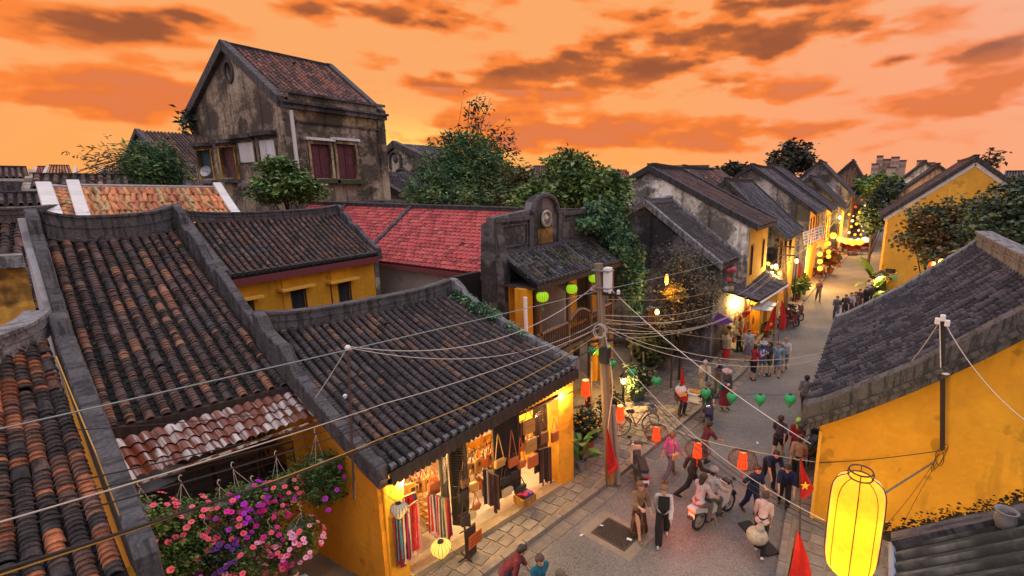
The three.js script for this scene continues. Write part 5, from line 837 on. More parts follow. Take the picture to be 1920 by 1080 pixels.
{
  const gd = (px, d) => { const p = atD(px, 400, d); p.y = 0; return p; };
  tree('bamboo', 'tall feathery bamboo clump with bare sprigs reaching above it', { base: gd(875, 27), seed: 11, n: 15000, size: .085, long: 3.2, droop: .5, cols: GREEN.bamboo, spread: .42, clump: 18, shell: .35, r: .12, limbs: 30, blobs: [blob(870, 325, 27, 85, 62, 2.2), blob(820, 350, 26, 55, 40, 1.6), blob(920, 340, 26.5, 60, 50, 1.8), blob(790, 372, 25.5, 40, 22, 1.2), blob(885, 275, 27, 50, 32, 1.4), blob(860, 370, 25, 100, 30, 1.6)],
    sprigs: { blobs: [blob(890, 225, 27, 40, 45, 1), blob(940, 255, 27, 35, 40, 1), blob(840, 265, 27, 40, 18, 1), blob(965, 285, 27, 20, 20, .8), blob(900, 200, 27, 30, 20, .8)], n: 420, size: .10, long: 2.4, cols: [[.05, .04, .025], [.07, .05, .025], [.04, .045, .022]], seed: 12, clump: 4, spread: .25, shell: .2, stems: 7 } });
  tree('bamboo', 'lower yellowish bamboo between the tall clump and the leafy tree', { base: gd(960, 25), seed: 14, n: 4200, size: .09, long: 2.8, droop: .4, cols: [[.11, .12, .035], [.08, .10, .03], [.14, .13, .04]], spread: .4, blobs: [blob(965, 350, 25, 45, 38, 1.4), blob(985, 375, 24, 50, 20, 1.2)] });
  tree('leafy_tree', 'leafy green tree rising over the black parapet', { base: gd(1080, 22), seed: 15, n: 11000, size: .13, long: 1.7, droop: .3, cols: [[.085, .17, .035], [.15, .24, .05], [.045, .09, .025], [.20, .28, .08]], spread: .36, r: .16, blobs: [blob(1080, 345, 22, 70, 40, 1.6), blob(1030, 365, 21.5, 55, 28, 1.3), blob(1130, 355, 21, 50, 38, 1.3), blob(1062, 305, 22, 40, 20, .9), blob(1150, 385, 20.5, 35, 30, 1), blob(990, 378, 21, 35, 14, .9)],
    sprigs: { blobs: [blob(1065, 296, 22, 16, 14, .5), blob(1100, 305, 22, 20, 14, .5)], n: 130, size: .12, cols: GREEN.tree, seed: 16, clump: 4, spread: .2, shell: .2 } });
  const vine = thing('creeper', 'leafy creeper pouring down from the parapet beside the porch roof', 'creeper', gd(1178, 19.6));
  const vb = [blob(1125, 400, 19.4, 30, 22, .7), blob(1150, 430, 19.2, 28, 26, .6), blob(1168, 465, 19, 26, 30, .55), blob(1182, 500, 18.9, 22, 34, .5), blob(1186, 540, 18.8, 20, 30, .45), blob(1192, 568, 18.7, 14, 18, .35), blob(1100, 420, 18.4, 22, 10, .4)].map((b) => [b[0] - vine.position.x, b[1], b[2] - vine.position.z, b[3], b[4], b[5]]);
  mesh('leaves', foliage({ blobs: vb, n: 7500, size: .12, long: 1.5, cols: GREEN.vine, seed: 21, droop: .9, spread: .22, shell: .6 }), M.leaf, vine).userData.kind = 'stuff';
  mesh('stem', tube([v3(vb[4][0], .1, vb[4][2]), v3(vb[3][0], 2, vb[3][2] - .2), v3(vb[2][0], 4.5, vb[2][2] - .3), v3(vb[0][0], vb[0][1], vb[0][2])], .05, 6), M.bark, vine);
  tree('bamboo', 'feathery bamboo clump left of the tower house', { base: gd(290, 31), seed: 24, n: 5200, size: .085, long: 3, droop: .5, cols: GREEN.bamboo, spread: .34, clump: 18, shell: .35, blobs: [blob(290, 306, 31, 32, 32, 1.1), blob(272, 324, 30.5, 22, 20, .9), blob(312, 328, 30.5, 26, 20, .9)],
    sprigs: { blobs: [blob(180, 300, 31, 40, 22, 1), blob(215, 285, 31, 26, 22, 1), blob(160, 330, 30.5, 24, 14, .8), blob(205, 325, 30.5, 30, 12, .8)], n: 260, size: .085, long: 2.6, cols: [[.06, .06, .028], [.08, .085, .03], [.045, .055, .025]], seed: 25, clump: 5, spread: .22, shell: .2, stems: 5 } });
  tree('shrub', 'green shrub growing at the foot of the tower house', { base: gd(545, 28).setY(4), cat: 'shrub', seed: 27, n: 5200, size: .14, long: 1.7, cols: GREEN.tree, spread: .34, r: .08, blobs: [blob(525, 330, 28, 28, 30, 1), blob(550, 352, 27.5, 36, 24, 1), blob(510, 358, 27.3, 28, 18, .9), blob(580, 362, 27.5, 22, 14, .8)] });
  tree('shrub', 'small dark plant sprouting from the upper left corner of the tower', { base: atZ(362, 245, -14.9), cat: 'shrub', seed: 28, n: 130, size: .22, cols: GREEN.dark, spread: .3, r: .05, limbs: 5, blobs: [[...atZ(350, 226, -14.7).toArray(), .6, .6, .4]], clump: 5 });
  tree('twiggy_tree', 'half bare grey twiggy tree with small leaves before the lime gable', { base: gd(1288, 19.8), seed: 31, n: 4200, size: .06, long: 1.8, cols: GREEN.dry, spread: .5, clump: 9, shell: .2, r: .1, limbs: 90, blobs: [blob(1280, 500, 19.8, 55, 55, 1.2), blob(1320, 540, 19.6, 40, 45, 1), blob(1245, 555, 19.4, 40, 45, 1), blob(1300, 590, 19.2, 50, 30, .9), blob(1255, 600, 18.6, 45, 30, .9)] });
  tree('shrub', 'yellow leafed bush lit under the twiggy tree', { base: gd(1270, 18.8), cat: 'shrub', seed: 33, n: 700, size: .07, cols: [[.42, .26, .03], [.30, .20, .03], [.16, .14, .03]], spread: .2, r: .04, blobs: [blob(1265, 548, 18.8, 20, 12, .4)] });
  tree('round_tree', 'dark round crowned tree on the skyline above the left row', { base: gd(1488, 76), seed: 35, n: 2300, size: .36, long: 1.5, cols: [[.055, .055, .03], [.085, .07, .035], [.035, .038, .022]], spread: .9, clump: 10, shell: .25, r: .3, limbs: 40, blobs: [blob(1487, 300, 76, 38, 26, 3), blob(1465, 312, 76, 22, 16, 2), blob(1512, 308, 76, 20, 18, 2)],
    sprigs: { blobs: [blob(1487, 275, 76, 26, 10, 2), blob(1455, 300, 76, 12, 12, 1)], n: 160, size: .4, cols: [[.03, .035, .02]], seed: 36, clump: 4, spread: .7, shell: .2 } });
  tree('skyline_tree', 'small dark tree beside a roof ornament on the left skyline', { base: gd(1378, 80), seed: 38, n: 900, size: .36, cols: [[.045, .05, .03], [.03, .035, .02]], spread: .8, blobs: [blob(1380, 316, 80, 26, 8, 2), blob(1390, 322, 80, 24, 7, 2)], clump: 8 });
  tree('leafy_tree', 'rusty green tree in front of the golden gable on the right', { base: gd(1770, 30), seed: 41, n: 6500, size: .14, long: 1.5, cols: GREEN.rusty, spread: .42, shell: .3, r: .15, limbs: 40, blobs: [blob(1765, 440, 30, 60, 42, 1.7), blob(1820, 410, 29.5, 45, 38, 1.5), blob(1725, 440, 30, 28, 34, 1), blob(1790, 480, 28, 45, 28, 1.2), blob(1740, 398, 30, 30, 20, 1)] });
  tree('leafy_tree', 'dark glossy tree at the right edge above the near roof', { base: gd(1895, 25.5), seed: 43, n: 8500, size: .12, long: 1.5, cols: GREEN.dark.map((c) => c.map((x) => x * 1.25)), spread: .36, r: .16, blobs: [blob(1895, 425, 25.5, 60, 48, 1.6), blob(1850, 455, 25, 40, 34, 1.2), blob(1930, 385, 26, 45, 40, 1.5), blob(1900, 480, 24, 60, 26, 1.3)] });
  tree('skyline_tree', 'sparse twiggy sapling on the skyline right of the golden gable', { base: gd(1862, 48), seed: 45, n: 130, size: .18, cols: [[.14, .08, .035], [.08, .06, .03]], spread: .4, clump: 4, shell: .2, r: .05, limbs: 16, blobs: [blob(1862, 298, 48, 14, 16, .8)] });
  tree('street_tree', 'rounded green tree over the far end of the street', { base: gd(1632, 78), seed: 47, n: 2600, size: .3, cols: GREEN.tree, spread: .6, blobs: [blob(1632, 350, 78, 24, 16, 2), blob(1655, 345, 74, 24, 14, 2)] });
  tree('street_tree', 'dark green tree beside the golden gable corner', { base: gd(1640, 54), seed: 48, n: 3400, size: .22, cols: GREEN.dark, spread: .5, blobs: [blob(1638, 405, 54, 18, 26, 1.2), blob(1655, 375, 58, 22, 20, 1.5), blob(1668, 355, 60, 20, 14, 1.2)] });
  // banana-like plant by the golden house
  const broad = (name, label, base, leaves, len, cols, seed, up = 1, potMat, potR = .16, cat = 'plant', group) => {
    const t = thing(name, label, cat, base, 0, group), rnd = mulberry(seed), y0 = potMat ? potR * 1.7 : 0;
    if (potMat) mesh('pot', lathe([[potR * .7, 0], [potR * .8, potR * .1], [potR, potR * 1.6], [potR * 1.1, potR * 1.65], [potR * 1.05, potR * 1.8], [potR * .9, potR * 1.75], [potR * .85, potR * 1.5], [0, potR * 1.45]], 14), potMat, t);
    const st = []; const leaf = (L, w, bend) => { const P = [], idx = []; for (let i = 0; i <= 7; i++) { const s = i / 7, ww = w * Math.sin(PI * Math.min(.97, .08 + s * .9)) ** .7, y = Math.sin(s * bend) / bend * L, x = (1 - Math.cos(s * bend)) / bend * L; P.push(x, y + ww * .25, -ww, x, y, 0, x, y + ww * .25, ww); if (i) { const a = i * 3 - 3; idx.push(a, a + 3, a + 1, a + 1, a + 3, a + 4, a + 1, a + 4, a + 2, a + 2, a + 4, a + 5); } } const g = new THREE.BufferGeometry(); g.setAttribute('position', new THREE.Float32BufferAttribute(P, 3)); g.setIndex(idx); g.computeVertexNormals(); return g; };
    for (let i = 0; i < leaves; i++) { const a = i * 2.4 + rnd(), L = len * (.6 + rnd() * .6), h = y0 + (up * len * .55) * rnd(), g = paint(leaf(L, L * (.15 + rnd() * .05), .5 + rnd() * 1.5), cols[rnd() * cols.length | 0].map((c) => c * (.7 + rnd() * .6))); g.rotateZ(-.35 - rnd() * .5); g.rotateY(a); g.translate(Math.cos(a) * .06, h, -Math.sin(a) * .06); mesh('leaf', g, M.leaf, t); st.push(bar(v3(0, y0, 0), v3(Math.cos(a) * .06, h + .03, -Math.sin(a) * .06), .014, 5)); }
    mesh('stem', merge(st), M.bark, t); return t;
  };
  HR.broad = broad;
  broad('banana_plant', 'tall bright banana plant at the corner of the golden house', v3(.35, .1, -40.5), 13, 1.9, GREEN.lime, 51, 2.4);
  broad('banana_plant', 'spiky bright green plant beneath the banana plant', v3(.35, .1, -38.8), 14, 1.2, GREEN.lime, 52, .6);
  broad('potted_plant', 'broad leaved green plant in a square pot beside the shop pillar', atH(1090, 880, .1), 17, .62, [[.09, .20, .035], [.06, .14, .03], [.13, .26, .05]], 53, 1.9, M.potGrey, .17, 'potted plant');
  // flowering bushes in pots along the left pavement
  const bush = (label, base, h, r, n, size, cols, fl, seed, potM, potR = .24) => {
    const t = thing('potted_bush', label, 'potted plant', base), rnd = mulberry(seed);
    mesh('pot', lathe([[potR * .7, 0], [potR, potR * 1.5], [potR * 1.1, potR * 1.55], [potR * 1.1, potR * 1.7], [potR * .85, potR * 1.65], [0, potR * 1.5]], 16), potM, t);
    mesh('stem', bar(v3(0, potR * 1.4, 0), v3(0, h * .6, 0), .03, 6), M.bark, t);
    mesh('foliage', foliage({ blobs: [[0, h * .62, 0, r, h * .4, r]], n, size, cols, seed, spread: .18, long: HR.long || 1.7, shell: .4, droop: .3 }), M.leaf, t).userData.kind = 'stuff';
    if (fl) { const g = []; for (let i = 0; i < 40; i++) { const a = rnd() * 2 * PI, u = rnd() * .9, rr = Math.sqrt(1 - u * u); g.push(ball(.03 + rnd() * .015, Math.cos(a) * rr * r, h * .62 + u * h * .42, Math.sin(a) * rr * r, 1, .7, 1, 6)); } mesh('flowers', merge(g), mat('yellow_petals', [.75, .45, .02]), t).userData.kind = 'stuff'; }
    return t;
  };
  HR.bush = bush;
  bush('dark bush dotted with yellow flowers behind the big leaved plant', atH(1100, 845, .1), 1.35, .42, 1500, .07, GREEN.dark, 1, 61, M.terracotta);
  bush('yellow flowered bush behind the utility pole', atH(1143, 800, .1), 1.3, .40, 1300, .07, GREEN.dark, 1, 62, M.terracotta);
  bush('sago like bush in a big glazed pot beyond the lamp post', atH(1195, 750, .1), 1.5, .5, 900, .12, GREEN.dark, 0, 63, M.potBlue, .36);
  bush('leafy palm bush in a tall pale planter by the dark garden', atH(1250, 688, .1), 2.0, .75, 1500, .17, [[.06, .10, .03], [.12, .16, .05], [.035, .06, .02]], 0, 64, M.potGrey, .36);
  bush('bushy plant in a grey pot under the creeper', atH(1216, 705, .1), 2.1, .62, 1500, .16, [[.07, .11, .03], [.13, .17, .05], [.035, .06, .02]], 0, 65, M.potGrey, .3);
  bush('dark shrub at the back of the garden under the twiggy tree', atH(1240, 662, .1), 2.2, .9, 1700, .15, GREEN.dark, 0, 66, M.potGrey, .35);
  bush('dark leafy shrub behind the purple parasol pole', atH(1305, 660, .1), 2.0, .9, 1600, .15, GREEN.dark, 0, 67, M.potGrey, .3);
  bush('small bush in a pot at the foot of the stall front', atH(1437, 632, .1), .8, .26, 420, .10, GREEN.tree, 0, 68, M.terracotta, .18);
  bush('yellow flowered potted bush on the far left pavement', atH(1505, 552, .1), 1.4, .42, 700, .13, GREEN.tree, 1, 69, M.terracotta);
  bush('clipped green bush in a pot on the far left pavement', atH(1495, 562, .1), 1.25, .34, 600, .13, GREEN.tree, 0, 70, M.terracotta, .22);
  bush('orange flowered tree in a pot near the column of lanterns', atH(1556, 512, .1), 2.4, .7, 900, .2, [[.45, .14, .03], [.30, .10, .03], [.07, .08, .03]], 0, 71, M.terracotta, .3);
  bush('green plants by the little shrine roof on the right', atH(1640, 552, .1), 1.2, .5, 600, .14, GREEN.lime, 0, 72, M.terracotta, .22);
  // ivy on the shop roof, moss on the porch and shop tiles
  const iv = []; const { RR, ER, RL, EL } = HC; for (let i = 0; i < 7; i++) { const p = RR.clone().lerp(ER, .03 + i * .055); iv.push([p.x - .0, p.y + .16 - i * .012, p.z - .05, .22, .14, .24]); } for (const s of [.5, .56, .62]) { const p = RR.clone().lerp(ER, s); iv.push([p.x, p.y + .15, p.z + .05, .12, .06, .16]); }
  single('ivy', foliage({ blobs: iv, n: 2600, size: .055, long: 1.2, cols: GREEN.vine, seed: 81, spread: .1, shell: .6, droop: .2 }), M.leaf, 'dark ivy creeping over the right verge of the shop roof', 'ivy', undefined).userData.kind = 'stuff';
  const ms = [], rn = mulberry(82), [a, b, c, d] = HR.moss; for (let i = 0; i < 150; i++) { const u = rn(), v = .1 + rn() * .75; const p = a.clone().lerp(b, u).lerp(c.clone().lerp(d, u), v); ms.push([p.x, p.y + .07, p.z, .09 + rn() * .12, .03, .09 + rn() * .12]); }
  single('roof_moss', foliage({ blobs: ms, n: 5200, size: .035, long: 1, cols: GREEN.moss, seed: 83, spread: .05, clump: 9, shell: .3 }), M.leaf, 'green and yellow moss growing over the porch roof tiles', 'moss').userData.kind = 'stuff';
  const m2 = []; for (let i = 0; i < 46; i++) { const u = rn(), v = i < 26 ? .985 : .4 + rn() * .5; const p = RL.clone().lerp(RR, u).lerp(EL.clone().lerp(ER, u), v); p.y -= .1 * 4 * v * (1 - v); m2.push([p.x, p.y + .01, p.z, .06, .025, .08]); } const hb = HB; for (let i = 0; i < 40; i++) { const u = (Math.floor(rn() * 12) + 0) / 12, v = .3 + rn() * .65; const p = hb.RL.clone().lerp(hb.RR, u).lerp(hb.EL.clone().lerp(hb.ER, u), v); p.y -= .1 * 4 * v * (1 - v); m2.push([p.x, p.y + .02, p.z, .05, .02, .05]); }
  single('tile_moss', foliage({ blobs: m2, n: 1500, size: .022, long: 1.1, cols: [[.04, .10, .02], [.06, .12, .025]], seed: 84, spread: .045, clump: 8, shell: .2 }), M.leaf, 'small green moss tufts between the tiles of the near roofs', 'moss').userData.kind = 'stuff';
}
// ------------------------------------------------------------------ hanging flower baskets on the balcony
{
  const petal = (() => { const P = []; for (let i = 0; i < 5; i++) { const a = i * 2 * PI / 5, g = new THREE.CircleGeometry(.5, 6); g.scale(1, .95, 1); g.translate(.36, 0, 0); g.rotateY(-.22); g.rotateZ(a); P.push(clean(g)); } P.push(paint(ball(.16, 0, 0, .1, 1, 1, .6, 6), [.5, .08, .12])); return merge(P.map((g) => g)); })();
  const COL = { pink: [.86, .10, .17], coral: [.88, .16, .19], magenta: [.70, .012, .28], purple: [.48, .012, .55], pale: [.86, .38, .58], violet: [.10, .02, .22] };
  for (const [k, c] of Object.entries(COL)) mat(k + '_petals', c, { roughness: .7, vertexColors: true });
  const basket = (label, hx, hy, mx, my, w, hh, cols, nf, seed, x = -9.15, leaf = GREEN.tree, nl = 900, potM = M.potGrey) => {
    const top = atX(hx, hy, x), c = atX(mx, my, x), k = Math.abs(x) / 780, t = thing('flower_basket', label, 'hanging basket', c, 0, 'hanging baskets along the balcony'), rnd = mulberry(seed), H = top.clone().sub(c), ry = hh * k * .5, rx = w * k * .5;
    const hook = []; const tp = v3(0, H.y, H.z); hook.push(tube([tp.clone().add(v3(0, .02, 0)), tp.clone().add(v3(.02, .09, .03)), tp.clone().add(v3(0, .14, 0)), tp.clone().add(v3(-.02, .10, -.03))], .008, 5, 10)); for (const [a, b] of [[.1, .1], [-.1, .1], [0, -.12]]) hook.push(bar(tp, v3(a, ry * .75, b), .005, 4)); mesh('hanger', merge(hook), M.cablePale, t);
    mesh('bowl', lathe([[.05, -.10], [.10, -.08], [.13, .03], [.135, .045], [.12, .04], [0, .02]], 14, 0, ry * .6, 0), potM, t);
    mesh('foliage', foliage({ blobs: [[0, ry * .62, 0, Math.max(.2, rx * .8), ry * .45, Math.max(.2, rx * .8)], [.06, ry * .1, 0, rx * .85, ry * .6, rx * .85], [.04, -ry * .45, 0, rx * .7, ry * .55, rx * .7]], n: nl * 2, size: .036, cols: leaf, seed, spread: .12, shell: .3, droop: .6, long: 1.5 }), M.leaf, t).userData.kind = 'stuff';
    for (let i = 0; i < nf * 1.35; i++) { const a = -1.9 + rnd() * 3.8, u = -1 + rnd() * 1.9, rr = Math.sqrt(Math.max(0, 1 - u * u * .8)), g = v3(Math.cos(a) * rr * rx * .95, u * ry, Math.sin(a) * rr * rx * .95), m = mesh('flower', petal, mats[cols[rnd() * cols.length | 0] + '_petals'], t); m.position.copy(g); m.lookAt(c.clone().add(g.clone().setY(g.y * .3 + .35).multiplyScalar(4))); m.scale.setScalar(.050 + rnd() * .018); }
    return t;
  };
  basket('pink petunia basket at the left end of the balcony', 263, 915, 272, 985, 78, 75, ['pink', 'coral'], 34, 1);
  basket('long coral trailing basket second from the left pillar', 340, 905, 355, 1000, 72, 110, ['coral', 'pink'], 44, 2);
  basket('violet and pink basket near the middle of the balcony', 412, 913, 425, 975, 75, 90, ['purple', 'magenta', 'pink'], 36, 3);
  basket('purple petunia basket hung highest in the middle', 437, 880, 462, 940, 60, 62, ['purple', 'purple', 'magenta'], 30, 4);
  basket('big magenta cascade right of the middle of the balcony', 474, 905, 498, 985, 80, 105, ['magenta', 'magenta', 'pink'], 52, 5);
  basket('coral basket under the awning corner beside the right pillar', 518, 858, 530, 925, 64, 72, ['coral', 'pink'], 26, 6);
  basket('pale pink basket in front of the right pillar', 565, 960, 558, 1010, 84, 66, ['pale', 'pale', 'pink'], 34, 7, -8.75);
  basket('red pink basket low below the magenta cascade', 505, 985, 520, 1035, 60, 60, ['coral', 'magenta'], 28, 8, -8.9);
  basket('pale pink and green basket lowest at the picture bottom', 432, 1000, 448, 1055, 80, 70, ['pale', 'pink'], 24, 9, -8.9);
  basket('dark violet flowered basket low on the balcony', 387, 985, 402, 1040, 66, 70, ['violet'], 22, 10, -8.95, GREEN.dark);
  basket('bushy green fern basket hanging against the yellow wall', 592, 815, 600, 900, 108, 100, ['purple'], 5, 11, -8.9, [[.06, .13, .03], [.09, .17, .04], [.035, .08, .02]], 2600, M.white2);
  basket('leafy green basket without flowers at the lower left of the balcony', 300, 1000, 312, 1052, 110, 80, ['coral'], 2, 12, -9.0, [[.06, .14, .02], [.09, .18, .03], [.035, .08, .015]], 2200);
}

// ------------------------------------------------------------------ poles, cables, lanterns
const cablePts = (a, b, sag, n = 14) => { const P = []; for (let i = 0; i <= n; i++) { const t = i / n, p = a.clone().lerp(b, t); p.y -= sag * 4 * t * (1 - t); P.push(p); } return P; };
const cable = (label, pts, r, m, sags = []) => { let P = []; for (let i = 1; i < pts.length; i++) P = P.concat(cablePts(pts[i - 1], pts[i], sags[i - 1] || 0, 10).slice(i > 1 ? 1 : 0)); return single('cable', tube(P, r * .78, 5, P.length * 2), m, label, 'cable', 'cables strung over the street'); };
const POLE = atH(1145, 902, .1), PD = Math.hypot(POLE.x, POLE.z), onPole = (y) => atD(lerp(1122, 1145, (y - 495) / 407), y, PD);
{
  const t = thing('utility_pole', 'weathered leaning utility pole with pale box and a tangle of cables', 'utility pole', POLE), rel = (p) => p.clone().sub(POLE), top = rel(onPole(494));
  mesh('shaft', bar(v3(0, -.05, 0), top, .145, 8, .11), M.woodPale, t);
  mesh('side_post', bar(v3(.22, -.05, -.06), rel(onPole(760)).add(v3(.16, 0, -.1)), .07, 8, .06), M.potGrey, t);
  const p = rel(onPole(522)); mesh('meter_box', rbox(.17, .62, .2, .02, p.x + .26, p.y, p.z + .02), M.white2, t);
  mesh('box_band', merge([box(.5, .03, .3, p.x + .1, p.y + .22, p.z), box(.5, .03, .3, p.x + .1, p.y - .22, p.z)]), M.metal, t);
  const c = rel(onPole(549)); mesh('crossarm', beam(c.clone().add(v3(-.25, 0, .12)), c.clone().add(v3(.62, -.02, -.12)), .07, .07), M.woodDark, t);
  const c2 = rel(onPole(640)); mesh('crossarm', beam(c2.clone().add(v3(-.4, 0, .3)), c2.clone().add(v3(.5, .06, -.35)), .07, .07), M.woodDark, t);
  for (const [dx, dy] of [[-.2, 0], [.3, 0], [.55, 0]]) mesh('insulator', lathe([[0, 0], [.035, 0], [.05, .03], [.03, .05], [.05, .08], [.02, .12], [0, .12]], 10, c.x + dx, c.y + .03 + dy, c.z + .05), M.white2, t);
  const c3 = rel(onPole(662)); mesh('junction_box', rbox(.26, .4, .22, .02, c3.x + .12, c3.y, c3.z + .15), M.rubber, t);
  const loop = []; for (let i = 0; i <= 14; i++) loop.push(v3(Math.cos(i * .9) * .17, Math.sin(i * .9) * .17, i * .012)); mesh('cable_coil', tube(loop.map((q) => q.add(rel(onPole(614))).add(v3(.1, 0, .22))), .014, 5, 60), M.cablePale, t);
  const down = [onPole(600), onPole(650).add(v3(.2, 0, .1)), onPole(720).add(v3(.28, 0, .1)), onPole(800).add(v3(.1, 0, .15)), onPole(880).add(v3(.14, 0, .12))].map(rel); mesh('drop_cable', tube(down, .016, 5, 20), M.cablePale, t);
  mesh('painted_foot', bar(v3(0, 0, .01), rel(onPole(865)), .15, 8, .147), mat('ochre_foot', [.46, .27, .08], { map: TX.wood }), t);
}
{
  const F = (x, y, d) => atD(x, y, d), P = onPole;
  const mid1 = F(652, 650, 8.9);
  cable('long grey green cable crossing the whole left side over the tile roofs', [F(-40, 813, 6.2), P(545), F(1425, 468, 29)], .011, mat('green_grey_cable', [.26, .31, .29]), [.02, .1]);
  cable('pale sagging cable from the iron pipe to the pole crossarm', [mid1, P(545).add(v3(-.2, .05, .1))], .013, M.cablePale, [.62]);
  cable('second pale sagging cable from the iron pipe to the lower pole', [mid1.clone().add(v3(0, -.02, 0)), P(600)], .011, M.cablePale, [.55]);
  cable('short pale cable from the iron pipe down to the awning corner', [mid1, F(592, 745, 9.1)], .010, M.cablePale, [.02]);
  cable('white cable low over the balcony awning to the pole', [F(-20, 985, 5.2), F(720, 757, 8.4), P(612)], .010, M.cablePale, [.03, .12]);
  cable('upper black cable over the balcony awning', [F(-20, 938, 5.4), F(720, 765, 8.5), P(602)], .010, M.cable, [.03, .14]);
  cable('second black cable over the balcony awning', [F(-20, 965, 5.4), F(720, 776, 8.5), P(618)], .010, M.cable, [.04, .15]);
  cable('third black cable over the balcony awning', [F(-20, 1003, 5.3), F(720, 788, 8.4), P(630)], .011, M.cable, [.05, .2]);
  cable('fine black cable highest over the orange patched roof', [F(-20, 815, 5.6), F(500, 775, 7.6), P(608)], .007, M.cable, [.03, .14]);
  cable('thick black cable with the tan line along the flower baskets', [F(-20, 1076, 5.1), F(720, 826, 8.2), P(640)], .020, M.cable, [.05, .24]);
  cable('tan cable running beside the thick black one', [F(-20, 1085, 5.1), F(720, 820, 8.2), P(622)], .010, mat('amber_cable', [.52, .30, .05]), [.05, .2]);
  cable('yellow cable hanging down the verge of the low left house', [F(105, 668, 9), F(180, 850, 7.6), F(252, 1040, 7.4)], .009, mat('amber_cable'), [.02, .02]);
  const q2 = (y) => atD(1472, y, 31.2);
  [[560, 472, .9, 'top'], [590, 478, 1.15, 'second'], [598, 486, 1.3, 'third'], [606, 494, 1.1, 'fourth'], [614, 500, 1.35, 'fifth'], [622, 508, 1.2, 'sixth'], [634, 516, 1.0, 'lowest']].forEach(([a, b, s, w]) => cable(w + ' of the sagging cables between the two utility poles', [P(a).add(v3(.1, 0, 0)), q2(b)], .012, a % 4 ? M.cablePale : M.cableTan, [s]));
  cable('white straight cable from the crossarm down to the right house corner', [P(548).add(v3(.3, .05, -.1)), F(1520, 832, 11.9)], .012, M.white2, [.22]);
  cable('upper of two pale cables drooping over the street to the dark roof', [P(606), F(1262, 655, 13.2), F(1565, 655, 17)], .011, M.cablePale, [.12, .35]);
  cable('lower of two pale cables drooping over the street to the dark roof', [P(614), F(1285, 672, 13.2), F(1560, 668, 17)], .011, M.cablePale, [.10, .3]);
  cable('tan cable from the pole towards the souvenir stall', [P(600).add(v3(.1, 0, 0)), F(1502, 638, 24)], .011, M.cableTan, [.25]);
  [0, 1, 2].forEach((k) => cable(['first', 'second', 'third'][k] + ' of three dark cables dropping to the big yellow lantern corner', [P(640 + k * 6).add(v3(.15, 0, 0)), F(1545, 975 + k * 9, 8.6)], .010, k ? M.cable : M.cablePale, [.5 + k * .05]));
  cable('dark cable along the right gable wall to the post', [F(1527, 868, 12.0), F(1768, 842, 11.95).add(v3(0, 0, .05))], .012, M.cable, [.05]);
  cable('pale cable from the right post down to the right edge', [F(1772, 606, 11.7), F(1945, 805, 9.6)], .012, M.cablePale, [.2]);
  cable('pale cable from the right post back to the roof verge', [F(1760, 606, 11.7), F(1682, 706, 12.3)], .011, M.cablePale, [.1]);
  cable('black slack cable on the grey plaster wall', [F(920, 515, 16), F(985, 590, 14.8), F(1005, 640, 14)], .014, M.cable, [.1, .05]);
  const tangle = []; for (let k = 0; k < 3; k++) for (let i = 0; i < 8; i++) tangle.push(atZ(1762 + Math.cos(i * .8 + k) * (8 + k * 4), 858 + Math.sin(i * .8) * (16 + k * 5), -11.93 + .01 * k));
  single('cable_knot', tube(tangle, .006, 4, 90), M.cable, 'tangled loops of black cable on the yellow gable wall', 'cable');
  cable('thin cable from the knot down to the lantern stick', [atZ(1755, 862, -11.92), atZ(1660, 985, -11.92)], .006, M.cable, [.1]);
  cable('thin cable from the knot down to the mould line', [atZ(1758, 866, -11.92), atZ(1690, 990, -11.92)], .006, M.cable, [-.08]);
  const post = thing('iron_pipe', 'rusty iron pipe with insulator standing by the shop roof', 'pipe', F(658, 880, 8.9));
  const o = post.position; mesh('pipe', bar(v3(0, -.6, 0), F(652, 648, 8.9).sub(o), .022, 8), mat('rusty_pipe', [.09, .05, .04]), post); mesh('insulator', merge([ball(.05, ...F(652, 652, 8.9).sub(o).toArray()), ball(.04, ...F(653, 742, 8.9).sub(o).add(v3(-.03, 0, .04)).toArray())]), M.white2, post);
  const rp = F(1767, 842, 11.9), rt = F(1768, 592, 11.7), rpost = thing('service_post', 'dark iron service post with white insulators on the right gable', 'post', rp);
  mesh('pipe', bar(v3(0, 0, 0), rt.clone().sub(rp), .045, 10), M.woodDark, rpost); for (const [x, y] of [[1758, 602], [1768, 596], [1776, 606]]) mesh('insulator', rbox(.09, .13, .09, .02, ...F(x, y, 11.65).sub(rp).toArray()), M.white2, rpost);
  mesh('bracket', merge([ball(.06, ...F(1772, 700, 11.75).sub(rp).toArray(), 1.4, .5, 1), bar(F(1764, 700, 11.7).sub(rp), F(1762, 602, 11.65).sub(rp), .01)]), M.white2, rpost);
  const p2 = atH(1474, 604, .1), u2 = thing('utility_pole', 'slim dark utility pole beside the yellow stall front', 'utility pole', p2); mesh('shaft', bar(v3(0, 0, 0), atD(1471, 462, 31.2).sub(p2), .13, 8, .10), M.wood, u2);
  { const e = atD(1471, 478, 31.2).sub(p2); mesh('crossarm', merge([beam(e.clone().add(v3(-.6, 0, 0)), e.clone().add(v3(.6, 0, 0)), .08, .08), beam(e.clone().add(v3(-.5, .5, 0)), e.clone().add(v3(.5, .5, 0)), .08, .08)]), M.woodDark, u2); }
  cable('cable from the far pole on along the left row', [q2(476), F(1600, 345, 75)], .02, M.cable, [.9]); cable('second cable from the far pole along the left row', [q2(490), F(1606, 355, 75)], .02, M.cablePale, [1.1]); cable('third cable from the far pole along the left row', [q2(500), F(1610, 362, 75)], .02, M.cable, [1.3]);
  const sv = single('street_name_board', box(.62, .3, .04), M.woodDark, 'small dark name board on the golden house corner', 'sign', undefined, atX(1670, 508, .72)); sv.rotation.y = .0; sv.position.z = -41.9 + .0; sv.position.copy(atZ(1670, 508, -41.7));
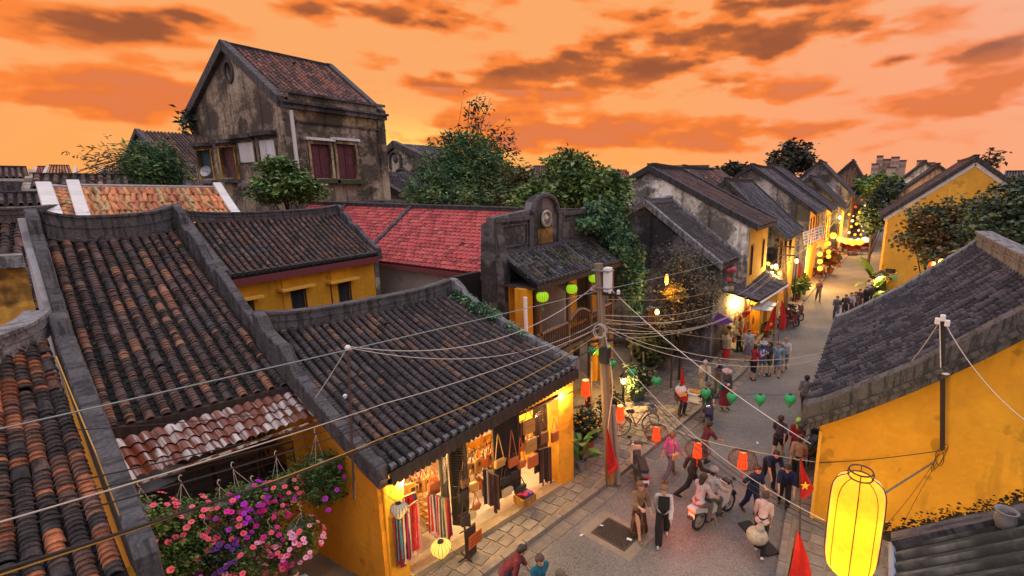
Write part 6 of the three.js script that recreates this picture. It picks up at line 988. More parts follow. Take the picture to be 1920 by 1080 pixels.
  single('meter_cover', rbox(.45, .35, .12, .03), mat('pale_green_box', [.3, .42, .36]), 'pale green meter box under the name board', 'box', undefined, atZ(1676, 521, -41.7));
  const bn = thing('lattice_banner', 'white lattice sign board hung across the left row', 'sign', atD(1525, 442, 40)); { const g = []; for (let i = 0; i < 5; i++) g.push(box(1.9, .07, .04, 0, -.4 + i * .22, 0)); for (let i = 0; i < 6; i++) g.push(box(.07, .95, .04, -.9 + i * .36, .04, .01)); mesh('lattice', merge(g), M.white2, bn); bn.rotation.y = .9; bn.rotation.z = .25; }
}
// lanterns
function gored(prof, n, depth, seg = 4) { // a cloth lantern body whose gores are pinched along n ribs
  const P = [], idx = [], m = n * seg; for (const [r, y] of prof) for (let i = 0; i <= m; i++) { const a = i / m * 2 * PI, k = 1 - depth * Math.pow(Math.abs(Math.cos(i / seg * PI)), 6); P.push(Math.cos(a) * r * k, y, Math.sin(a) * r * k); }
  for (let j = 0; j < prof.length - 1; j++) for (let i = 0; i < m; i++) { const a = j * (m + 1) + i, b = a + m + 1; idx.push(a, b, a + 1, a + 1, b, b + 1); }
  const g = new THREE.BufferGeometry(); g.setAttribute('position', new THREE.Float32BufferAttribute(P, 3)); g.setIndex(idx); g.computeVertexNormals(); return clean(g.toNonIndexed());
}
const ribs = (prof, n, r) => merge(Array.from({ length: n }, (_, k) => { const a = (k + .5) * 2 * PI / n * 1; return tube(prof.map(([R0, y]) => v3(Math.cos(a) * R0 * 1.01, y, Math.sin(a) * R0 * 1.01)), r, 4, prof.length * 2); }));
const TEAR = [[.16, .98], [.34, .93], [.46, .80], [.5, .66], [.47, .52], [.38, .36], [.26, .18], [.15, .04], [.13, 0]], OVAL = [[.16, .82], [.36, .76], [.47, .62], [.5, .42], [.47, .22], [.36, .07], [.18, 0]], ROUND = [[.1, .94], [.3, .86], [.45, .68], [.5, .47], [.45, .26], [.3, .08], [.1, 0]];
function silk(label, pos, w, prof, m, o = {}) {
  const t = thing('silk_lantern', label, 'lantern', pos, o.turn || 0, o.group), H = prof[0][1] * w, P = prof.map(([r, y]) => [r * w, y * w - H]);
  mesh('shade', gored(P, o.gores || 12, .05), m, t);
  mesh('cap', merge([cyl(P[0][0] * 1.02, P[0][0] * .9, .03 * w / .3, 0, -.01, 0, 12), cyl(P[P.length - 1][0] * .9, P[P.length - 1][0], .03 * w / .3, 0, -H - .02, 0, 12)]), o.capM || M.woodDark, t);
  if (o.ribM) mesh('wire_ribs', ribs(P, o.gores || 12, .004), o.ribM, t);
  if (o.tassel) mesh('tassel', merge([bar(v3(0, -H, 0), v3(0, -H - w * .35, 0), .006, 4), cyl(.022 * w / .3, .01, w * .34, 0, -H - w * .72, 0, 7)]), o.tassel, t);
  if (o.light) { lamp(v3(0, -H * .5, 0), o.color, o.light, t, 2); }
  return t;
}
{
  const green = mat('emerald_silk', [.012, .36, .13], { roughness: .5, map: TX.cloth }), tg = mat('green_tassel', [.02, .28, .12]), grp = 'green silk lanterns strung across the street';
  const a = atD(1110, 655, 15.2), b = atD(1482, 741, 12.2);
  const spots = [[1110, 650, 'first from the left, half before the lit lime lantern'], [1148, 675, 'second from the left, just right of the utility pole'], [1185, 691, 'third from the left, above the lit street lamp'], [1231, 707, 'fourth from the left, over the empty pavement'], [1324, 729, 'above the blue scooter rider'], [1373, 737, 'between the scooter and the open street'], [1426, 740, 'second from the right, over open asphalt'], [1482, 740, 'last on the right, by the dark roof corner']];
  spots.forEach(([x, y, w], i) => silk('emerald green silk lantern, ' + w, atD(x, y, lerp(15.2, 12.2, (x - 1110) / 372)), .30 - (1482 - x) * .00003, TEAR, green, { tassel: tg, group: grp, turn: i }));
  const sp = spots.map(([x, y]) => atD(x, y - 2, lerp(15.2, 12.2, (x - 1110) / 372))); cable('thin cord carrying the green silk lanterns', [atD(1082, 640, 15.5), ...sp, atD(1515, 738, 12)], .006, M.cable, Array(9).fill(.04));
  const lime = glowMat('lime_silk', [.22, .50, .01], [.36, .62, .01], .62, { map: TX.cloth });
  for (const [x, y, d, w, s, lab] of [[1017, 547, 14.0, .37, 1, 'left of the porch'], [1072, 533, 15.3, .37, 1, 'in the middle of the porch'], [1113, 514, 16.6, .35, 1, 'half behind the pole top']]) silk('glowing lime green oval lantern hung ' + lab, atD(x, y, d), w, OVAL, lime, { gores: 16, ribM: mat('green_wire', [.08, .2, .01]), tassel: tg, group: 'lime lanterns under the porch roof' });
  silk('small glowing lime lantern low to the right of the pole', atD(1138, 646, 13.6), .2, ROUND, lime, {}); silk('small glowing lime lantern low behind the green one', atD(1119, 654, 16), .24, ROUND, lime, {});
  const white = mat('white_silk', [.72, .66, .58], { roughness: .7, map: TX.cloth });
  silk('white ribbed silk lantern before the red flag', atD(1277, 723, 13.4), .34, TEAR, white, { gores: 14, ribM: M.woodPale });
  silk('unlit cream silk lantern beside the hanging scarves', atD(747, 944, 8.6), .31, TEAR, mat('cream_silk', [.82, .68, .44], { map: TX.cloth }), { gores: 16, ribM: M.woodPale });
  silk('lit yellow silk lantern over the paving in front of the shop', atD(826, 1016, 8.2), .37, TEAR.map(([r, y]) => [r, y * .92]), glowMat('yellow_silk', [.9, .62, .12], [1, .66, .10], .75, { map: TX.cloth }), { gores: 16, ribM: M.wood, light: 5, color: [1, .65, .2] });
  cable('thin cord carrying the cream and yellow lanterns', [atD(712, 920, 8.8), atD(747, 943, 8.6), atD(826, 1015, 8.2), atD(925, 1090, 7.6)], .005, M.cable, [.01, .02, .01]);
  // red cylinder lanterns, three of them in wire cages
  const red = glowMat('red_paper', [.80, .05, .012], [1, .075, .008], .75, { map: TX.cloth }), hot = glowMat('lamp_mouth', [1, .6, .2], [1, .55, .12], 1.6);
  const redL = (label, x, y, d, h, cage) => { const t = thing('red_lantern', label, 'lantern', atD(x, y, d), 0, undefined); mesh('shade', merge([cyl(h * .3, h * .22, h, 0, -h, 0, 18)]), red, t); mesh('glowing_mouth', cyl(h * .17, h * .2, .02, 0, -.012, 0, 14), hot, t); mesh('tassel', merge([bar(v3(0, -h, 0), v3(0, -h * 1.25, 0), .007, 5), cyl(.012, .025, h * .5, 0, -h * 1.75, 0, 8)]), mat('red_tassel', [.75, .06, .015], { map: TX.cloth }), t);
    if (cage) { const g = [], W = h * .82; for (let k = 0; k < 16; k++) { const a = k / 16 * PI, P = []; for (let i = 0; i <= 12; i++) { const u = i / 12 * 2 * PI; P.push(v3(Math.cos(u) * W * Math.cos(a), -h * .5 + Math.sin(u) * h * .58, Math.cos(u) * W * Math.sin(a))); } g.push(tube(P, .005, 4, 22, true)); } for (const s of [-.35, 0, .35]) { const P = []; const r0 = W * Math.sqrt(1 - s * s * 2.6 / 1); for (let i = 0; i < 14; i++) P.push(v3(Math.cos(i / 14 * 2 * PI) * r0, -h * .5 + s * h, Math.sin(i / 14 * 2 * PI) * r0)); g.push(tube(P, .004, 4, 28, true)); } mesh('wire_cage', merge(g), M.black, t); }
    lamp(v3(0, -h * .5, 0), [1, .16, .03], 2.2, t, 2); return t; };
  redL('red cylinder lantern at the corner of the dark shop roof', 1098, 713, 14.2, .5, 0); redL('red cylinder lantern just right of the utility pole foot', 1163, 761, 12.6, .42, 0);
  redL('caged red lantern above the woman in purple', 1231, 799, 12.1, .39, 1); redL('caged red lantern in the middle of the string', 1309, 829, 11.7, .40, 1); redL('caged red lantern at the right, above the people in navy', 1394, 847, 11.4, .42, 1);
  cable('pale cord carrying the red lanterns across the street', [atD(1045, 655, 14.8), atD(1098, 705, 14.2), atD(1163, 752, 12.6), atD(1231, 790, 12.1), atD(1309, 822, 11.7), atD(1394, 842, 11.4), atD(1528, 866, 12)], .009, M.cablePale, Array(6).fill(.02));
  // the big yellow barrel lantern
  const base = atZ(1590, 1075, -7.5), H = atZ(1590, 888, -7.5).y - base.y, prof = [[.10, .0], [.22, .03], [.33, .13], [.375, .30], [.385, .7], [.385, 1.2], [.37, 1.42], [.31, 1.56], [.21, 1.63], [.165, 1.645]].map(([r, y]) => [r * .93, y * H / 1.645]);
  const t = thing('barrel_lantern', 'huge glowing yellow barrel lantern with dark ribs before the right wall', 'lantern', base);
  const up = prof.slice(2), lo = prof.slice(0, 3);
  mesh('shade', gored(up.slice().reverse(), 8, .045, 6), glowMat('amber_cloth', [.95, .60, .03], [1, .54, .004], .42, { Physical: 1, transmission: .55, roughness: 1, thickness: 0, map: TX.cloth }), t);
  mesh('bottom_panels', gored(lo.slice().reverse(), 8, .03, 6), glowMat('bright_cloth', [1, .8, .3], [1, .70, .07], .75, { Physical: 1, transmission: .55, roughness: 1, thickness: 0 }), t);  // stronger bulb glow at the bottom put into paler cloth colour and emission
  const rb = ribs(prof, 8, .0075); rb.rotateY(-PI / 8); mesh('ribs', rb, mat('brown_rib', [.09, .028, .015]), t);
  const ring = new THREE.TorusGeometry(.155, .012, 6, 24); ring.rotateX(PI / 2); ring.translate(0, H, 0); const r2 = ring.clone(); r2.translate(0, .1, 0); mesh('top_frame', merge([ring, r2, ...[0, 1, 2, 3].map((k) => bar(v3(Math.cos(k * PI / 2) * .165, H, Math.sin(k * PI / 2) * .165), v3(Math.cos(k * PI / 2) * .165, H + .1, Math.sin(k * PI / 2) * .165), .008))]), M.wood, t);
  lamp(v3(0, .22, 0), [1, .78, .3], 1.3, t, 3); lamp(v3(0, H * .62, 0), [1, .74, .24], 1.0, t, 3);
  lamp(v3(.2, -.15, -.6), [1, .68, .18], 9, t, 6); lamp(v3(.55, H * .45, -.65), [1, .66, .16], 5, t, 6);
  single('bamboo_rod', bar(atZ(1648, 932, -7.6), atZ(1756, 863, -11.9), .018, 8), M.woodPale, 'thin bamboo rod from the big lantern to the yellow wall', 'rod');
  // far lanterns
  const far = glowMat('far_amber', [.9, .5, .05], [1, .50, .03], 1.25), farW = glowMat('far_white', [1, .8, .5], [1, .75, .35], 1.6), farR = glowMat('far_red', [.8, .08, .02], [1, .10, .02], .9);
  const small = (label, x, y, d, w, m, group) => { const o = silk(label, atD(x, y, d), w, ROUND, m, { gores: 8, group }); return o; };
  [[1563, 436, 'leftmost'], [1576, 442, 'second'], [1588, 446, 'middle'], [1600, 449, 'fourth'], [1613, 448, 'rightmost']].forEach(([x, y, w]) => small(w + ' of five big amber lanterns hung over the far street', x, y, 44, .52, far, 'five amber lanterns over the far street'));
  [472, 486, 499].forEach((y, i) => small(['upper', 'middle', 'lower'][i] + ' amber lantern in the left column at the far shop', 1538, y, 44, .42, far, 'left column of amber lanterns')); [453, 468, 477].forEach((y, i) => small(['upper', 'middle', 'lower'][i] + ' amber lantern in the right column at the far shop', 1554, y, 46, .38, far, 'right column of amber lanterns'));
  const rnd = mulberry(909); const fg = 'tiny lamps far along the street';
  [[1573, 345], [1600, 405], [1612, 398], [1618, 412], [1606, 420], [1622, 386], [1640, 370], [1628, 400], [1596, 425], [1610, 432], [1588, 418], [1583, 430], [1655, 352], [1636, 379], [1645, 395], [1604, 388], [1592, 402], [1616, 424], [1580, 405], [1571, 420], [1608, 408], [1598, 414], [1630, 392], [1624, 420], [1560, 428], [1566, 447], [1552, 462], [1544, 470], [1549, 484], [1533, 492], [1527, 500], [1530, 480], [1586, 396], [1592, 436], [1603, 440], [1576, 412], [1614, 440], [1620, 432]].forEach(([x, y], i) => tag(mesh('far_lantern', ball(.10 + rnd() * .09, 0, 0, 0, 1, 1, 1, 8), [far, farW, far, farR][i % 4]), 'tiny glowing lamp in the far street lights', 'lantern', fg).position.copy(atD(x, y, 58 + rnd() * 22)));
  [[1448, 500], [1456, 503], [1447, 512], [1462, 512], [1455, 498], [1440, 494], [1450, 520]].forEach(([x, y], i) => tag(mesh('shop_bulb', ball(.11, 0, 0, 0, 1, 1, 1, 8), i % 2 ? far : farW), 'bright bulb clustered beside the yellow house front', 'lamp', 'bulbs clustered by the yellow front').position.copy(atD(x, y, 30.5)));
  lamp(atD(1458, 508, 30), [1, .62, .2], 22); lamp(atD(1535, 490, 42), [1, .58, .14], 75); lamp(atD(1590, 430, 52), [1, .6, .2], 75); lamp(atD(1610, 420, 66), [1, .6, .2], 100); lamp(atD(1576, 438, 43.5).add(v3(0, -.7, 0)), [1, .58, .15], 18);
  const star = thing('star_lantern', 'red star shaped lantern above the far lantern columns', 'lantern', atD(1537, 455, 43)); { const P = []; for (let i = 0; i < 10; i++) { const a = i * PI / 5 + PI / 2, r = i % 2 ? .24 : .55; P.push([Math.cos(a) * r, Math.sin(a) * r]); } const g = slab(P, .15); g.rotateY(.5); mesh('body', g, farR, star); }
  // right edge party lamps behind the roof
  [[1748, 496, farR, 'red'], [1755, 503, farW, 'white'], [1766, 491, far, 'amber'], [1779, 487, farW, 'pale yellow']].forEach(([x, y, m, c]) => single('garden_lamp', ball(.13, 0, 0, 0, 1, 1, 1, 10), m, c + ' garden lamp glowing just above the near right roof edge', 'lamp', undefined, atD(x, y, 24)));
  lamp(atD(1760, 494, 23.8), [1, .6, .2], 10);
  // street lamps
  const sl = (label, gx, gy, lx, ly, d, s, power) => { const p = atH(gx, gy, .1), t2 = thing('street_lamp', label, 'street lamp', p), h = atD(lx, ly, Math.hypot(p.x, p.z)).y - p.y; mesh('post', merge([cyl(.05, .035, h - .15, 0, 0, 0, 10), cyl(.09, .06, .3, 0, 0, 0, 10)]), M.black, t2); const hd = mesh('lantern_head', merge([cyl(.16, .04, .12, 0, h + .2, 0, 8), cyl(.02, .02, .08, 0, h + .32, 0, 8), ...[0, 1, 2, 3, 4, 5].map((k) => bar(v3(Math.cos(k) * .09, h - .15, Math.sin(k) * .09), v3(Math.cos(k) * .14, h + .2, Math.sin(k) * .14), .008, 4))]), M.black, t2); mesh('bulb', ball(.075 * s, 0, h, 0, 1, 1.2, 1, 12), glowMat('sodium_bulb', [1, .8, .5], [1, .66, .2], 9), hd); if (power) lamp(v3(0, h, 0), [1, .62, .18], power, t2, 2); return t2; };
  sl('black street lamp burning bright beside the glazed pot', 1168, 762, 1167, 715, 14, 1, 22); sl('street lamp with starry glare beside the slim pole', 1487, 565, 1486, 489, 33, 1.7, 26); sl('street lamp far along the left pavement', 1566, 490, 1575, 408, 55, 2, 26);
  const wl = thing('wall_lamp', 'black wall lamp on the corner under the dark right roof', 'lamp', atD(1502, 800, 11.7)); mesh('body', merge([cyl(.05, .09, .16, 0, -.1, 0, 6), cyl(.12, .02, .08, 0, .07, 0, 8), cyl(.015, .01, .08, 0, .15, 0, 6), bar(v3(0, -.1, 0), v3(.12, -.22, .02), .014), bar(v3(.12, -.22, .02), v3(.24, -.1, .02), .014)]), M.black, wl);
  const wl2 = thing('wall_lamp', 'small lit lamp by the plants on the right side of the far street', 'lamp', atD(1621, 492, 46)); mesh('body', merge([cyl(.14, .2, .45, 0, -.3, 0, 6), cyl(.26, .04, .18, 0, .15, 0, 8), bar(v3(.1, -.3, 0), v3(.5, -.5, 0), .03)]), M.black, wl2);
}
// flags
function flag(label, base, h, pts, lean, o = {}) { // a pole with a limp cloth; pts are the cloth outline from the pole's upper end
  const t = thing('flag', label, 'flag', base, o.turn || 0); const top = v3(lean, h, 0); if (!o.nopole) mesh('pole', bar(v3(0, 0, 0), top, .016, 6), o.poleM || mat('brown_stick', [.12, .05, .04]), t);
  const n = 10, P = [], idx = []; for (let i = 0; i <= n; i++) { const s = i / n; let w = 0; for (let k = 1; k < pts.length; k++) if (s >= pts[k - 1][0]) w = lerp(pts[k - 1][1], pts[k][1], Math.min(1, (s - pts[k - 1][0]) / (pts[k][0] - pts[k - 1][0]))); for (let j = 0; j <= 6; j++) { const u = j / 6; P.push(top.x * (1 - s * o.len / h) + w * u, h - s * o.len - u * (o.drop || .1) * s, .06 * Math.sin(u * 7 + s * 3) * (s + .2)); } }
  for (let i = 0; i < n; i++) for (let j = 0; j < 6; j++) { const a = i * 7 + j; idx.push(a, a + 7, a + 1, a + 1, a + 7, a + 8); } const g = new THREE.BufferGeometry(); g.setAttribute('position', new THREE.Float32BufferAttribute(P, 3)); g.setIndex(idx); g.computeVertexNormals();
  const cl = mesh('cloth', boxUV(g.toNonIndexed()), mat('red_flag', [.62, .018, .014], { map: TX.cloth, roughness: .75 }), t);
  if (o.star) { const S = []; for (let i = 0; i < 10; i++) { const a = i * PI / 5 + PI / 2, r = i % 2 ? .045 : .11; S.push([Math.cos(a) * r, Math.sin(a) * r]); } const sg = slab(S, .012); sg.translate(o.star[0], o.star[1], .09); mesh('star', sg, mat('flag_yellow', [.85, .55, .03]), cl); }
  return t;
}
{
  const f1 = atH(1138, 918, .1); flag('limp red flag hung against the utility pole foot', atD(1138, 900, PD - .3).setY(.1), 1.75, [[0, .03], [.5, .2], [.85, .34], [1, .06]], -.02, { len: 1.15, turn: .5, drop: .25 });
  flag('red flag on a stick standing on the right pavement', atH(1500, 1008, .1), 2.05, [[0, .02], [.35, .12], [.75, .34], [1, .1]], -.18, { len: .95, turn: .5, star: [-.05, 1.42] });
  flag('red flag at the bottom edge near the big lantern', atH(1470, 1120, .1), 1.55, [[0, .02], [.5, .3], [1, .5]], .12, { len: 1.1, turn: .4 });
  flag('red flag beside the white lantern on the pavement', atH(1273, 790, .1), 2.05, [[0, .02], [.5, .16], [.8, .3], [1, .26]], .0, { len: 1.25, turn: .6, star: [.14, 1.05] });
  const st = HR.stall; flag('red flag with a yellow star left of the stall post', v3(st.xf + .95, .1, st.z0 - 1.6), 2.5, [[0, .02], [.5, -.3], [1, -.55]], 0, { len: 1.5, turn: .7, star: [-.25, 1.3] }); flag('red flag folded right of the stall post', v3(st.xf + 1.1, .1, st.z0 - 2.2), 2.4, [[0, .02], [.5, .3], [1, .35]], 0, { len: 1.5, turn: .7 });
  flag('narrow red flag among the pots on the far left pavement', atH(1493, 548, .1), 2.6, [[0, .02], [.6, .3], [1, .2]], 0, { len: 1.9, turn: .6 });
}

// ------------------------------------------------------------------ the bag shop's goods
const onF = (px, py, out = 0) => { const { FL, n } = HC, d = RAY(px, py), q = FL.clone().addScaledVector(n, out).sub(EYE), t = (q.x * n.x + q.z * n.z) / (d.x * n.x + d.z * n.z); return EYE.clone().addScaledVector(d, t); };
{
  const { ang, d, n } = HC, tan = [.50, .26, .07], wood = M.wood;
  const leather = (k, c) => mat(k + '_leather', c, { roughness: .5, bumpMap: TX.fine, bumpScale: .003 });
  const L = { tan: leather('tan', [.46, .235, .06]), orange: leather('orange', [.50, .12, .03]), brown: leather('brown', [.19, .085, .035]), dark: leather('dark', [.035, .025, .022]), cream: leather('cream', [.55, .40, .2]), rust: leather('rust', [.36, .10, .03]) };
  // folded louvre doors
  const louvre = (label, px, py, w, h, yaw, out = .05, m = M.wood) => { const p = onF(px, py, out), t = thing('louvre_door', label, 'door', v3(p.x, Math.max(.2, p.y), p.z), ang + yaw); mesh('frame', merge([box(.06, h, .045, -w / 2 + .03, h / 2, 0), box(.06, h, .045, w / 2 - .03, h / 2, 0), box(w - .12, .08, .045, 0, .04, 0), box(w - .12, .07, .045, 0, h - .035, 0), box(w - .12, .07, .045, 0, h * .42, 0), box(w - .12, h * .36, .02, 0, h * .22, 0), box(w - .12, h * .52, .008, 0, h * .7, -.014)]), m, t); const ns = Math.floor(h * .52 / .06), sl = box(w - .13, .045, .012); sl.rotateX(.6); for (let i = 0; i < ns; i++) { const s = mesh('slat', sl, m, t); s.position.set(0, h * .46 + i * .06, 0); } return t; };
  louvre('louvred leaf beside the left shop pillar behind the scarves', 742, 1010, .55, 2.05, .1, -.02);
  louvre('dark louvred leaf left of the middle opening', 838, 975, .42, 2.15, .75, .12, M.woodDark); louvre('dark louvred leaf folded forward in the middle of the shop', 866, 985, .40, 2.15, -.95, .30, M.woodDark);
  louvre('wide dark louvred door hung with handbags', 953, 925, .80, 2.1, .05, .22, M.woodDark); louvre('louvred leaf behind the tan tote bags', 975, 880, .42, 2.15, .9, -.1); louvre('louvred leaf beside the right shop pillar', 1015, 880, .5, 2.25, .1, .04, M.wood);
  // bags
  const bag = (label, px, py, w, h, m, out = .28, strap = .3, o = {}) => { const p = onF(px, py, out), t = thing(o.tote ? 'tote_bag' : 'handbag', label, 'bag', p, ang + (o.turn || 0)); mesh('body', rbox(w, h, o.dp || .09, .03, 0, 0, 0), m, t); if (!o.tote) mesh('flap', rbox(w * .98, h * .5, .02, .008, 0, h * .24, (o.dp || .09) / 2 + .008), m, t); else mesh('seam', merge([box(w * .7, .012, .006, 0, h * .08, (o.dp || .09) / 2 + .002)]), L.brown, t); if (strap) mesh('strap', tube([v3(-w * .42, h * .45, 0), v3(-w * .12, h * .5 + strap * .75, -.02), v3(0, h * .5 + strap, -.03), v3(w * .12, h * .5 + strap * .75, -.02), v3(w * .42, h * .45, 0)], .012, 5, 16), o.sm || m, t); return t; };
  bag('tan tote bag hung highest under the eave', 1000 - 8, 800, .34, .36, L.tan, .2, .3, { tote: 1 }); bag('tan tote bag below the highest one', 995, 835, .36, .36, L.tan, .25, .2, { tote: 1 });
  bag('orange brown satchel below the two tan totes', 999, 864, .32, .32, L.orange, .3, .12, { tote: 1 }); bag('brown cloth tote right of the tan totes', 1020, 820, .28, .32, L.brown, .15, .35, { tote: 1 }); bag('small rust bag hung against the right pillar', 1040, 818, .24, .3, L.rust, .12, .35, { tote: 1 });
  bag('tan handbag with long strap on the left of the dark door', 937, 868, .28, .2, L.tan, .34, .62); bag('orange handbag with long strap in the middle of the dark door', 962, 866, .28, .22, L.orange, .36, .7); bag('small round orange bag right of the dark door', 978, 870, .22, .2, L.orange, .36, .6);
  bag('black handbag on the lower half of the dark door', 947, 900, .26, .2, L.dark, .34, .4); bag('cream saddle bag at the foot of the dark door', 951, 922, .28, .2, L.cream, .38, .5, { sm: L.dark }); bag('black saddle bag lowest on the right of the door', 975, 916, .32, .18, L.dark, .36, .3); bag('dark shoulder bag half hidden between belts', 963, 890, .24, .22, L.dark, .33, .5);
  bag('tan box bag on the standing rack', 886, 912, .24, .18, L.tan, .45, .3); bag('brown bag at the top of the standing rack', 872, 905, .2, .2, L.brown, .45, .4); bag('black bag with cords on the standing rack', 868, 930, .24, .22, L.dark, .5, .5); bag('cream pouch low on the standing rack', 885, 965, .16, .2, L.cream, .55, .3); bag('rust handbag between the leaves at the left opening', 813, 915, .26, .3, L.rust, .1, .3); bag('black pouch at the foot of the standing rack', 872, 975, .2, .26, L.dark, .55, .3); bag('small brown bag under the cream pouch', 893, 950, .18, .16, L.rust, .55, .25);
  // more stock inside the openings, on three inner rails and along the lintel
  const stock = scene.children.filter((o) => /^(handbag|tote_bag)/.test(o.name)).slice(0, 12);
  [[762, 922, 812, 900, -.9, 'left', 7], [880, 880, 935, 850, -.8, 'middle', 8], [968, 842, 1006, 822, -.7, 'right', 6], [884, 915, 930, 890, -1.1, 'lower middle', 7]].forEach(([x0, y0, x1, y1, out, w, k], r) => { const a = onF(x0, y0, out), b = onF(x1, y1, out), t = thing('hanging_rail', 'inner rail of bags in the ' + w + ' opening of the shop', 'rail', a.clone()); mesh('rail', bar(v3(0, .42, 0), b.clone().sub(a).add(v3(0, .42, 0)), .012, 6), M.woodDark, t); for (let i = 0; i < k; i++) copy(stock[(i * 5 + r * 3) % stock.length], 'bag on the inner rail of the ' + w + ' opening, ' + ['first', 'second', 'third', 'fourth', 'fifth', 'sixth', 'seventh', 'eighth'][i] + ' from the left', a.clone().lerp(b, (i + .5) / k), ang + (i % 3 - 1) * .3); });
  // racks of belts and scarves
  const HUES = new Map(), ORD = ['first', 'second', 'third', 'fourth', 'fifth', 'sixth', 'seventh', 'eighth', 'ninth', 'tenth', 'eleventh'];
  const strips = (name, label, cat, px0, py0, px1, py1, len, cols, out, group, wdt = .05, rackLabel) => {
    const a = onF(px0, py0, out), b = onF(px1, py1, out + .05), rk = thing('hanging_rail', rackLabel, 'rail', a.clone()); mesh('rail', bar(v3(0, .03, 0), b.clone().sub(a).add(v3(0, .03, 0)), .014, 6), M.woodPale, rk);
    cols.forEach((c, i) => { const p = a.clone().lerp(b, (i + .5) / cols.length), P = [], idx = [], rnd = mulberry(i * 7 + px0), ll = len * (.85 + rnd() * .2); for (let k = 0; k <= 6; k++) for (let j = 0; j <= 3; j++) { const s = k / 6, u = j / 3 - .5; P.push(u * wdt * (1 + s * .5), -s * ll, Math.sin(j * 2.1 + i + s * 2) * wdt * .22); } for (let k = 0; k < 6; k++) for (let j = 0; j < 3; j++) { const q = k * 4 + j; idx.push(q, q + 4, q + 1, q + 1, q + 4, q + 5); } const g = new THREE.BufferGeometry(); g.setAttribute('position', new THREE.Float32BufferAttribute(P, 3)); g.setIndex(idx); g.computeVertexNormals(); const back = g.clone(); back.translate(0, 0, -.008); const nm = HUES.get(c), m = tag(mesh(name, merge([boxUV(g.toNonIndexed()), boxUV(back.toNonIndexed())]), clothMat('cloth_' + c.map((x) => Math.round(x * 100)).join('_'), c)), (nm ? nm + ' ' : '') + label + ', ' + ORD[i] + ' from the left', cat, group); m.position.copy(p); m.rotation.y = ang + (rnd() - .5) * .5; });
  };
  const RD = [.60, .02, .02], NV = [.03, .04, .16], PK = [.7, .28, .26], TQ = [.02, .30, .42], MR = [.22, .02, .03], CR = [.72, .55, .4], MG = [.42, .02, .12], BK = [.03, .025, .03], GN = [.07, .12, .05]; [[RD, 'red'], [NV, 'navy'], [PK, 'pink'], [TQ, 'turquoise'], [MR, 'maroon'], [CR, 'cream'], [MG, 'crimson'], [BK, 'black'], [GN, 'green']].forEach(([c, n2]) => HUES.set(c, n2));
  strips('scarf', 'long scarf hanging by the left pillar', 'scarf', 738, 972, 783, 940, 1.15, [MR, TQ, MR, CR, BK, MG, CR, RD, RD, PK], .22, 'long scarves by the left pillar', .09, 'wooden rail of long plain scarves by the left pillar');
  strips('scarf', 'short shawl high beside the louvred leaf', 'scarf', 756, 935, 778, 925, .55, [PK, RD, RD, NV], .1, 'bright shawls over the long scarves', .1, 'short rail with pink, red and navy shawls');
  strips('patterned_scarf', 'patterned scarf on the white rail', 'scarf', 802, 927, 842, 938, .98, [RD, CR, NV, PK, RD, CR, GN, CR, [.62, .18, .07], RD, MR], .25, 'patterned scarves on the white rail', .075, 'white rail of patterned scarves at the left opening');
  const BR = [.12, .05, .03], B2 = [.22, .09, .04], B3 = [.05, .03, .025];
  strips('belt', 'leather belt by the middle opening', 'belt', 905, 880, 935, 895, .95, [BR, B3, CR, B2, B3, BR, B2, B3, BR, B2], .3, 'belts by the middle opening', .04, 'dark rail of belts by the middle opening');
  strips('belt', 'dark leather belt beside the right pillar', 'belt', 1010, 845, 1034, 838, 1.0, [B3, BR, B3, B2, B3, B3, BR, B3, B2, B3, BR], .22, 'belts beside the right pillar', .04, 'dark rail of belts beside the right pillar');
  strips('fabric_roll', 'cloth length hung above the dark door', 'cloth', 962, 800, 982, 790, .62, [BK, B3, [.4, .09, .03], MR, BK, [.3, .08, .03], BK], .1, 'cloth lengths above the dark door', .05, 'rail of cloth lengths above the dark door');
  // tilted racks of sandals and hats inside
  const sandal = (p, ry, m, i, label, group) => { const s = single('sandal', merge([ball(.1, 0, 0, 0, .42, .22, 1.15, 8), tube([v3(-.04, .015, .02), v3(0, .05, .03), v3(.04, .015, .02)], .008, 4, 6)]), m, label, 'sandal', group, p); s.rotation.y = ry; return s; };
  const sm = [mat('straw', [.72, .46, .12], { map: TX.wood }), mat('ochre_sole', [.55, .30, .08], { map: TX.wood }), mat('pale_sole', [.74, .55, .28], { map: TX.wood })];
  const rackBoard = (label, c, w, dpt, tilt, yaw) => { const t = thing('display_rack', label, 'rack', c, ang + yaw); const g = box(w, .03, dpt); g.rotateX(tilt); mesh('board', g, M.woodPale, t); mesh('legs', merge([bar(v3(-w * .42, -.05, dpt * .3), v3(-w * .42, -c.y + .24, dpt * .3), .02), bar(v3(w * .42, -.05, dpt * .3), v3(w * .42, -c.y + .24, dpt * .3), .02), bar(v3(-w * .42, -.02, -dpt * .3), v3(-w * .42, -c.y + .24, -dpt * .3), .02), bar(v3(w * .42, -.02, -dpt * .3), v3(w * .42, -c.y + .24, -dpt * .3), .02)]), M.wood, t); return t; };
  const rn = mulberry(31);
  { const c = onF(783, 925, -.75); c.y = 1.0; const rk = rackBoard('tilted rack full of straw sandals at the left of the shop', c, 1.05, 1.1, .45, .1); for (let i = 0; i < 8; i++) for (let j = 0; j < 5; j++) sandal(c.clone().add(v3(-.44 + i * .125 + rn() * .02, .06 - (j - 2) * .1, 0).applyAxisAngle(v3(0, 1, 0), 0)).addScaledVector(n, (j - 2) * .2).addScaledVector(d, (i - 3.5) * .0), ang + .5 + rn() * .3, sm[(i + j) % 3], i, 'straw sandal lying on the tilted rack at the left', 'sandals on the left rack'); }
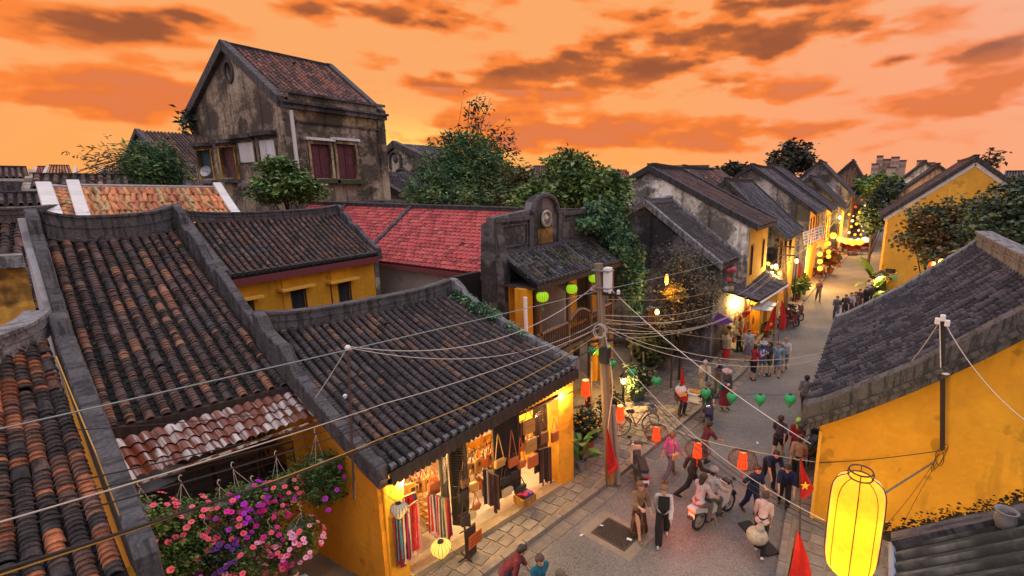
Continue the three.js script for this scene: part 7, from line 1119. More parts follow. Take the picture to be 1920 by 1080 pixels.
  { const c = onF(912, 872, -1.3); c.y = .9; rackBoard('low table of bright slippers behind the standing bag rack', c, 1.0, .8, .3, .2); const cols = [[.7, .35, .02], [.55, .12, .02], [.6, .45, .02], [.3, .12, .03], [.65, .2, .04]]; for (let i = 0; i < 8; i++) for (let j = 0; j < 3; j++) sandal(c.clone().add(v3(-.42 + i * .12, .08 - (j - 1) * .07, 0)).addScaledVector(n, (j - 1) * .24), ang - .4, clothMat('slipper_' + (i + j) % 5, cols[(i + j) % 5]), i, 'bright slipper laid on the low table', 'slippers on the low table'); }
  { const c = onF(905, 832, -2.2); c.y = 1.25; rackBoard('shelf with a row of shoes at the back of the shop', c, 1.5, .35, .15, 0); for (let i = 0; i < 11; i++) sandal(c.clone().addScaledVector(d, (i - 5) * .13).add(v3(0, .07, 0)), ang + .2, [sm[0], L.dark, sm[1], L.brown][i % 4], i, 'shoe in the row on the back shelf', 'shoes on the back shelf');
    const hat = lathe([[.0, .13], [.07, .13], [.10, .10], [.105, .02], [.2, 0], [.21, -.012], [.0, -.01]], 18), band = lathe([[.108, .02], [.112, .022], [.11, .05], [.106, .05]], 18); for (let i = 0; i < 6; i++) { const t = thing('straw_hat', i < 5 ? 'golden straw hat in the row above the back shoes' : 'straw hat hung at the end of the row near the dark door', 'hat', c.clone().addScaledVector(d, (i - 2.4) * .26).add(v3(0, .42, -.05)), ang, i < 5 ? 'straw hats above the back shoes' : undefined); const g1 = hat.clone(), g2 = band.clone(); g1.rotateX(1.2); g2.rotateX(1.2); mesh('crown', g1, sm[0], t); mesh('band', g2, L.brown, t); } }
  // crate of coloured cloth, plaque, stool
  { const c = onF(983, 900, .05); c.y = .3; const t = thing('wooden_crate', 'wooden crate of purple and blue folded cloth beside the dark door', 'crate', c, ang); mesh('crate', merge([box(.42, .2, .03, 0, .1, .18), box(.42, .2, .03, 0, .1, -.18), box(.03, .2, .33, -.2, .1, 0), box(.03, .2, .33, .2, .1, 0), box(.36, .02, .33, 0, .01, 0)]), mat('crate_wood', [.46, .24, .06], { map: TX.wood }), t); [[.22, .05, .35], [.04, .08, .4], [.5, .03, .06], [.25, .1, .4], [.05, .2, .4], [.4, .02, .1]].forEach((c2, i) => { const f = tag(mesh('folded_cloth', rbox(.17, .05, .14, .02), clothMat('fold_' + i, c2)), ['purple', 'deep blue', 'red', 'violet', 'sky blue', 'crimson'][i] + ' folded cloth in the wooden crate', 'cloth'); f.position.copy(c).add(v3((i % 2 - .5) * .18, .2 + (i / 2 | 0) * .045, (i % 3 - 1) * .08)); f.rotation.y = i; }); }
  { const cv = document.createElement('canvas'); cv.width = 256; cv.height = 128; const x = cv.getContext('2d'); x.fillStyle = '#b4561c'; x.fillRect(0, 0, 256, 128); x.fillStyle = '#5a2208'; const rr = mulberry(4); for (let r = 0; r < 3; r++) { let q = 24; while (q < 220) { const w = 10 + rr() * 22; x.fillRect(q, 26 + r * 32, w, 13); q += w + 8; } } const tx = new THREE.CanvasTexture(cv); tx.colorSpace = THREE.SRGBColorSpace; const g = new THREE.BoxGeometry(.4, .3, .02); const p = onF(890, 990, .6); p.y = .62; const s = single('sign_board', g, mat('plaque', [1, 1, 1], { map: tx, roughness: .7 }), 'small orange lettered board leaning at the standing bag rack', 'sign', undefined, p); s.rotation.set(-.2, ang + .25, .12); }
  { const c = onF(872, 1000, .42); c.y = .12; const t = thing('bag_stand', 'dark standing rack carrying bags in the middle of the shop front', 'rack', c, ang); mesh('pole', merge([bar(v3(0, 0, 0), v3(0, 1.75, 0), .02), bar(v3(-.2, .02, 0), v3(.2, .02, 0), .018), bar(v3(0, .02, -.2), v3(0, .02, .2), .018)]), M.woodDark, t); mesh('arm', merge([bar(v3(-.22, 1.6, 0), v3(.22, 1.6, 0), .014), bar(v3(-.2, 1.2, .1), v3(.2, 1.2, .1), .014), bar(v3(-.2, .8, .12), v3(.2, .8, .12), .014)]), M.wood, t); mesh('panel', box(.3, .75, .03, .08, .42, .1, .3), M.woodDark, t); }
  { const c = onF(785, 880, -2.2); c.y = .2; const t = thing('side_table', 'low table with a pink floral tray inside the shop', 'table', c, ang); mesh('table_top', rbox(.8, .05, .5, .01, 0, .6, 0), M.woodPale, t); for (const [x, z] of [[-.35, -.2], [.35, -.2], [-.35, .2], [.35, .2]]) mesh('leg', box(.04, .58, .04, x, .29, z), M.metal, t); tag(mesh('tray', lathe([[0, 0], [.2, 0], [.24, .05], [.22, .05], [.18, .02], [0, .02]], 18), mat('pink_tray', [.7, .25, .2])), 'round pink floral tray on the low table', 'tray').position.copy(c).add(v3(0, .63, 0)); }
  // lamps under the eave and inside
  const bulb = glowMat('warm_bulb', [1, .85, .6], [1, .72, .32], 14);
  [[753, 903, .02, 'left pillar'], [1052, 744, .1, 'right pillar']].forEach(([x, y, o, w]) => { const p = onF(x, y, o); single('bulb', ball(.04, 0, 0, 0, 1, 1, 1, 10), bulb, 'bare bulb under the shop eave by the ' + w, 'lamp', undefined, p); lamp(p.clone().addScaledVector(n, .12), [1, .62, .22], 5); });
  for (const s of [.18, .42, .66, .88]) { const p = HC.FL.clone().lerp(HC.FR, s).addScaledVector(n, -1.3).setY(2.45); single('ceiling_bulb', ball(.055, 0, 0, 0, 1, 1, 1, 10), bulb, 'bright bulb hung inside the bag shop ceiling', 'lamp', 'bulbs inside the bag shop', p); lamp(p.clone().add(v3(0, -.09, 0)), [1, .70, .34], 9.5); }
  for (const s of [.3, .75]) lamp(HC.FL.clone().lerp(HC.FR, s).addScaledVector(n, .05).setY(2.5), [1, .66, .26], 7);
}
// ------------------------------------------------------------------ the balcony room, the souvenir stall and the garden
{
  const { FA, FB } = HB;
  const ch = (label, px, py, x, ry) => { const p = atX(px, py, x); p.y = 2.15; const t = thing('rattan_chair', label, 'chair', p, ry), arch = (r, y) => { const P = []; for (let i = 0; i <= 10; i++) { const a = PI * i / 10; P.push(v3(Math.cos(a) * r, y + Math.sin(a) * .45, -.2)); } return tube(P, .02, 6, 20); }; mesh('seat', lathe([[0, .4], [.24, .4], [.26, .43], [.24, .46], [0, .45]], 16), M.wood, t); mesh('backrest', merge([arch(.26, .45), arch(.17, .45), arch(.08, .45)]), M.wood, t); for (const [a, b] of [[.18, .18], [-.18, .18], [.18, -.18], [-.18, -.18]]) mesh('leg', bar(v3(a * 1.2, 0, b * 1.2), v3(a, .42, b), .018), M.wood, t); };
  ch('rattan chair at the left of the dark balcony room', 265, 920, -11.2, .8); ch('rattan chair at the right of the dark balcony room', 500, 860, -11.2, 1.8); ch('second rattan chair at the right of the balcony room', 470, 880, -11.0, 1.2);
  const tb = thing('cafe_table', 'round table in the dark balcony room', 'table', atX(405, 900, -11).setY(2.15)); mesh('table_top', lathe([[0, .72], [.36, .72], [.38, .74], [.36, .76], [0, .76]], 20), M.wood, tb); mesh('pedestal', cyl(.05, .04, .7, 0, .02, 0), M.woodDark, tb); mesh('foot', lathe([[0, .02], [.22, 0], [.2, .04], [0, .05]], 14), M.woodDark, tb);
  const vz = thing('flower_pot', 'small pot of red flowers on the balcony table', 'potted plant', atX(405, 900, -11).setY(2.92)); mesh('pot', lathe([[.05, 0], [.08, .12], [.085, .13], [0, .11]], 12), M.terracotta, vz); mesh('foliage', foliage({ blobs: [[0, .22, 0, .1, .1, .1]], n: 160, size: .035, cols: [...GREEN.tree, [.6, .02, .02]], seed: 3, spread: .06 }), M.leaf, vz).userData.kind = 'stuff';
  const bx = thing('folded_parasol', 'grey folded parasol in the left of the balcony room', 'parasol', atX(288, 912, -11).setY(2.9)); mesh('canopy', lathe([[0, .25], [.3, .1], [.5, 0], [.5, -.02], [.28, .06], [0, .2]], 10), M.metal, bx); mesh('pole', cyl(.02, .02, .9, 0, -.75, 0), M.woodDark, bx);
  // stall goods
  const st = HR.stall, rn = mulberry(66), red = [.6, .02, .02], cols = [[red, 'red'], [[.55, .3, .08], 'tan'], [[.72, .5, .2], 'straw'], [[.6, .05, .03], 'scarlet'], [[.16, .07, .04], 'brown'], [[.75, .62, .4], 'cream'], [[.68, .2, .03], 'orange']];
  for (let j = 0; j < 4; j++) for (let i = 0; i < 8; i++) { const [c, nm] = cols[(i * 3 + j * 2 + (rn() * 2 | 0)) % 7], s = .15 + rn() * .14, x = st.xf - .15 - .4 * (j % 2) - rn() * .25, z = st.z0 + .2 - i * .33 - rn() * .1, y = 2.05 - j * .42 - rn() * .1; const m = tag(mesh('souvenir_bag', i % 3 ? merge([rbox(s, s * 1.15, .07, .03), tube([v3(-s * .35, s * .55, 0), v3(0, s * 1.25, 0), v3(s * .35, s * .55, 0)], .012, 4, 8)]) : merge([ball(s * .55, 0, 0, 0, 1, .9, .5, 10), tube([v3(-s * .3, s * .4, 0), v3(0, s * 1.1, 0), v3(s * .3, s * .4, 0)], .012, 4, 8)]), clothMat('souvenir_' + nm, c)), 'small ' + nm + ' souvenir bag hanging in the stall', 'bag', nm + ' souvenir bags in the stall'); m.position.set(x, y, z); m.rotation.y = PI / 2 + (rn() - .5); }
  const tb2 = thing('stall_table', 'low table with baskets in the open stall', 'table', v3(st.xf + .1, .12, st.z0 - .9), PI / 2); mesh('table_top', box(1.8, .05, .7, 0, .55, 0), M.woodPale, tb2); for (const [x, z] of [[-.8, -.3], [.8, -.3], [-.8, .3], [.8, .3]]) mesh('leg', box(.05, .52, .05, x, .26, z), M.wood, tb2);
  for (let i = 0; i < 6; i++) { const b = single('basket', lathe([[.08, 0], [.13, .1], [.14, .12], [.12, .11], [0, .03]], 14), mat(i % 2 ? 'woven_straw' : 'red_lacquer', i % 2 ? [.6, .36, .1] : [.55, .03, .02], { map: TX.wood }), (i % 2 ? 'straw' : 'red') + ' bowl on the low stall table', 'bowl', (i % 2 ? 'straw' : 'red') + ' bowls on the stall table', v3(st.xf + .1, .7, st.z0 - .2 - i * .28)); void b; }
  const hs = thing('hat_stand', 'stack of conical straw hats on a red stand before the stall', 'hat stand', atH(1361, 672, .1)); for (let i = 0; i < 6; i++) mesh('conical_hat', lathe([[0, .2], [.22, 0], [.215, -.01], [0, .17]], 18, 0, .55 + i * .09, 0), mat('pale_straw', [.74, .6, .4], { map: TX.wood }), hs); mesh('stand', merge([cyl(.2, .17, .5, 0, 0, 0, 12), cyl(.02, .02, 1.1, 0, .2, 0)]), mat('red_stand', [.5, .03, .03]), hs);
  const top = thing('round_hat', 'round straw hat hung above the hat stack', 'hat', atD(1352, 633, 24)); mesh('crown', ball(.2, 0, 0, 0, 1, 1, .5), mat('pale_straw'), top); mesh('brim', cyl(.26, .26, .02, 0, -.02, 0), mat('pale_straw'), top);
  // purple parasol, posts in the garden
  const pb = atH(1332, 668, .1), pa = thing('parasol', 'purple parasol on a thin green pole beside the stall', 'parasol', pb), pt = atD(1328, 582, Math.hypot(pb.x, pb.z)).y - .1; mesh('pole', bar(v3(.02, 0, 0), v3(0, pt, 0), .02), mat('green_pole', [.03, .10, .08]), pa);
  { const P = [], idx = [], n = 8, r = 1.0; P.push(0, pt + .02, 0); for (let i = 0; i < n; i++) { const a = i / n * 2 * PI; P.push(Math.cos(a) * r * .55, pt - .16, Math.sin(a) * r * .55, Math.cos(a) * r, pt - .42, Math.sin(a) * r); } for (let i = 0; i < n; i++) { const j = (i + 1) % n, a = 1 + i * 2, b = 1 + j * 2; idx.push(0, b, a, a, b, a + 1, b, b + 1, a + 1); } const g = new THREE.BufferGeometry(); g.setAttribute('position', new THREE.Float32BufferAttribute(P, 3)); g.setIndex(idx); const f = g.toNonIndexed(); f.computeVertexNormals(); mesh('canopy', boxUV(f), mat('purple_cloth', [.10, .015, .17], { map: TX.cloth }), pa); const rb = []; for (let i = 0; i < n; i++) { const a = i / n * 2 * PI; rb.push(bar(v3(0, pt - .25, 0), v3(Math.cos(a) * r * .55, pt - .18, Math.sin(a) * r * .55), .008, 4)); } mesh('ribs', merge(rb), M.metal, pa); }
  [[1299, 665, 1298, 598, 'pale garden post left of the purple parasol'], [1207, 720, 1206, 660, 'short garden post under the creeper']].forEach(([gx, gy, tx, ty, lab]) => { const p = atH(gx, gy, .1), q = atD(tx, ty, Math.hypot(p.x, p.z)); single('garden_post', bar(v3(0, 0, 0), q.sub(p), .05, 8), M.woodPale, lab, 'post', undefined, p); });
  const pil = thing('garden_pier', 'orange lit garden pier with lamp left of the twiggy tree', 'pier', atH(1222, 690, .1)); mesh('shaft', rbox(.36, 2.7, .36, .02, 0, 1.35, 0), M.yellow2, pil); mesh('capital', merge([box(.48, .12, .48, 0, 2.76, 0), box(.42, .1, .42, 0, .1, 0)]), M.pale, pil);
  single('pier_lamp', ball(.08, 0, 0, 0, 1, 1.3, 1), glowMat('amber_lamp', [1, .6, .2], [1, .5, .08], 6), 'small amber lamp on the garden pier', 'lamp', undefined, atD(1232, 585, 17.6)); lamp(atD(1234, 588, 17.4), [1, .5, .12], 5);
  single('garden_lamp', ball(.1, 0, 0, 0, .8, 2.2, .8), glowMat('amber_lamp2', [1, .5, .1], [1, .38, .05], 1.1), 'tall orange lamp glowing in the twiggy tree', 'lamp', undefined, atD(1250, 524, 18.4)); lamp(atD(1250, 535, 18.2), [1, .45, .1], 3);
  [[1368, 503, [.5, .05, .06], 'red'], [1376, 500, [.62, .15, .2], 'pink'], [1367, 520, [.55, .08, .04], 'scarlet'], [1363, 537, [.6, .56, .5], 'white'], [1371, 536, [.45, .42, .12], 'olive']].forEach(([x, y, c, nm]) => silk(nm + ' round lantern beside the mossy stall roof', atD(x, y, 21.5), .26, ROUND, clothMat(nm + '_lantern_silk', c), { gores: 10 }));
  // little shrine roof on the right side of the far street
  const sb = atH(1646, 558, .1), sh = thing('shrine_stand', 'little tiled gable roof stand on the right of the far street', 'stand', sb); mesh('posts', merge([box(.1, 1.5, .1, -.35, .75, 0), box(.1, 1.5, .1, .35, .75, 0), box(1, .5, .5, 0, .5, 0)]), M.wood, sh); for (const s of [-1, 1]) { const g = box(.85, .07, .9); g.rotateZ(-s * .62); g.translate(s * .34, 1.72, 0); mesh('roof_slope', g, mat('brown_roof', [.11, .07, .06], { map: TX.tile }), sh); }
  lamp(sb.clone().add(v3(0, 1.3, .5)), [1, .6, .2], 9);
  single('blue_cap_display', merge([ball(.22, 0, 0, 0, 1.3, .7, 1), ball(.18, .3, .05, 0)]), mat('royal_blue', [.02, .05, .5], { map: TX.cloth }), 'bright blue cloth bundle beside the little shrine roof', 'cloth', undefined, atD(1628, 543, 42));
  // far shopfront glow walls on the left
  const z1 = -40; const fs = thing('lantern_shop', 'glowing yellow shop front hung with lantern columns far left', 'shop', v3(0, 0, 0)); const A = atH(1516, 515, .1), B = atH(1556, 496, .1); const w = mesh('wall', beam(v3(A.x - 1.2, 1.7, A.z + 1), v3(B.x - 1.2, 1.7, B.z), .2, 3.4), M.yellow, fs); void w; mesh('counter', beam(v3(A.x - .6, .5, A.z), v3(A.x - .9, .5, A.z - 5), .5, .9), M.wood, fs); mesh('door', beam(v3(A.x - 1.06, 1.2, A.z - 2), v3(A.x - 1.08, 1.2, A.z - 3.2), .06, 2.2), M.woodDark, fs);
}

// ------------------------------------------------------------------ people
function netMesh(f, lo, hi, c) { // surface of f = 0, one vertex per crossed cell
  const n = [0, 1, 2].map((k) => Math.ceil((hi[k] - lo[k]) / c) + 1), [nx, ny, nz] = n, F = new Float32Array(nx * ny * nz), id = (i, j, k) => (k * ny + j) * nx + i;
  for (let k = 0; k < nz; k++) for (let j = 0; j < ny; j++) for (let i = 0; i < nx; i++) F[id(i, j, k)] = f(lo[0] + i * c, lo[1] + j * c, lo[2] + k * c);
  const V = new Int32Array(nx * ny * nz).fill(-1), P = [], idx = [];
  for (let k = 0; k < nz - 1; k++) for (let j = 0; j < ny - 1; j++) for (let i = 0; i < nx - 1; i++) {
    let m = 0; const q = []; for (let t = 0; t < 8; t++) { const v = F[id(i + (t & 1), j + (t >> 1 & 1), k + (t >> 2))]; q.push(v); if (v < 0) m |= 1 << t; }
    if (m === 0 || m === 255) continue; let x = 0, y = 0, z = 0, w = 0;
    for (let a = 0; a < 8; a++) for (const b of [a | 1, a | 2, a | 4]) if (b !== a && (q[a] < 0) !== (q[b] < 0)) { const t = q[a] / (q[a] - q[b]); x += (a & 1) + ((b & 1) - (a & 1)) * t; y += (a >> 1 & 1) + ((b >> 1 & 1) - (a >> 1 & 1)) * t; z += (a >> 2) + ((b >> 2) - (a >> 2)) * t; w++; }
    V[id(i, j, k)] = P.length / 3; P.push(lo[0] + (i + x / w) * c, lo[1] + (j + y / w) * c, lo[2] + (k + z / w) * c);
  }
  for (let k = 1; k < nz - 1; k++) for (let j = 1; j < ny - 1; j++) for (let i = 1; i < nx - 1; i++) {
    const a = F[id(i, j, k)] < 0; for (const [b, u, v] of [[F[id(i + 1, j, k)] < 0, [0, 1, 0], [0, 0, 1]], [F[id(i, j + 1, k)] < 0, [0, 0, 1], [1, 0, 0]], [F[id(i, j, k + 1)] < 0, [1, 0, 0], [0, 1, 0]]]) if (a !== b) {
      const p = V[id(i, j, k)], q = V[id(i - u[0], j - u[1], k - u[2])], r = V[id(i - u[0] - v[0], j - u[1] - v[1], k - u[2] - v[2])], s = V[id(i - v[0], j - v[1], k - v[2])];
      if (a) idx.push(p, q, r, p, r, s); else idx.push(p, r, q, p, s, r);
    }
  }
  if (!P.length) return null;
  const g = new THREE.BufferGeometry(); g.setAttribute('position', new THREE.Float32BufferAttribute(P, 3)); g.setIndex(idx); g.computeVertexNormals(); const uv = new Float32Array(P.length / 3 * 2); for (let i = 0; i < P.length / 3; i++) { uv[i * 2] = P[i * 3] + P[i * 3 + 2] * .6; uv[i * 2 + 1] = P[i * 3 + 1]; } g.setAttribute('uv', new THREE.BufferAttribute(uv, 2)); return g.toNonIndexed();
}
const field = (bones, k = .022, grow = 0) => { // smooth union of tapered capsules [a, b, ra, rb, flatten]
  const B = bones.map(([a, b, ra, rb]) => { const d = [b.x - a.x, b.y - a.y, b.z - a.z]; return [a.x, a.y, a.z, ...d, 1 / Math.max(1e-9, d[0] * d[0] + d[1] * d[1] + d[2] * d[2]), ra + grow, rb + grow]; });
  return (x, y, z) => { let s = 1e3; for (const b of B) { const px = x - b[0], py = y - b[1], pz = z - b[2]; let t = (px * b[3] + py * b[4] + pz * b[5]) * b[6]; t = t < 0 ? 0 : t > 1 ? 1 : t; const ex = px - b[3] * t, ey = py - b[4] * t, ez = pz - b[5] * t, d = Math.sqrt(ex * ex + ey * ey + ez * ez) - b[7] - (b[8] - b[7]) * t; const h = Math.max(k - Math.abs(s - d), 0) / k; s = Math.min(s, d) - h * h * k * .25; } return s; };
};
const bounds = (bones, m = .03) => { const lo = [1e9, 1e9, 1e9], hi = [-1e9, -1e9, -1e9]; for (const [a, b, ra, rb] of bones) for (const [p, r] of [[a, ra], [b, rb]]) [p.x, p.y, p.z].forEach((v, i) => { lo[i] = Math.min(lo[i], v - r - m); hi[i] = Math.max(hi[i], v + r + m); }); return [lo, hi]; };
const rx = (v, a) => v3(v.x, v.y * Math.cos(a) - v.z * Math.sin(a), v.y * Math.sin(a) + v.z * Math.cos(a));
function skeleton(p) { // faces +z; angles in degrees, positive forward
  const { lean = 3, head = 4, L = [12, 8], Rr = [-12, 14], aL = [-15, 8, 20], aR = [15, 8, 20], sit = 0, wide = 1 } = p, J = {};
  const leg = (s, [t, k]) => { const hip = v3(s * .085, 0, 0), knee = hip.clone().add(rx(v3(s * .01, -.425, 0), -R(t))), ank = knee.clone().add(rx(v3(0, -.40, 0), -R(t - k))), toe = ank.clone().add(rx(v3(s * .02, -.045, .17), -R(Math.max(-25, (t - k) * .5)))), heel = ank.clone().add(rx(v3(0, -.045, -.05), -R((t - k) * .5))); return { hip, knee, ank, toe, heel }; };
  J.l = leg(1, L); J.r = leg(-1, Rr);
  const low = Math.min(J.l.toe.y, J.l.heel.y, J.r.toe.y, J.r.heel.y) - .028, up = p.seat !== undefined ? p.seat : -low;
  const T = (v) => rx(v, R(lean));
  J.pel = v3(0, .03, 0); J.waist = T(v3(0, .20, 0)); J.chest = T(v3(0, .40, .01)); J.neck = T(v3(0, .535, -.005));
  J.headc = J.neck.clone().add(rx(v3(0, .135, .02), R(lean * .4 + head)));
  const arm = (s, [f, ab, e]) => { const sh = T(v3(s * .165, .475, 0)); let d = v3(s * Math.sin(R(ab)), -Math.cos(R(ab)), 0); d = rx(d, -R(f)); const el = sh.clone().add(T(d).multiplyScalar(.285)); let q = v3(s * Math.sin(R(ab * .4)), -Math.cos(R(ab * .4)), 0); q = rx(q, -R(f + e)); q.x -= s * .25 * Math.sin(R(e)); q.normalize(); const wr = el.clone().add(T(q).multiplyScalar(.245)), hd = T(q); return { sh, el, wr, hd }; };
  J.al = arm(1, aL); J.ar = arm(-1, aR); J.up = up; J.lean = R(lean); J.head = R(lean * .4 + head);
  for (const o of [J, J.l, J.r, J.al, J.ar]) for (const k of ['hip', 'knee', 'ank', 'toe', 'heel', 'pel', 'waist', 'chest', 'neck', 'headc', 'sh', 'el', 'wr']) if (o[k]?.isVector3) o[k].y += up;
  return J;
}
function handGeo(a, s) { // palm, four fingers and a thumb, slightly curled
  const d = a.hd.clone().normalize(), side = v3(d.y, -d.x, 0).normalize(); if (side.lengthSq() < .1) side.set(1, 0, 0); const nrm = v3().crossVectors(d, side).normalize(), at = (u, v, w) => a.wr.clone().addScaledVector(d, u).addScaledVector(nrm, v * s).addScaledVector(side, w * s);
  const B = [[at(.0, 0, 0), at(.085, .022, 0), .02, .016], [at(.0, 0, 0), at(.085, -.022, 0), .02, .016]];
  [[.030, .072], [.010, .082], [-.010, .076], [-.030, .058]].forEach(([v, l]) => { const k0 = at(.085, v, 0), k1 = at(.085 + l * .55, v * 1.15, -.012), k2 = at(.085 + l * .9, v * 1.15, -.036); B.push([k0, k1, .0095, .0085], [k1, k2, .0085, .007]); });
  B.push([at(.02, .028, 0), at(.055, .058, -.012), .013, .010], [at(.055, .058, -.012), at(.09, .062, -.03), .010, .008]);
  const [lo, hi] = bounds(B, .012); return netMesh(field(B, .008), lo, hi, .0058);
}
const bodyCache = {};
function bodyParts(key, p, cell) {
  const J = skeleton(p), w = p.build || 1, f = p.female ? .93 : 1;
  const torso = [[v3(.07, J.pel.y, 0), v3(-.07, J.pel.y, 0), .105 * w, .105 * w], [J.pel, J.waist, .115 * w, .105 * w * f], [J.waist, J.chest, .105 * w * f, .125 * w * f], [J.al.sh.clone().lerp(J.ar.sh, .12), J.ar.sh.clone().lerp(J.al.sh, .12), .062, .062], [J.chest, J.neck, .10 * w, .06]];
  const legs = [J.l, J.r].flatMap((l) => [[l.hip, l.knee, .085 * w, .056], [l.knee, l.ank, .055, .036], [l.heel, l.toe, .034, .026], [l.ank, l.heel, .036, .034]]);
  const arms = [J.al, J.ar].flatMap((a) => [[a.sh, a.el, .05 * f, .038], [a.el, a.wr, .038, .026]]);
  const neck = [[J.neck, J.headc, .05, .048]];
  return { J, torso, legs, arms, neck };
}
function headGeo(J, female) {
  const c = J.headc, T = (x, y, z) => c.clone().add(rx(v3(x, y, z), J.head));
  const B = [[T(0, .03, -.015), T(0, .035, .01), .085, .082], [T(0, -.04, .03), T(0, -.075, .045), .06, .034], [T(0, .0, .07), T(0, -.02, .088), .012, .014], [T(.02, -.06, .066), T(-.02, -.06, .066), .014, .014], [T(.078, .0, -.01), T(.08, -.025, -.01), .016, .012], [T(-.078, .0, -.01), T(-.08, -.025, -.01), .016, .012], [T(0, -.06, -.01), J.neck, .055, .05]];
  const [lo, hi] = bounds(B, .015); return { g: netMesh(field(B, .03), lo, hi, .0075), T };
}
let pcount = 0;
function person(label, pos, yaw, o) {
  const far = o.far, sc = o.s ?? (far ? .95 : pos.z > -15 ? .87 : .92), cell = far ? .026 : .016, t = thing('person', label, 'person', pos, yaw, o.group), b = bodyParts("", o.pose || {}, cell); t.scale.setScalar(sc); const { J } = b, g = [];
  const all = [...b.torso, ...b.legs, ...b.arms, ...b.neck], [lo, hi] = bounds(all); g.push(netMesh(field(all), lo, hi, cell));
  const hd = headGeo(J, 1); g.push(hd.g); if (!far) g.push(handGeo(J.al, 1), handGeo(J.ar, -1)); else g.push(clean(handGeo(J.al, 1)), clean(handGeo(J.ar, -1)));
  mesh('body', merge(g), o.skin || M.skin, t);
  if (!far) for (const s of [-1, 1]) { const e = hd.T(s * .03, .005, .082); mesh('eye', ball(.009, e.x, e.y, e.z, 1, .7, .6, 6), M.eye, t); }
  const cloth = (name, bones, grow, m, cut, k = .03) => { const [l2, h2] = bounds(bones, grow + .03), f0 = field(bones, k, grow), ge = netMesh(cut ? (x, y, z) => Math.max(f0(x, y, z), cut(x, y, z)) : f0, l2, h2, far ? .026 : .017); if (ge) mesh(name, ge, m, t); };
  const part = (a, c, s, ra, rb) => [a, a.clone().lerp(c, s), ra, lerp(ra, rb, s)];
  const tm = clothMat('cloth_' + o.top.map((x) => Math.round(x * 100)).join('_'), o.top), bm = clothMat('cloth_' + o.bottom.map((x) => Math.round(x * 100)).join('_'), o.bottom);
  const sl = o.sleeve ?? .5, sleeves = [J.al, J.ar].flatMap((a) => sl <= .5 ? [part(a.sh, a.el, sl * 2, .056, .05)] : [[a.sh, a.el, .056, .048], part(a.el, a.wr, sl * 2 - 1, .046, .038)]);
  const hem = J.pel.y - (o.hem ?? .06);
  cloth('shirt', [...b.torso, ...(sl ? sleeves : [])], .014, tm, (x, y, z) => hem - y);
  const kind = o.kind || 'trousers';
  if (kind === 'skirt' || kind === 'dress') { const len = o.len ?? .6, m0 = J.l.ank.clone().lerp(J.r.ank, .5), e = J.pel.clone().lerp(v3((J.l.knee.x + J.r.knee.x) / 2, J.pel.y - len, (J.l.knee.z + J.r.knee.z) / 2), 1), n = 10, bo = [[J.pel.clone().add(v3(.03, .05, 0)), e.clone().add(v3(.06, 0, .02)), .115, .13 + len * .06], [J.pel.clone().add(v3(-.03, .05, 0)), e.clone().add(v3(-.06, 0, -.02)), .115, .13 + len * .06]]; void m0; void n; const y0 = e.y; cloth(kind, bo, .012, kind === 'dress' && o.print ? o.print : bm, (x, y, z) => y0 - y); }
  else { const k = o.len ?? 1, wd = o.loose || 0, lg = [J.l, J.r].flatMap((l) => k <= .5 ? [part(l.hip, l.knee, k * 2, .09, .068)] : [[l.hip, l.knee, .09, .066 + wd], part(l.knee, l.ank, k * 2 - 1, .064 + wd, .05 + wd)]); cloth(k <= .55 ? 'shorts' : 'trousers', [b.torso[0], part(J.pel, J.waist, .6, .118, .11), ...lg], .012, bm, (x, y, z) => y - (J.pel.y + .13)); }
  const hc = o.hair || [.02, .014, .01], hm = mat('hair_' + hc.map((x) => Math.round(x * 100)).join('_'), hc, { roughness: .6 }), T = hd.T;
  if (!o.bald) { const hb = [[T(0, .038, -.028), T(0, .042, .004), .100, .094], [T(0, -.025, -.045), T(0, .03, -.03), .076, .09]]; if (o.long) hb.push([T(0, .03, -.05), T(0, -.10, -.07), .08, .07], [T(0, -.1, -.07), T(0, -.1 - o.long, -.07), .07, .045]); const inv = J.head; cloth('hair', hb, 0, hm, (x, y, z) => { const q = v3(x, y, z).sub(J.headc), a = rx(q, -inv); return Math.max(Math.min(a.z - .028, .052 - a.y), o.long ? -1 : -.075 - a.y); }); }
  for (const l of [J.l, J.r]) { const bo = [[l.heel, l.toe, .040, .032], [l.ank.clone().lerp(l.heel, .5), l.heel, .038, .04]]; const [l2, h2] = bounds(bo, .02), ge = netMesh(field(bo, .02), l2, h2, .014); mesh('shoe', ge, clothMat('shoe_' + (o.shoe || [.04, .035, .03]).map((x) => Math.round(x * 100)).join('_'), o.shoe || [.04, .035, .03]), t); }
  if (o.hat) { const c = T(0, .075, -.01), h = o.hat === 'cone' ? lathe([[0, .16], [.2, 0], [.195, -.01], [0, .13]], 18) : o.hat === 'helmet' ? ball(.118, 0, 0, 0, 1, .9, 1.1, 14) : merge([ball(.105, 0, .0, 0, 1, .85, 1.05, 12), cyl(.2, .19, .018, 0, -.02, 0, 18)]); h.rotateX(J.head); h.translate(c.x, c.y, c.z); mesh('hat', h, clothMat('hat_' + (o.hatC || [.7, .6, .45]).map((x) => Math.round(x * 100)).join('_'), o.hatC || [.7, .6, .45]), t); }
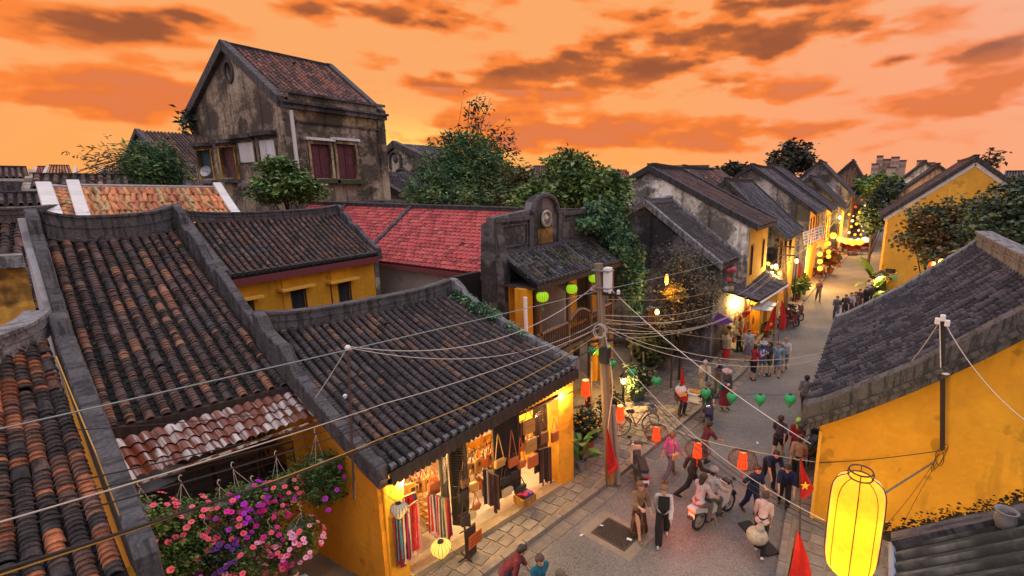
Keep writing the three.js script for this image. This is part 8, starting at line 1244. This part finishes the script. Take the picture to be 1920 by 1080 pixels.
  if (o.bag) { const s = o.bagSide ?? 1, p = v3(s * .22, J.pel.y + (o.bagY ?? .02), o.bagZ ?? .0), bg = tag(mesh('shoulder_bag', merge([rbox(.10, .22, .26, .03, 0, 0, 0), tube([v3(0, .1, -.1), v3(-s * .08, .35, -.06), v3(-s * .14, .55, -.02), v3(-s * .1, .35, .08), v3(0, .1, .1)], .011, 5, 20)]), clothMat('bagcloth_' + o.bag.map((x) => Math.round(x * 100)).join('_'), o.bag)), o.bagLabel, 'bag'); bg.position.copy(p.clone().multiplyScalar(sc).applyAxisAngle(v3(0, 1, 0), yaw).add(pos)); bg.scale.setScalar(sc); bg.rotation.y = yaw; }
  if (o.phone) { const a = J.al.wr.clone().add(J.ar.wr).multiplyScalar(.5).add(v3(0, .06, .04)); const ph = tag(mesh('phone', rbox(.075, .15, .012, .004), glowMat('phone_screen', [.05, .06, .1], [.25, .3, 1], .5)), o.phone, 'phone'); ph.position.copy(a.multiplyScalar(sc).applyAxisAngle(v3(0, 1, 0), yaw).add(pos)); ph.rotation.set(-.2, yaw, 0); }
  return t;
}
const WALK = { lean: 5, L: [24, 10], Rr: [-16, 22], aL: [-22, 7, 14], aR: [26, 7, 22] }, WALK2 = { lean: 4, L: [-14, 20], Rr: [22, 8], aL: [24, 8, 24], aR: [-20, 8, 12], female: 1 }, STAND = { lean: 2, L: [4, 4], Rr: [-3, 2], aL: [4, 8, 10], aR: [2, 8, 12] }, PHOTO = { lean: 4, head: 8, L: [5, 5], Rr: [-4, 3], aL: [38, 6, 92], aR: [38, 6, 92], female: 1 };
{
  const W = [.62, .58, .56], BK = [.018, .017, .02], NV = [.014, .022, .085], GR = [.16, .16, .18], TAN = [.40, .27, .12], at = (x, y) => atH(x, y, 0), kb = (x, y) => atH(x, y, .1);
  const brownPrint = mat('brown_print', [.30, .17, .09], { map: TX.rust });
  person('woman in black dungarees with white sleeves walking beside the drain cover', at(1242, 1012), .35, { pose: WALK2, top: W, sleeve: 1, bottom: BK, loose: .035, hair: [.16, .08, .035], long: .15, shoe: [.6, .58, .55] });
  single('bib', rbox(.26, .34, .02, .01), clothMat('cloth_2_2_2', BK), 'black bib of the dungarees worn beside the drain cover', 'clothing', undefined, at(1242, 1012).add(v3(.065, 1.10, .165))).rotation.y = .35;
  person('woman in long brown patterned dress holding a pink bag near the drain', at(1197, 1003), .9, { pose: { ...WALK2, aR: [45, 10, 60] }, top: [.30, .17, .09], sleeve: .7, bottom: [.30, .17, .09], kind: 'dress', len: .72, print: brownPrint, hair: [.10, .05, .025], long: .2, shoe: [.35, .2, .12], bag: [.62, .03, .26], bagLabel: 'pink shoulder bag carried by the woman in the brown dress', bagY: .2 });
  person('woman in purple shirt and grey trousers walking under the caged lantern', at(1256, 897), 2.7, { pose: WALK, top: [.48, .14, .42], sleeve: .6, bottom: GR, hair: [.12, .07, .04], shoe: [.5, .2, .08], bag: [.62, .48, .26], bagLabel: 'beige cloth bag beside the woman in purple', bagSide: -1 });
  person('person all in black striding with bent arms in the street centre', at(1295, 930), 2.2, { pose: { lean: 16, L: [30, 16], Rr: [-22, 30], aL: [-35, 10, 30], aR: [40, 10, 40] }, top: BK, sleeve: 1, bottom: BK, hair: [.02, .015, .01] });
  person('man in maroon shirt leaning forward by the kerb', at(1316, 874), 2.5, { pose: { lean: 22, L: [26, 20], Rr: [-20, 26], aL: [50, 8, 30], aR: [60, 8, 20] }, top: [.13, .03, .045], bottom: [.06, .05, .055] });
  person('person in navy shirt and black trousers behind the others in navy', at(1468, 952), .2, { pose: { lean: 30, L: [20, 24], Rr: [-10, 20], aL: [40, 10, 20], aR: [44, 8, 26] }, top: NV, bottom: BK });
  person('person in long navy outfit at the left of the navy group', at(1408, 965), .9, { pose: { lean: 12, L: [14, 16], Rr: [-14, 18], aL: [24, 8, 50], aR: [-20, 24, 20] }, top: NV, sleeve: .5, bottom: NV });
  person('person in navy bending down with arms reaching forward', at(1438, 912), .6, { pose: { lean: 48, head: -6, L: [26, 24], Rr: [-8, 14], aL: [70, 8, 10], aR: [76, 10, 14] }, top: NV, sleeve: .4, bottom: BK });
  person('bent woman in pale pink top with white shoes holding a cream sack', at(1424, 1036), 3.2, { pose: { lean: 40, head: 10, L: [18, 24], Rr: [-6, 22], aL: [30, 6, 20], aR: [26, 6, 30], female: 1 }, top: [.62, .42, .38], sleeve: .4, bottom: BK, hair: [.05, .03, .02], shoe: [.72, .7, .68] });
  single('cream_sack', merge([ball(.24, 0, 0, 0, 1, .85, .8, 14), ball(.1, .05, .2, 0, 1, 1, 1, 10)]), clothMat('sackcloth', [.62, .53, .40]), 'round cream sack held by the bent woman', 'sack', undefined, at(1424, 1036).add(v3(-.05, .56, .2)));
  const bd = single('black_board', rbox(1.15, .05, .34, .02), M.rubber, 'long black plank lying across the road behind the white shoes', 'plank', undefined, at(1421, 1010).add(v3(0, .03, 0))); bd.rotation.y = -.75;
  person('woman in dark top and black shorts walking away below the green lanterns', at(1457, 862), 3.05, { pose: WALK2, top: [.07, .05, .09], sleeve: .4, bottom: BK, len: .3, hair: [.03, .02, .015], shoe: [.2, .2, .2], bag: BK, bagLabel: 'black bag slung by the woman in black shorts', bagSide: -1 });
  person('person in lime green hood and red top under the last green lantern', at(1490, 868), 3.2, { pose: WALK, top: [.30, .02, .035], sleeve: .5, bottom: [.30, .02, .05], kind: 'skirt', len: .5, hair: [.30, .56, .02], long: .42, shoe: BK });
  person('woman in beige top and long black trousers by the right corner', at(1492, 906), 3.1, { pose: WALK, top: [.36, .27, .19], sleeve: .6, bottom: BK, loose: .02, hair: [.03, .02, .015] });
  person('man in grey half hidden behind the right roof edge', at(1506, 778), 3.0, { pose: WALK, top: [.2, .19, .22], bottom: [.1, .1, .12] });
  person('person in teal shirt crossing at the bottom edge of the picture', at(1012, 1158), 1.2, { pose: WALK, top: [.012, .14, .22], bottom: [.04, .05, .09], hair: [.07, .03, .02] });
  person('person with short olive hair at the very bottom edge', at(1050, 1196), 1.4, { pose: STAND, top: [.10, .06, .05], bottom: BK, hair: [.10, .08, .05] });
  person('person in maroon stooping at the kerb near the bottom edge', at(948, 1130), 2.2, { pose: { lean: 42, L: [30, 20], Rr: [-20, 26], aL: [60, 8, 10], aR: [30, 8, 20] }, top: [.20, .03, .04], sleeve: 1, bottom: [.07, .07, .14] });
  // around the scooter and the stall
  person('woman in cream dress with grey headscarf and blue pouch on the pavement', kb(1319, 746), .3, { pose: PHOTO, top: [.62, .54, .38], bottom: [.62, .54, .38], kind: 'dress', len: .5, hair: [.30, .29, .31], long: .12, bag: [.05, .09, .2], bagLabel: 'small blue pouch on the cream dress', bagSide: .4, bagZ: .16 });
  person('man in tan trousers raising a camera behind the cream dress', kb(1346, 738), .35, { pose: { ...PHOTO, female: 0, aL: [60, 8, 80], aR: [60, 8, 80] }, top: [.20, .23, .27], bottom: TAN, hair: [.02, .015, .01] });
  single('camera', merge([rbox(.13, .09, .07, .01), cyl(.035, .032, .08, 0, 0, .03)]), M.black, 'black camera held up by the man in tan trousers', 'camera', undefined, kb(1346, 738).add(v3(.09, 1.24, .32)));
  person('woman in white and pink sun hat with long red skirt by the kerb', kb(1358, 766), .7, { pose: { ...STAND, aR: [40, 8, 70], female: 1 }, top: [.10, .10, .12], sleeve: 1, bottom: [.22, .018, .035], kind: 'skirt', len: .74, hat: 'sun', hatC: [.72, .50, .52], bag: [.02, .14, .14], bagLabel: 'teal bag on the arm of the woman in the sun hat', bagSide: -1 });
  person('man in red shirt and black shorts looking at a phone in front of the stall', at(1411, 712), 2.6, { pose: { ...PHOTO, female: 0, aL: [30, 6, 75], aR: [30, 6, 75] }, top: [.42, .03, .05], bottom: BK, len: .55, phone: 'lit phone in the hands of the man in red' });
  person('girl in white top behind the man in red at the stall', kb(1401, 678), .4, { pose: { ...STAND, female: 1 }, top: [.55, .56, .62], bottom: [.2, .2, .24], kind: 'skirt', len: .5, long: .2 });
  person('girl in denim shorts with a white cap facing the phone at the stall', at(1428, 703), .2, { pose: PHOTO, top: [.10, .11, .16], sleeve: .3, bottom: [.14, .2, .32], len: .35, hat: 'sun', hatC: [.6, .62, .7], long: .2, shoe: [.7, .7, .7], phone: 'bright phone held by the girl in denim shorts' });
  person('girl with long dark hair in green shorts reaching to the phone', at(1441, 704), -.9, { pose: { ...PHOTO, aL: [50, 6, 30], aR: [50, 6, 40] }, top: [.05, .05, .06], sleeve: .3, bottom: [.05, .09, .035], len: .35, long: .26 });
  person('man in light blue shirt and grey blue shorts walking near the stall', at(1456, 704), .1, { pose: WALK, top: [.26, .42, .55], bottom: [.16, .22, .28], len: .55, hair: [.12, .07, .05] });
  person('person in white shirt just behind the light blue shirt', at(1470, 694), .2, { pose: WALK2, top: [.62, .64, .68], bottom: [.3, .34, .4], len: .5, hair: [.3, .12, .05] });
  person('shopkeeper in cream shirt bending over the stall table', kb(1384, 660), -1.4, { pose: { lean: 62, head: 0, L: [6, 6], Rr: [-6, 8], aL: [60, 6, 20], aR: [66, 6, 10] }, top: [.56, .44, .26], bottom: [.03, .025, .03] });
  person('vendor in dark clothes seated behind the white lantern', kb(1271, 772), .8, { pose: { lean: 14, L: [78, 92], Rr: [72, 88], aL: [24, 8, 40], aR: [24, 8, 40] }, top: [.10, .03, .05], sleeve: 1, bottom: [.04, .035, .05] });
  person('diner with dark hair below the flower balcony at the bottom edge', (() => { const p = atH(551, 1076, 1.45); p.y = .1; return p; })(), 1.2, { pose: STAND, top: [.2, .3, .4], bottom: BK });
  // the far walkers
  const fp = (label, x, y, yaw, o) => person(label, at(x, y), yaw, { far: 1, ...o });
  fp('walker in blue grey shirt and jeans leading the far group', 1566, 601, .1, { pose: WALK, top: [.10, .13, .17], bottom: [.10, .15, .24] });
  fp('walker in dark grey second in the far group', 1582, 598, .05, { pose: WALK2, top: [.06, .06, .075], bottom: [.05, .05, .06] });
  fp('girl in white blouse and dark skirt in the middle of the far group', 1592, 594, .1, { pose: WALK2, top: [.55, .5, .52], bottom: [.05, .05, .06], kind: 'skirt', len: .42, long: .2 });
  fp('girl in pink brown top in the far group', 1600, 592, .0, { pose: WALK, top: [.26, .13, .12], bottom: [.05, .045, .06], len: .4, long: .2 });
  fp('girl with black hair and dark dress rightmost of the far group', 1608, 587, .2, { pose: STAND, top: [.06, .04, .05], bottom: [.06, .04, .05], kind: 'dress', len: .5, long: .25 });
  fp('person in white shirt beside the little shrine roof', 1624, 566, 1.2, { pose: STAND, top: [.6, .6, .6], bottom: [.1, .1, .12] }); fp('person in pale grey by the shrine roof', 1632, 562, -1, { pose: STAND, top: [.45, .45, .42], bottom: [.2, .18, .16] });
  fp('person in black shirt just above the dark roof edge', 1621, 582, .3, { pose: STAND, top: BK, bottom: BK }); fp('person in dark brown near the dark roof edge', 1629, 578, -.4, { pose: STAND, top: [.06, .04, .03], bottom: BK, long: .15 });
  fp('woman in red by the shop pots on the far left pavement', 1533, 565, .2, { pose: WALK, top: [.3, .12, .1], bottom: [.2, .15, .13] });
  fp('person in blue shirt standing in the road at the cyclo rank', 1566, 487, .2, { pose: STAND, top: [.14, .2, .34], bottom: [.03, .04, .09] }); fp('second person in blue at the cyclo rank', 1573, 485, 2, { pose: STAND, top: [.5, .55, .6], bottom: [.04, .06, .14] });
  fp('walker far up the street right of the cyclos', 1627, 470, .1, { pose: WALK, top: [.3, .28, .26], bottom: [.06, .06, .08] });
}
// ------------------------------------------------------------------ vehicles
function wheel(parent, r, z, w = .05) { const t = new THREE.TorusGeometry(r - w * .5, w * .5, 8, 26); t.rotateY(PI / 2); const m = mesh('wheel', clean(t), M.rubber, parent); m.position.set(0, r, z); const s = []; for (let i = 0; i < 8; i++) { const a = i / 8 * 2 * PI; s.push(bar(v3(0, 0, 0), v3(0, Math.cos(a) * (r - w), Math.sin(a) * (r - w)), .007, 4)); } const rim2 = new THREE.TorusGeometry(r - w, .012, 6, 24); rim2.rotateY(PI / 2); const hub = new THREE.CylinderGeometry(.05, .05, .09, 12); hub.rotateZ(PI / 2); mesh('rim', merge([clean(rim2), clean(hub), ...s]), M.metal, m); return m; }
function motorbike(label, pos, yaw, body, o = {}) { // nose to +z
  const t = thing('motorbike', label, 'motorbike', pos, yaw, o.group), bm = mat('bike_' + body.map((x) => Math.round(x * 100)).join('_'), body, { Physical: 1, roughness: .3, clearcoat: .6 });
  wheel(t, .28, .62, .075); wheel(t, .28, -.60, .085);
  const side = [[-.85, .62], [-.5, .52], [-.28, .36], [.05, .30], [.32, .34], [.42, .55], [.5, .82], [.44, .88], [.36, .7], [.26, .5], [.0, .48], [-.12, .62], [-.3, .72], [-.62, .76], [-.92, .74]], g = slab(side.slice().reverse(), .24, [], .03); g.rotateY(-PI / 2); g.translate(.12, 0, 0); mesh('bodywork', g, bm, t);
  const seat = rbox(.26, .11, .72, .05, 0, .80, -.40); mesh('seat', seat, M.rubber, t);
  const sh = slab([[.36, .40], [.48, .40], [.58, .72], [.52, .98], [.40, .96], [.46, .7]], .30, [], .04); sh.rotateY(-PI / 2); sh.translate(.15, 0, 0); mesh('front_shield', sh, o.shield ? mat('shield_cream', o.shield, { roughness: .4 }) : bm, t);
  mesh('fork', merge([bar(v3(.06, .28, .62), v3(.06, .95, .46), .022, 7), bar(v3(-.06, .28, .62), v3(-.06, .95, .46), .022, 7)]), M.metal, t);
  mesh('handlebar', merge([tube([v3(-.34, 1.04, .30), v3(-.15, 1.06, .40), v3(0, 1.0, .44), v3(.15, 1.06, .40), v3(.34, 1.04, .30)], .016, 6, 18), cyl(.02, .02, .1, 0, .95, .44), rbox(.26, .12, .16, .04, 0, 1.0, .46)]), M.black, t);
  for (const s of [-1, 1]) mesh('mirror', merge([bar(v3(s * .22, 1.05, .36), v3(s * .30, 1.24, .34), .008, 5), ball(.06, s * .31, 1.27, .34, 1.2, .8, .25)]), M.black, t);
  mesh('headlight', ball(.075, 0, .98, .55, 1.3, .8, .5), M.chrome, t); mesh('taillight', rbox(.2, .07, .06, .02, 0, .72, -.92), o.tail ? glowMat('tail_glow', [.8, .03, .01], [1, .09, .01], 3) : mat('tail_red', [.45, .01, .01], { roughness: .3 }), t);
  const fd = new THREE.TorusGeometry(.31, .05, 6, 12, PI * .7); fd.rotateZ(.5); fd.rotateY(-PI / 2); fd.translate(0, .28, .62); mesh('mudguard', clean(fd), M.black, t); mesh('rear_fender', rbox(.14, .05, .4, .02, 0, .52, -.82), M.black, t);
  mesh('exhaust', bar(v3(.17, .24, .1), v3(.19, .34, -.75), .045, 9), M.chrome, t); mesh('footrest', merge([box(.24, .03, .34, 0, .30, .2), bar(v3(-.28, .27, 0), v3(.28, .27, 0), .014)]), M.black, t);
  mesh('kickstand', bar(v3(-.1, .3, -.1), v3(-.24, .0, -.12), .013), M.metal, t);
  if (o.plate) { const cv = document.createElement('canvas'); cv.width = 128; cv.height = 96; const x = cv.getContext('2d'); x.fillStyle = '#9fd0e8'; x.fillRect(0, 0, 128, 96); x.fillStyle = '#223'; for (let r = 0; r < 2; r++) for (let i = 0; i < 4; i++) x.fillRect(14 + i * 26, 14 + r * 40, 18, 28); const tx = new THREE.CanvasTexture(cv); tx.colorSpace = THREE.SRGBColorSpace; mesh('number_plate', new THREE.BoxGeometry(.2, .15, .012).rotateX(.25).translate(0, .56, -.93), mat('plate', [1, 1, 1], { map: tx }), t); } else mesh('number_plate', box(.19, .14, .012, 0, .55, -.92), M.white2, t);
  t.scale.setScalar(.93); return t;
}
{
  const at = (x, y, h = 0) => atH(x, y, h);
  const b1 = motorbike('parked black motorbike with cream shield beside the kerb and pole', at(1197, 902), 3.75, [.02, .02, .025], { shield: [.66, .58, .46] }); b1.rotation.z = .05;
  const b2 = motorbike('dark blue scooter with rider stopped at the left kerb', at(1324, 796), .35, [.012, .03, .10]);
  const RIDE = { lean: 14, L: [66, 74], Rr: [62, 70], aL: [46, 12, 24], aR: [46, 12, 24], seat: .84 };
  person('rider in dark green seated on the blue scooter', b2.position.clone().add(v3(Math.sin(.35) * -.3, 0, Math.cos(.35) * -.3)), .35, { s: .92, pose: RIDE, top: [.03, .06, .045], bottom: [.05, .06, .07], len: .6, hat: 'helmet', hatC: [.12, .14, .16] });
  const b3 = motorbike('silver scooter with glowing red tail light riding up the street', at(1338, 975), 2.75, [.42, .41, .45], { tail: 1 });
  const o3 = (k, y = 0) => b3.position.clone().add(v3(Math.sin(2.75) * k, y, Math.cos(2.75) * k));
  person('rider in loose pale grey jacket on the silver scooter', o3(-.25), 2.75, { s: .92, pose: RIDE, top: [.40, .38, .41], sleeve: 1, bottom: [.10, .09, .10], build: 1.12, hat: 'helmet', hatC: [.30, .28, .32] });
  lamp(o3(-1.15, .72), [1, .1, .02], 1.2);
  person('passenger in pale grey jacket behind the silver scooter rider', o3(-.62), 2.75, { s: .92, pose: { ...RIDE, aL: [40, 8, 30], aR: [40, 8, 30] }, top: [.46, .43, .47], sleeve: 1, bottom: [.16, .13, .14], build: 1.05, long: .2 });
  motorbike('black motorbike with blue plate parked round the right corner', at(1519, 868), 3.0, [.02, .02, .022], { plate: 1 });
  const p1 = motorbike('red black motorbike nearest in the far parked row', at(1478, 616, .1), 2.5, [.12, .02, .02], { group: 'motorbikes parked by the slim pole' });
  copy(p1, 'white and black motorbike second in the far parked row', at(1486, 607, .1), 2.6); copy(p1, 'dark motorbike third in the far parked row', at(1490, 597, .1), 2.4); copy(p1, 'motorbike last in the far parked row nearest the yellow wall', at(1471, 604, .1), 2.7);
  [[1560, 492], [1534, 520]].forEach(([x, y], i) => copy(p1, ['small motorbike at the kerb below the lantern columns', 'small motorbike by the pots before the lantern shop'][i], at(x, y, .1), 2.2));
  // bicycle
  const bp = at(1192, 812, .1), bi = thing('bicycle', 'dark red bicycle leaning on its stand behind the red lantern', 'bicycle', bp, 2.45); bi.rotation.z = .08;
  wheel(bi, .33, .52, .035); wheel(bi, .33, -.52, .035);
  const J = { bb: v3(0, .30, -.02), st: v3(0, .78, -.22), hd: v3(0, .82, .36), rr: v3(0, .33, -.52), ff: v3(0, .33, .52) };
  mesh('frame', merge([bar(J.bb, J.st, .018), bar(J.bb, J.hd, .02), bar(J.st, J.hd.clone().setY(.74), .016), bar(J.rr, J.bb, .012), bar(J.rr, J.st, .012), bar(J.ff, J.hd, .014)]), mat('dark_red_paint', [.20, .02, .03], { roughness: .35 }), bi);
  mesh('saddle', rbox(.15, .07, .26, .03, 0, .86, -.24), M.rubber, bi); mesh('handlebar', merge([tube([v3(-.28, .98, .22), v3(-.1, 1.0, .34), v3(0, .96, .36), v3(.1, 1.0, .34), v3(.28, .98, .22)], .013, 6, 16), bar(J.hd, v3(0, .97, .36), .014)]), M.metal, bi); mesh('crank', merge([bar(v3(-.1, .30, -.02), v3(.1, .30, -.02), .014), bar(v3(.1, .3, -.02), v3(.1, .16, .06), .01), bar(v3(-.1, .3, -.02), v3(-.1, .44, -.1), .01)]), M.metal, bi);
  { const f = new THREE.TorusGeometry(.365, .025, 5, 16, PI * .75); f.rotateZ(.3); f.rotateY(-PI / 2); f.translate(0, .33, -.52); mesh('mudguard', clean(f), M.black, bi); } mesh('basket', merge([box(.3, .02, .22, 0, .72, .56), box(.3, .18, .015, 0, .82, .67), box(.3, .18, .015, 0, .82, .45), box(.015, .18, .2, -.15, .82, .56), box(.015, .18, .2, .15, .82, .56)]), M.metal, bi);
  // white tray of food and box beside the scooter
  single('street_box', merge([rbox(.55, .32, .4, .03, 0, .16, 0), box(.6, .04, .45, 0, .34, 0)]), M.white2, 'white box with orange cakes beside the blue scooter', 'box', undefined, at(1302, 752, .1)); single('cakes', merge([0, 1, 2, 3, 4, 5].map((i) => ball(.075, (i % 3 - 1) * .14, 0, (i / 3 | 0) * .14 - .07, 1.2, .7, 1, 8))), mat('orange_cake', [.6, .28, .05]), 'orange cakes heaped on the white box', 'food', undefined, at(1302, 752, .1).add(v3(0, .4, 0))).userData.kind = 'stuff';
  // cyclos waiting in a row far up the street
  const cy = thing('cyclo', 'white hooded cyclo leftmost in the rank across the far street', 'cyclo', at(1546, 474, 0), .2, 'white hooded cyclos in a rank');
  for (const [x, z] of [[.45, .5], [-.45, .5], [0, -.9]]) { const w = wheel(cy, .32, z, .05); w.position.x = x; }
  { const h = new THREE.SphereGeometry(.62, 14, 8, 0, 2 * PI, 0, PI * .5); h.scale(1, 1.0, .9); h.translate(0, 1.25, .35); mesh('hood', clean(h), mat('white_hood', [.74, .72, .74], { roughness: .6 }), cy); mesh('seat', merge([rbox(.8, .14, .6, .04, 0, .58, .45), rbox(.8, .6, .12, .04, 0, .95, .1)]), mat('maroon_seat', [.2, .03, .04]), cy); mesh('frame', merge([bar(v3(0, .35, -.9), v3(0, .75, -.5), .03), bar(v3(0, .75, -.5), v3(0, .5, .2), .03), bar(v3(-.45, .32, .5), v3(.45, .32, .5), .03), bar(v3(-.3, 1.05, -.35), v3(.3, 1.05, -.35), .02), bar(v3(0, .7, -.45), v3(0, 1.05, -.35), .02), rbox(.2, .08, .26, .03, 0, .95, -.75), bar(v3(0, .6, -.65), v3(0, .92, -.74), .02)]), M.black, cy); }
  ['second from the left', 'third from the left', 'in the middle', 'third from the right', 'second from the right', 'rightmost'].forEach((w, i) => { const [x, y] = [[1558, 478], [1571, 474], [1583, 476], [1594, 479], [1605, 478], [1617, 474]][i]; copy(cy, 'white hooded cyclo ' + w + ' in the rank across the far street', at(x, y - 2, 0), .2 + i * .05); });
}

renderer.render(scene, camera);
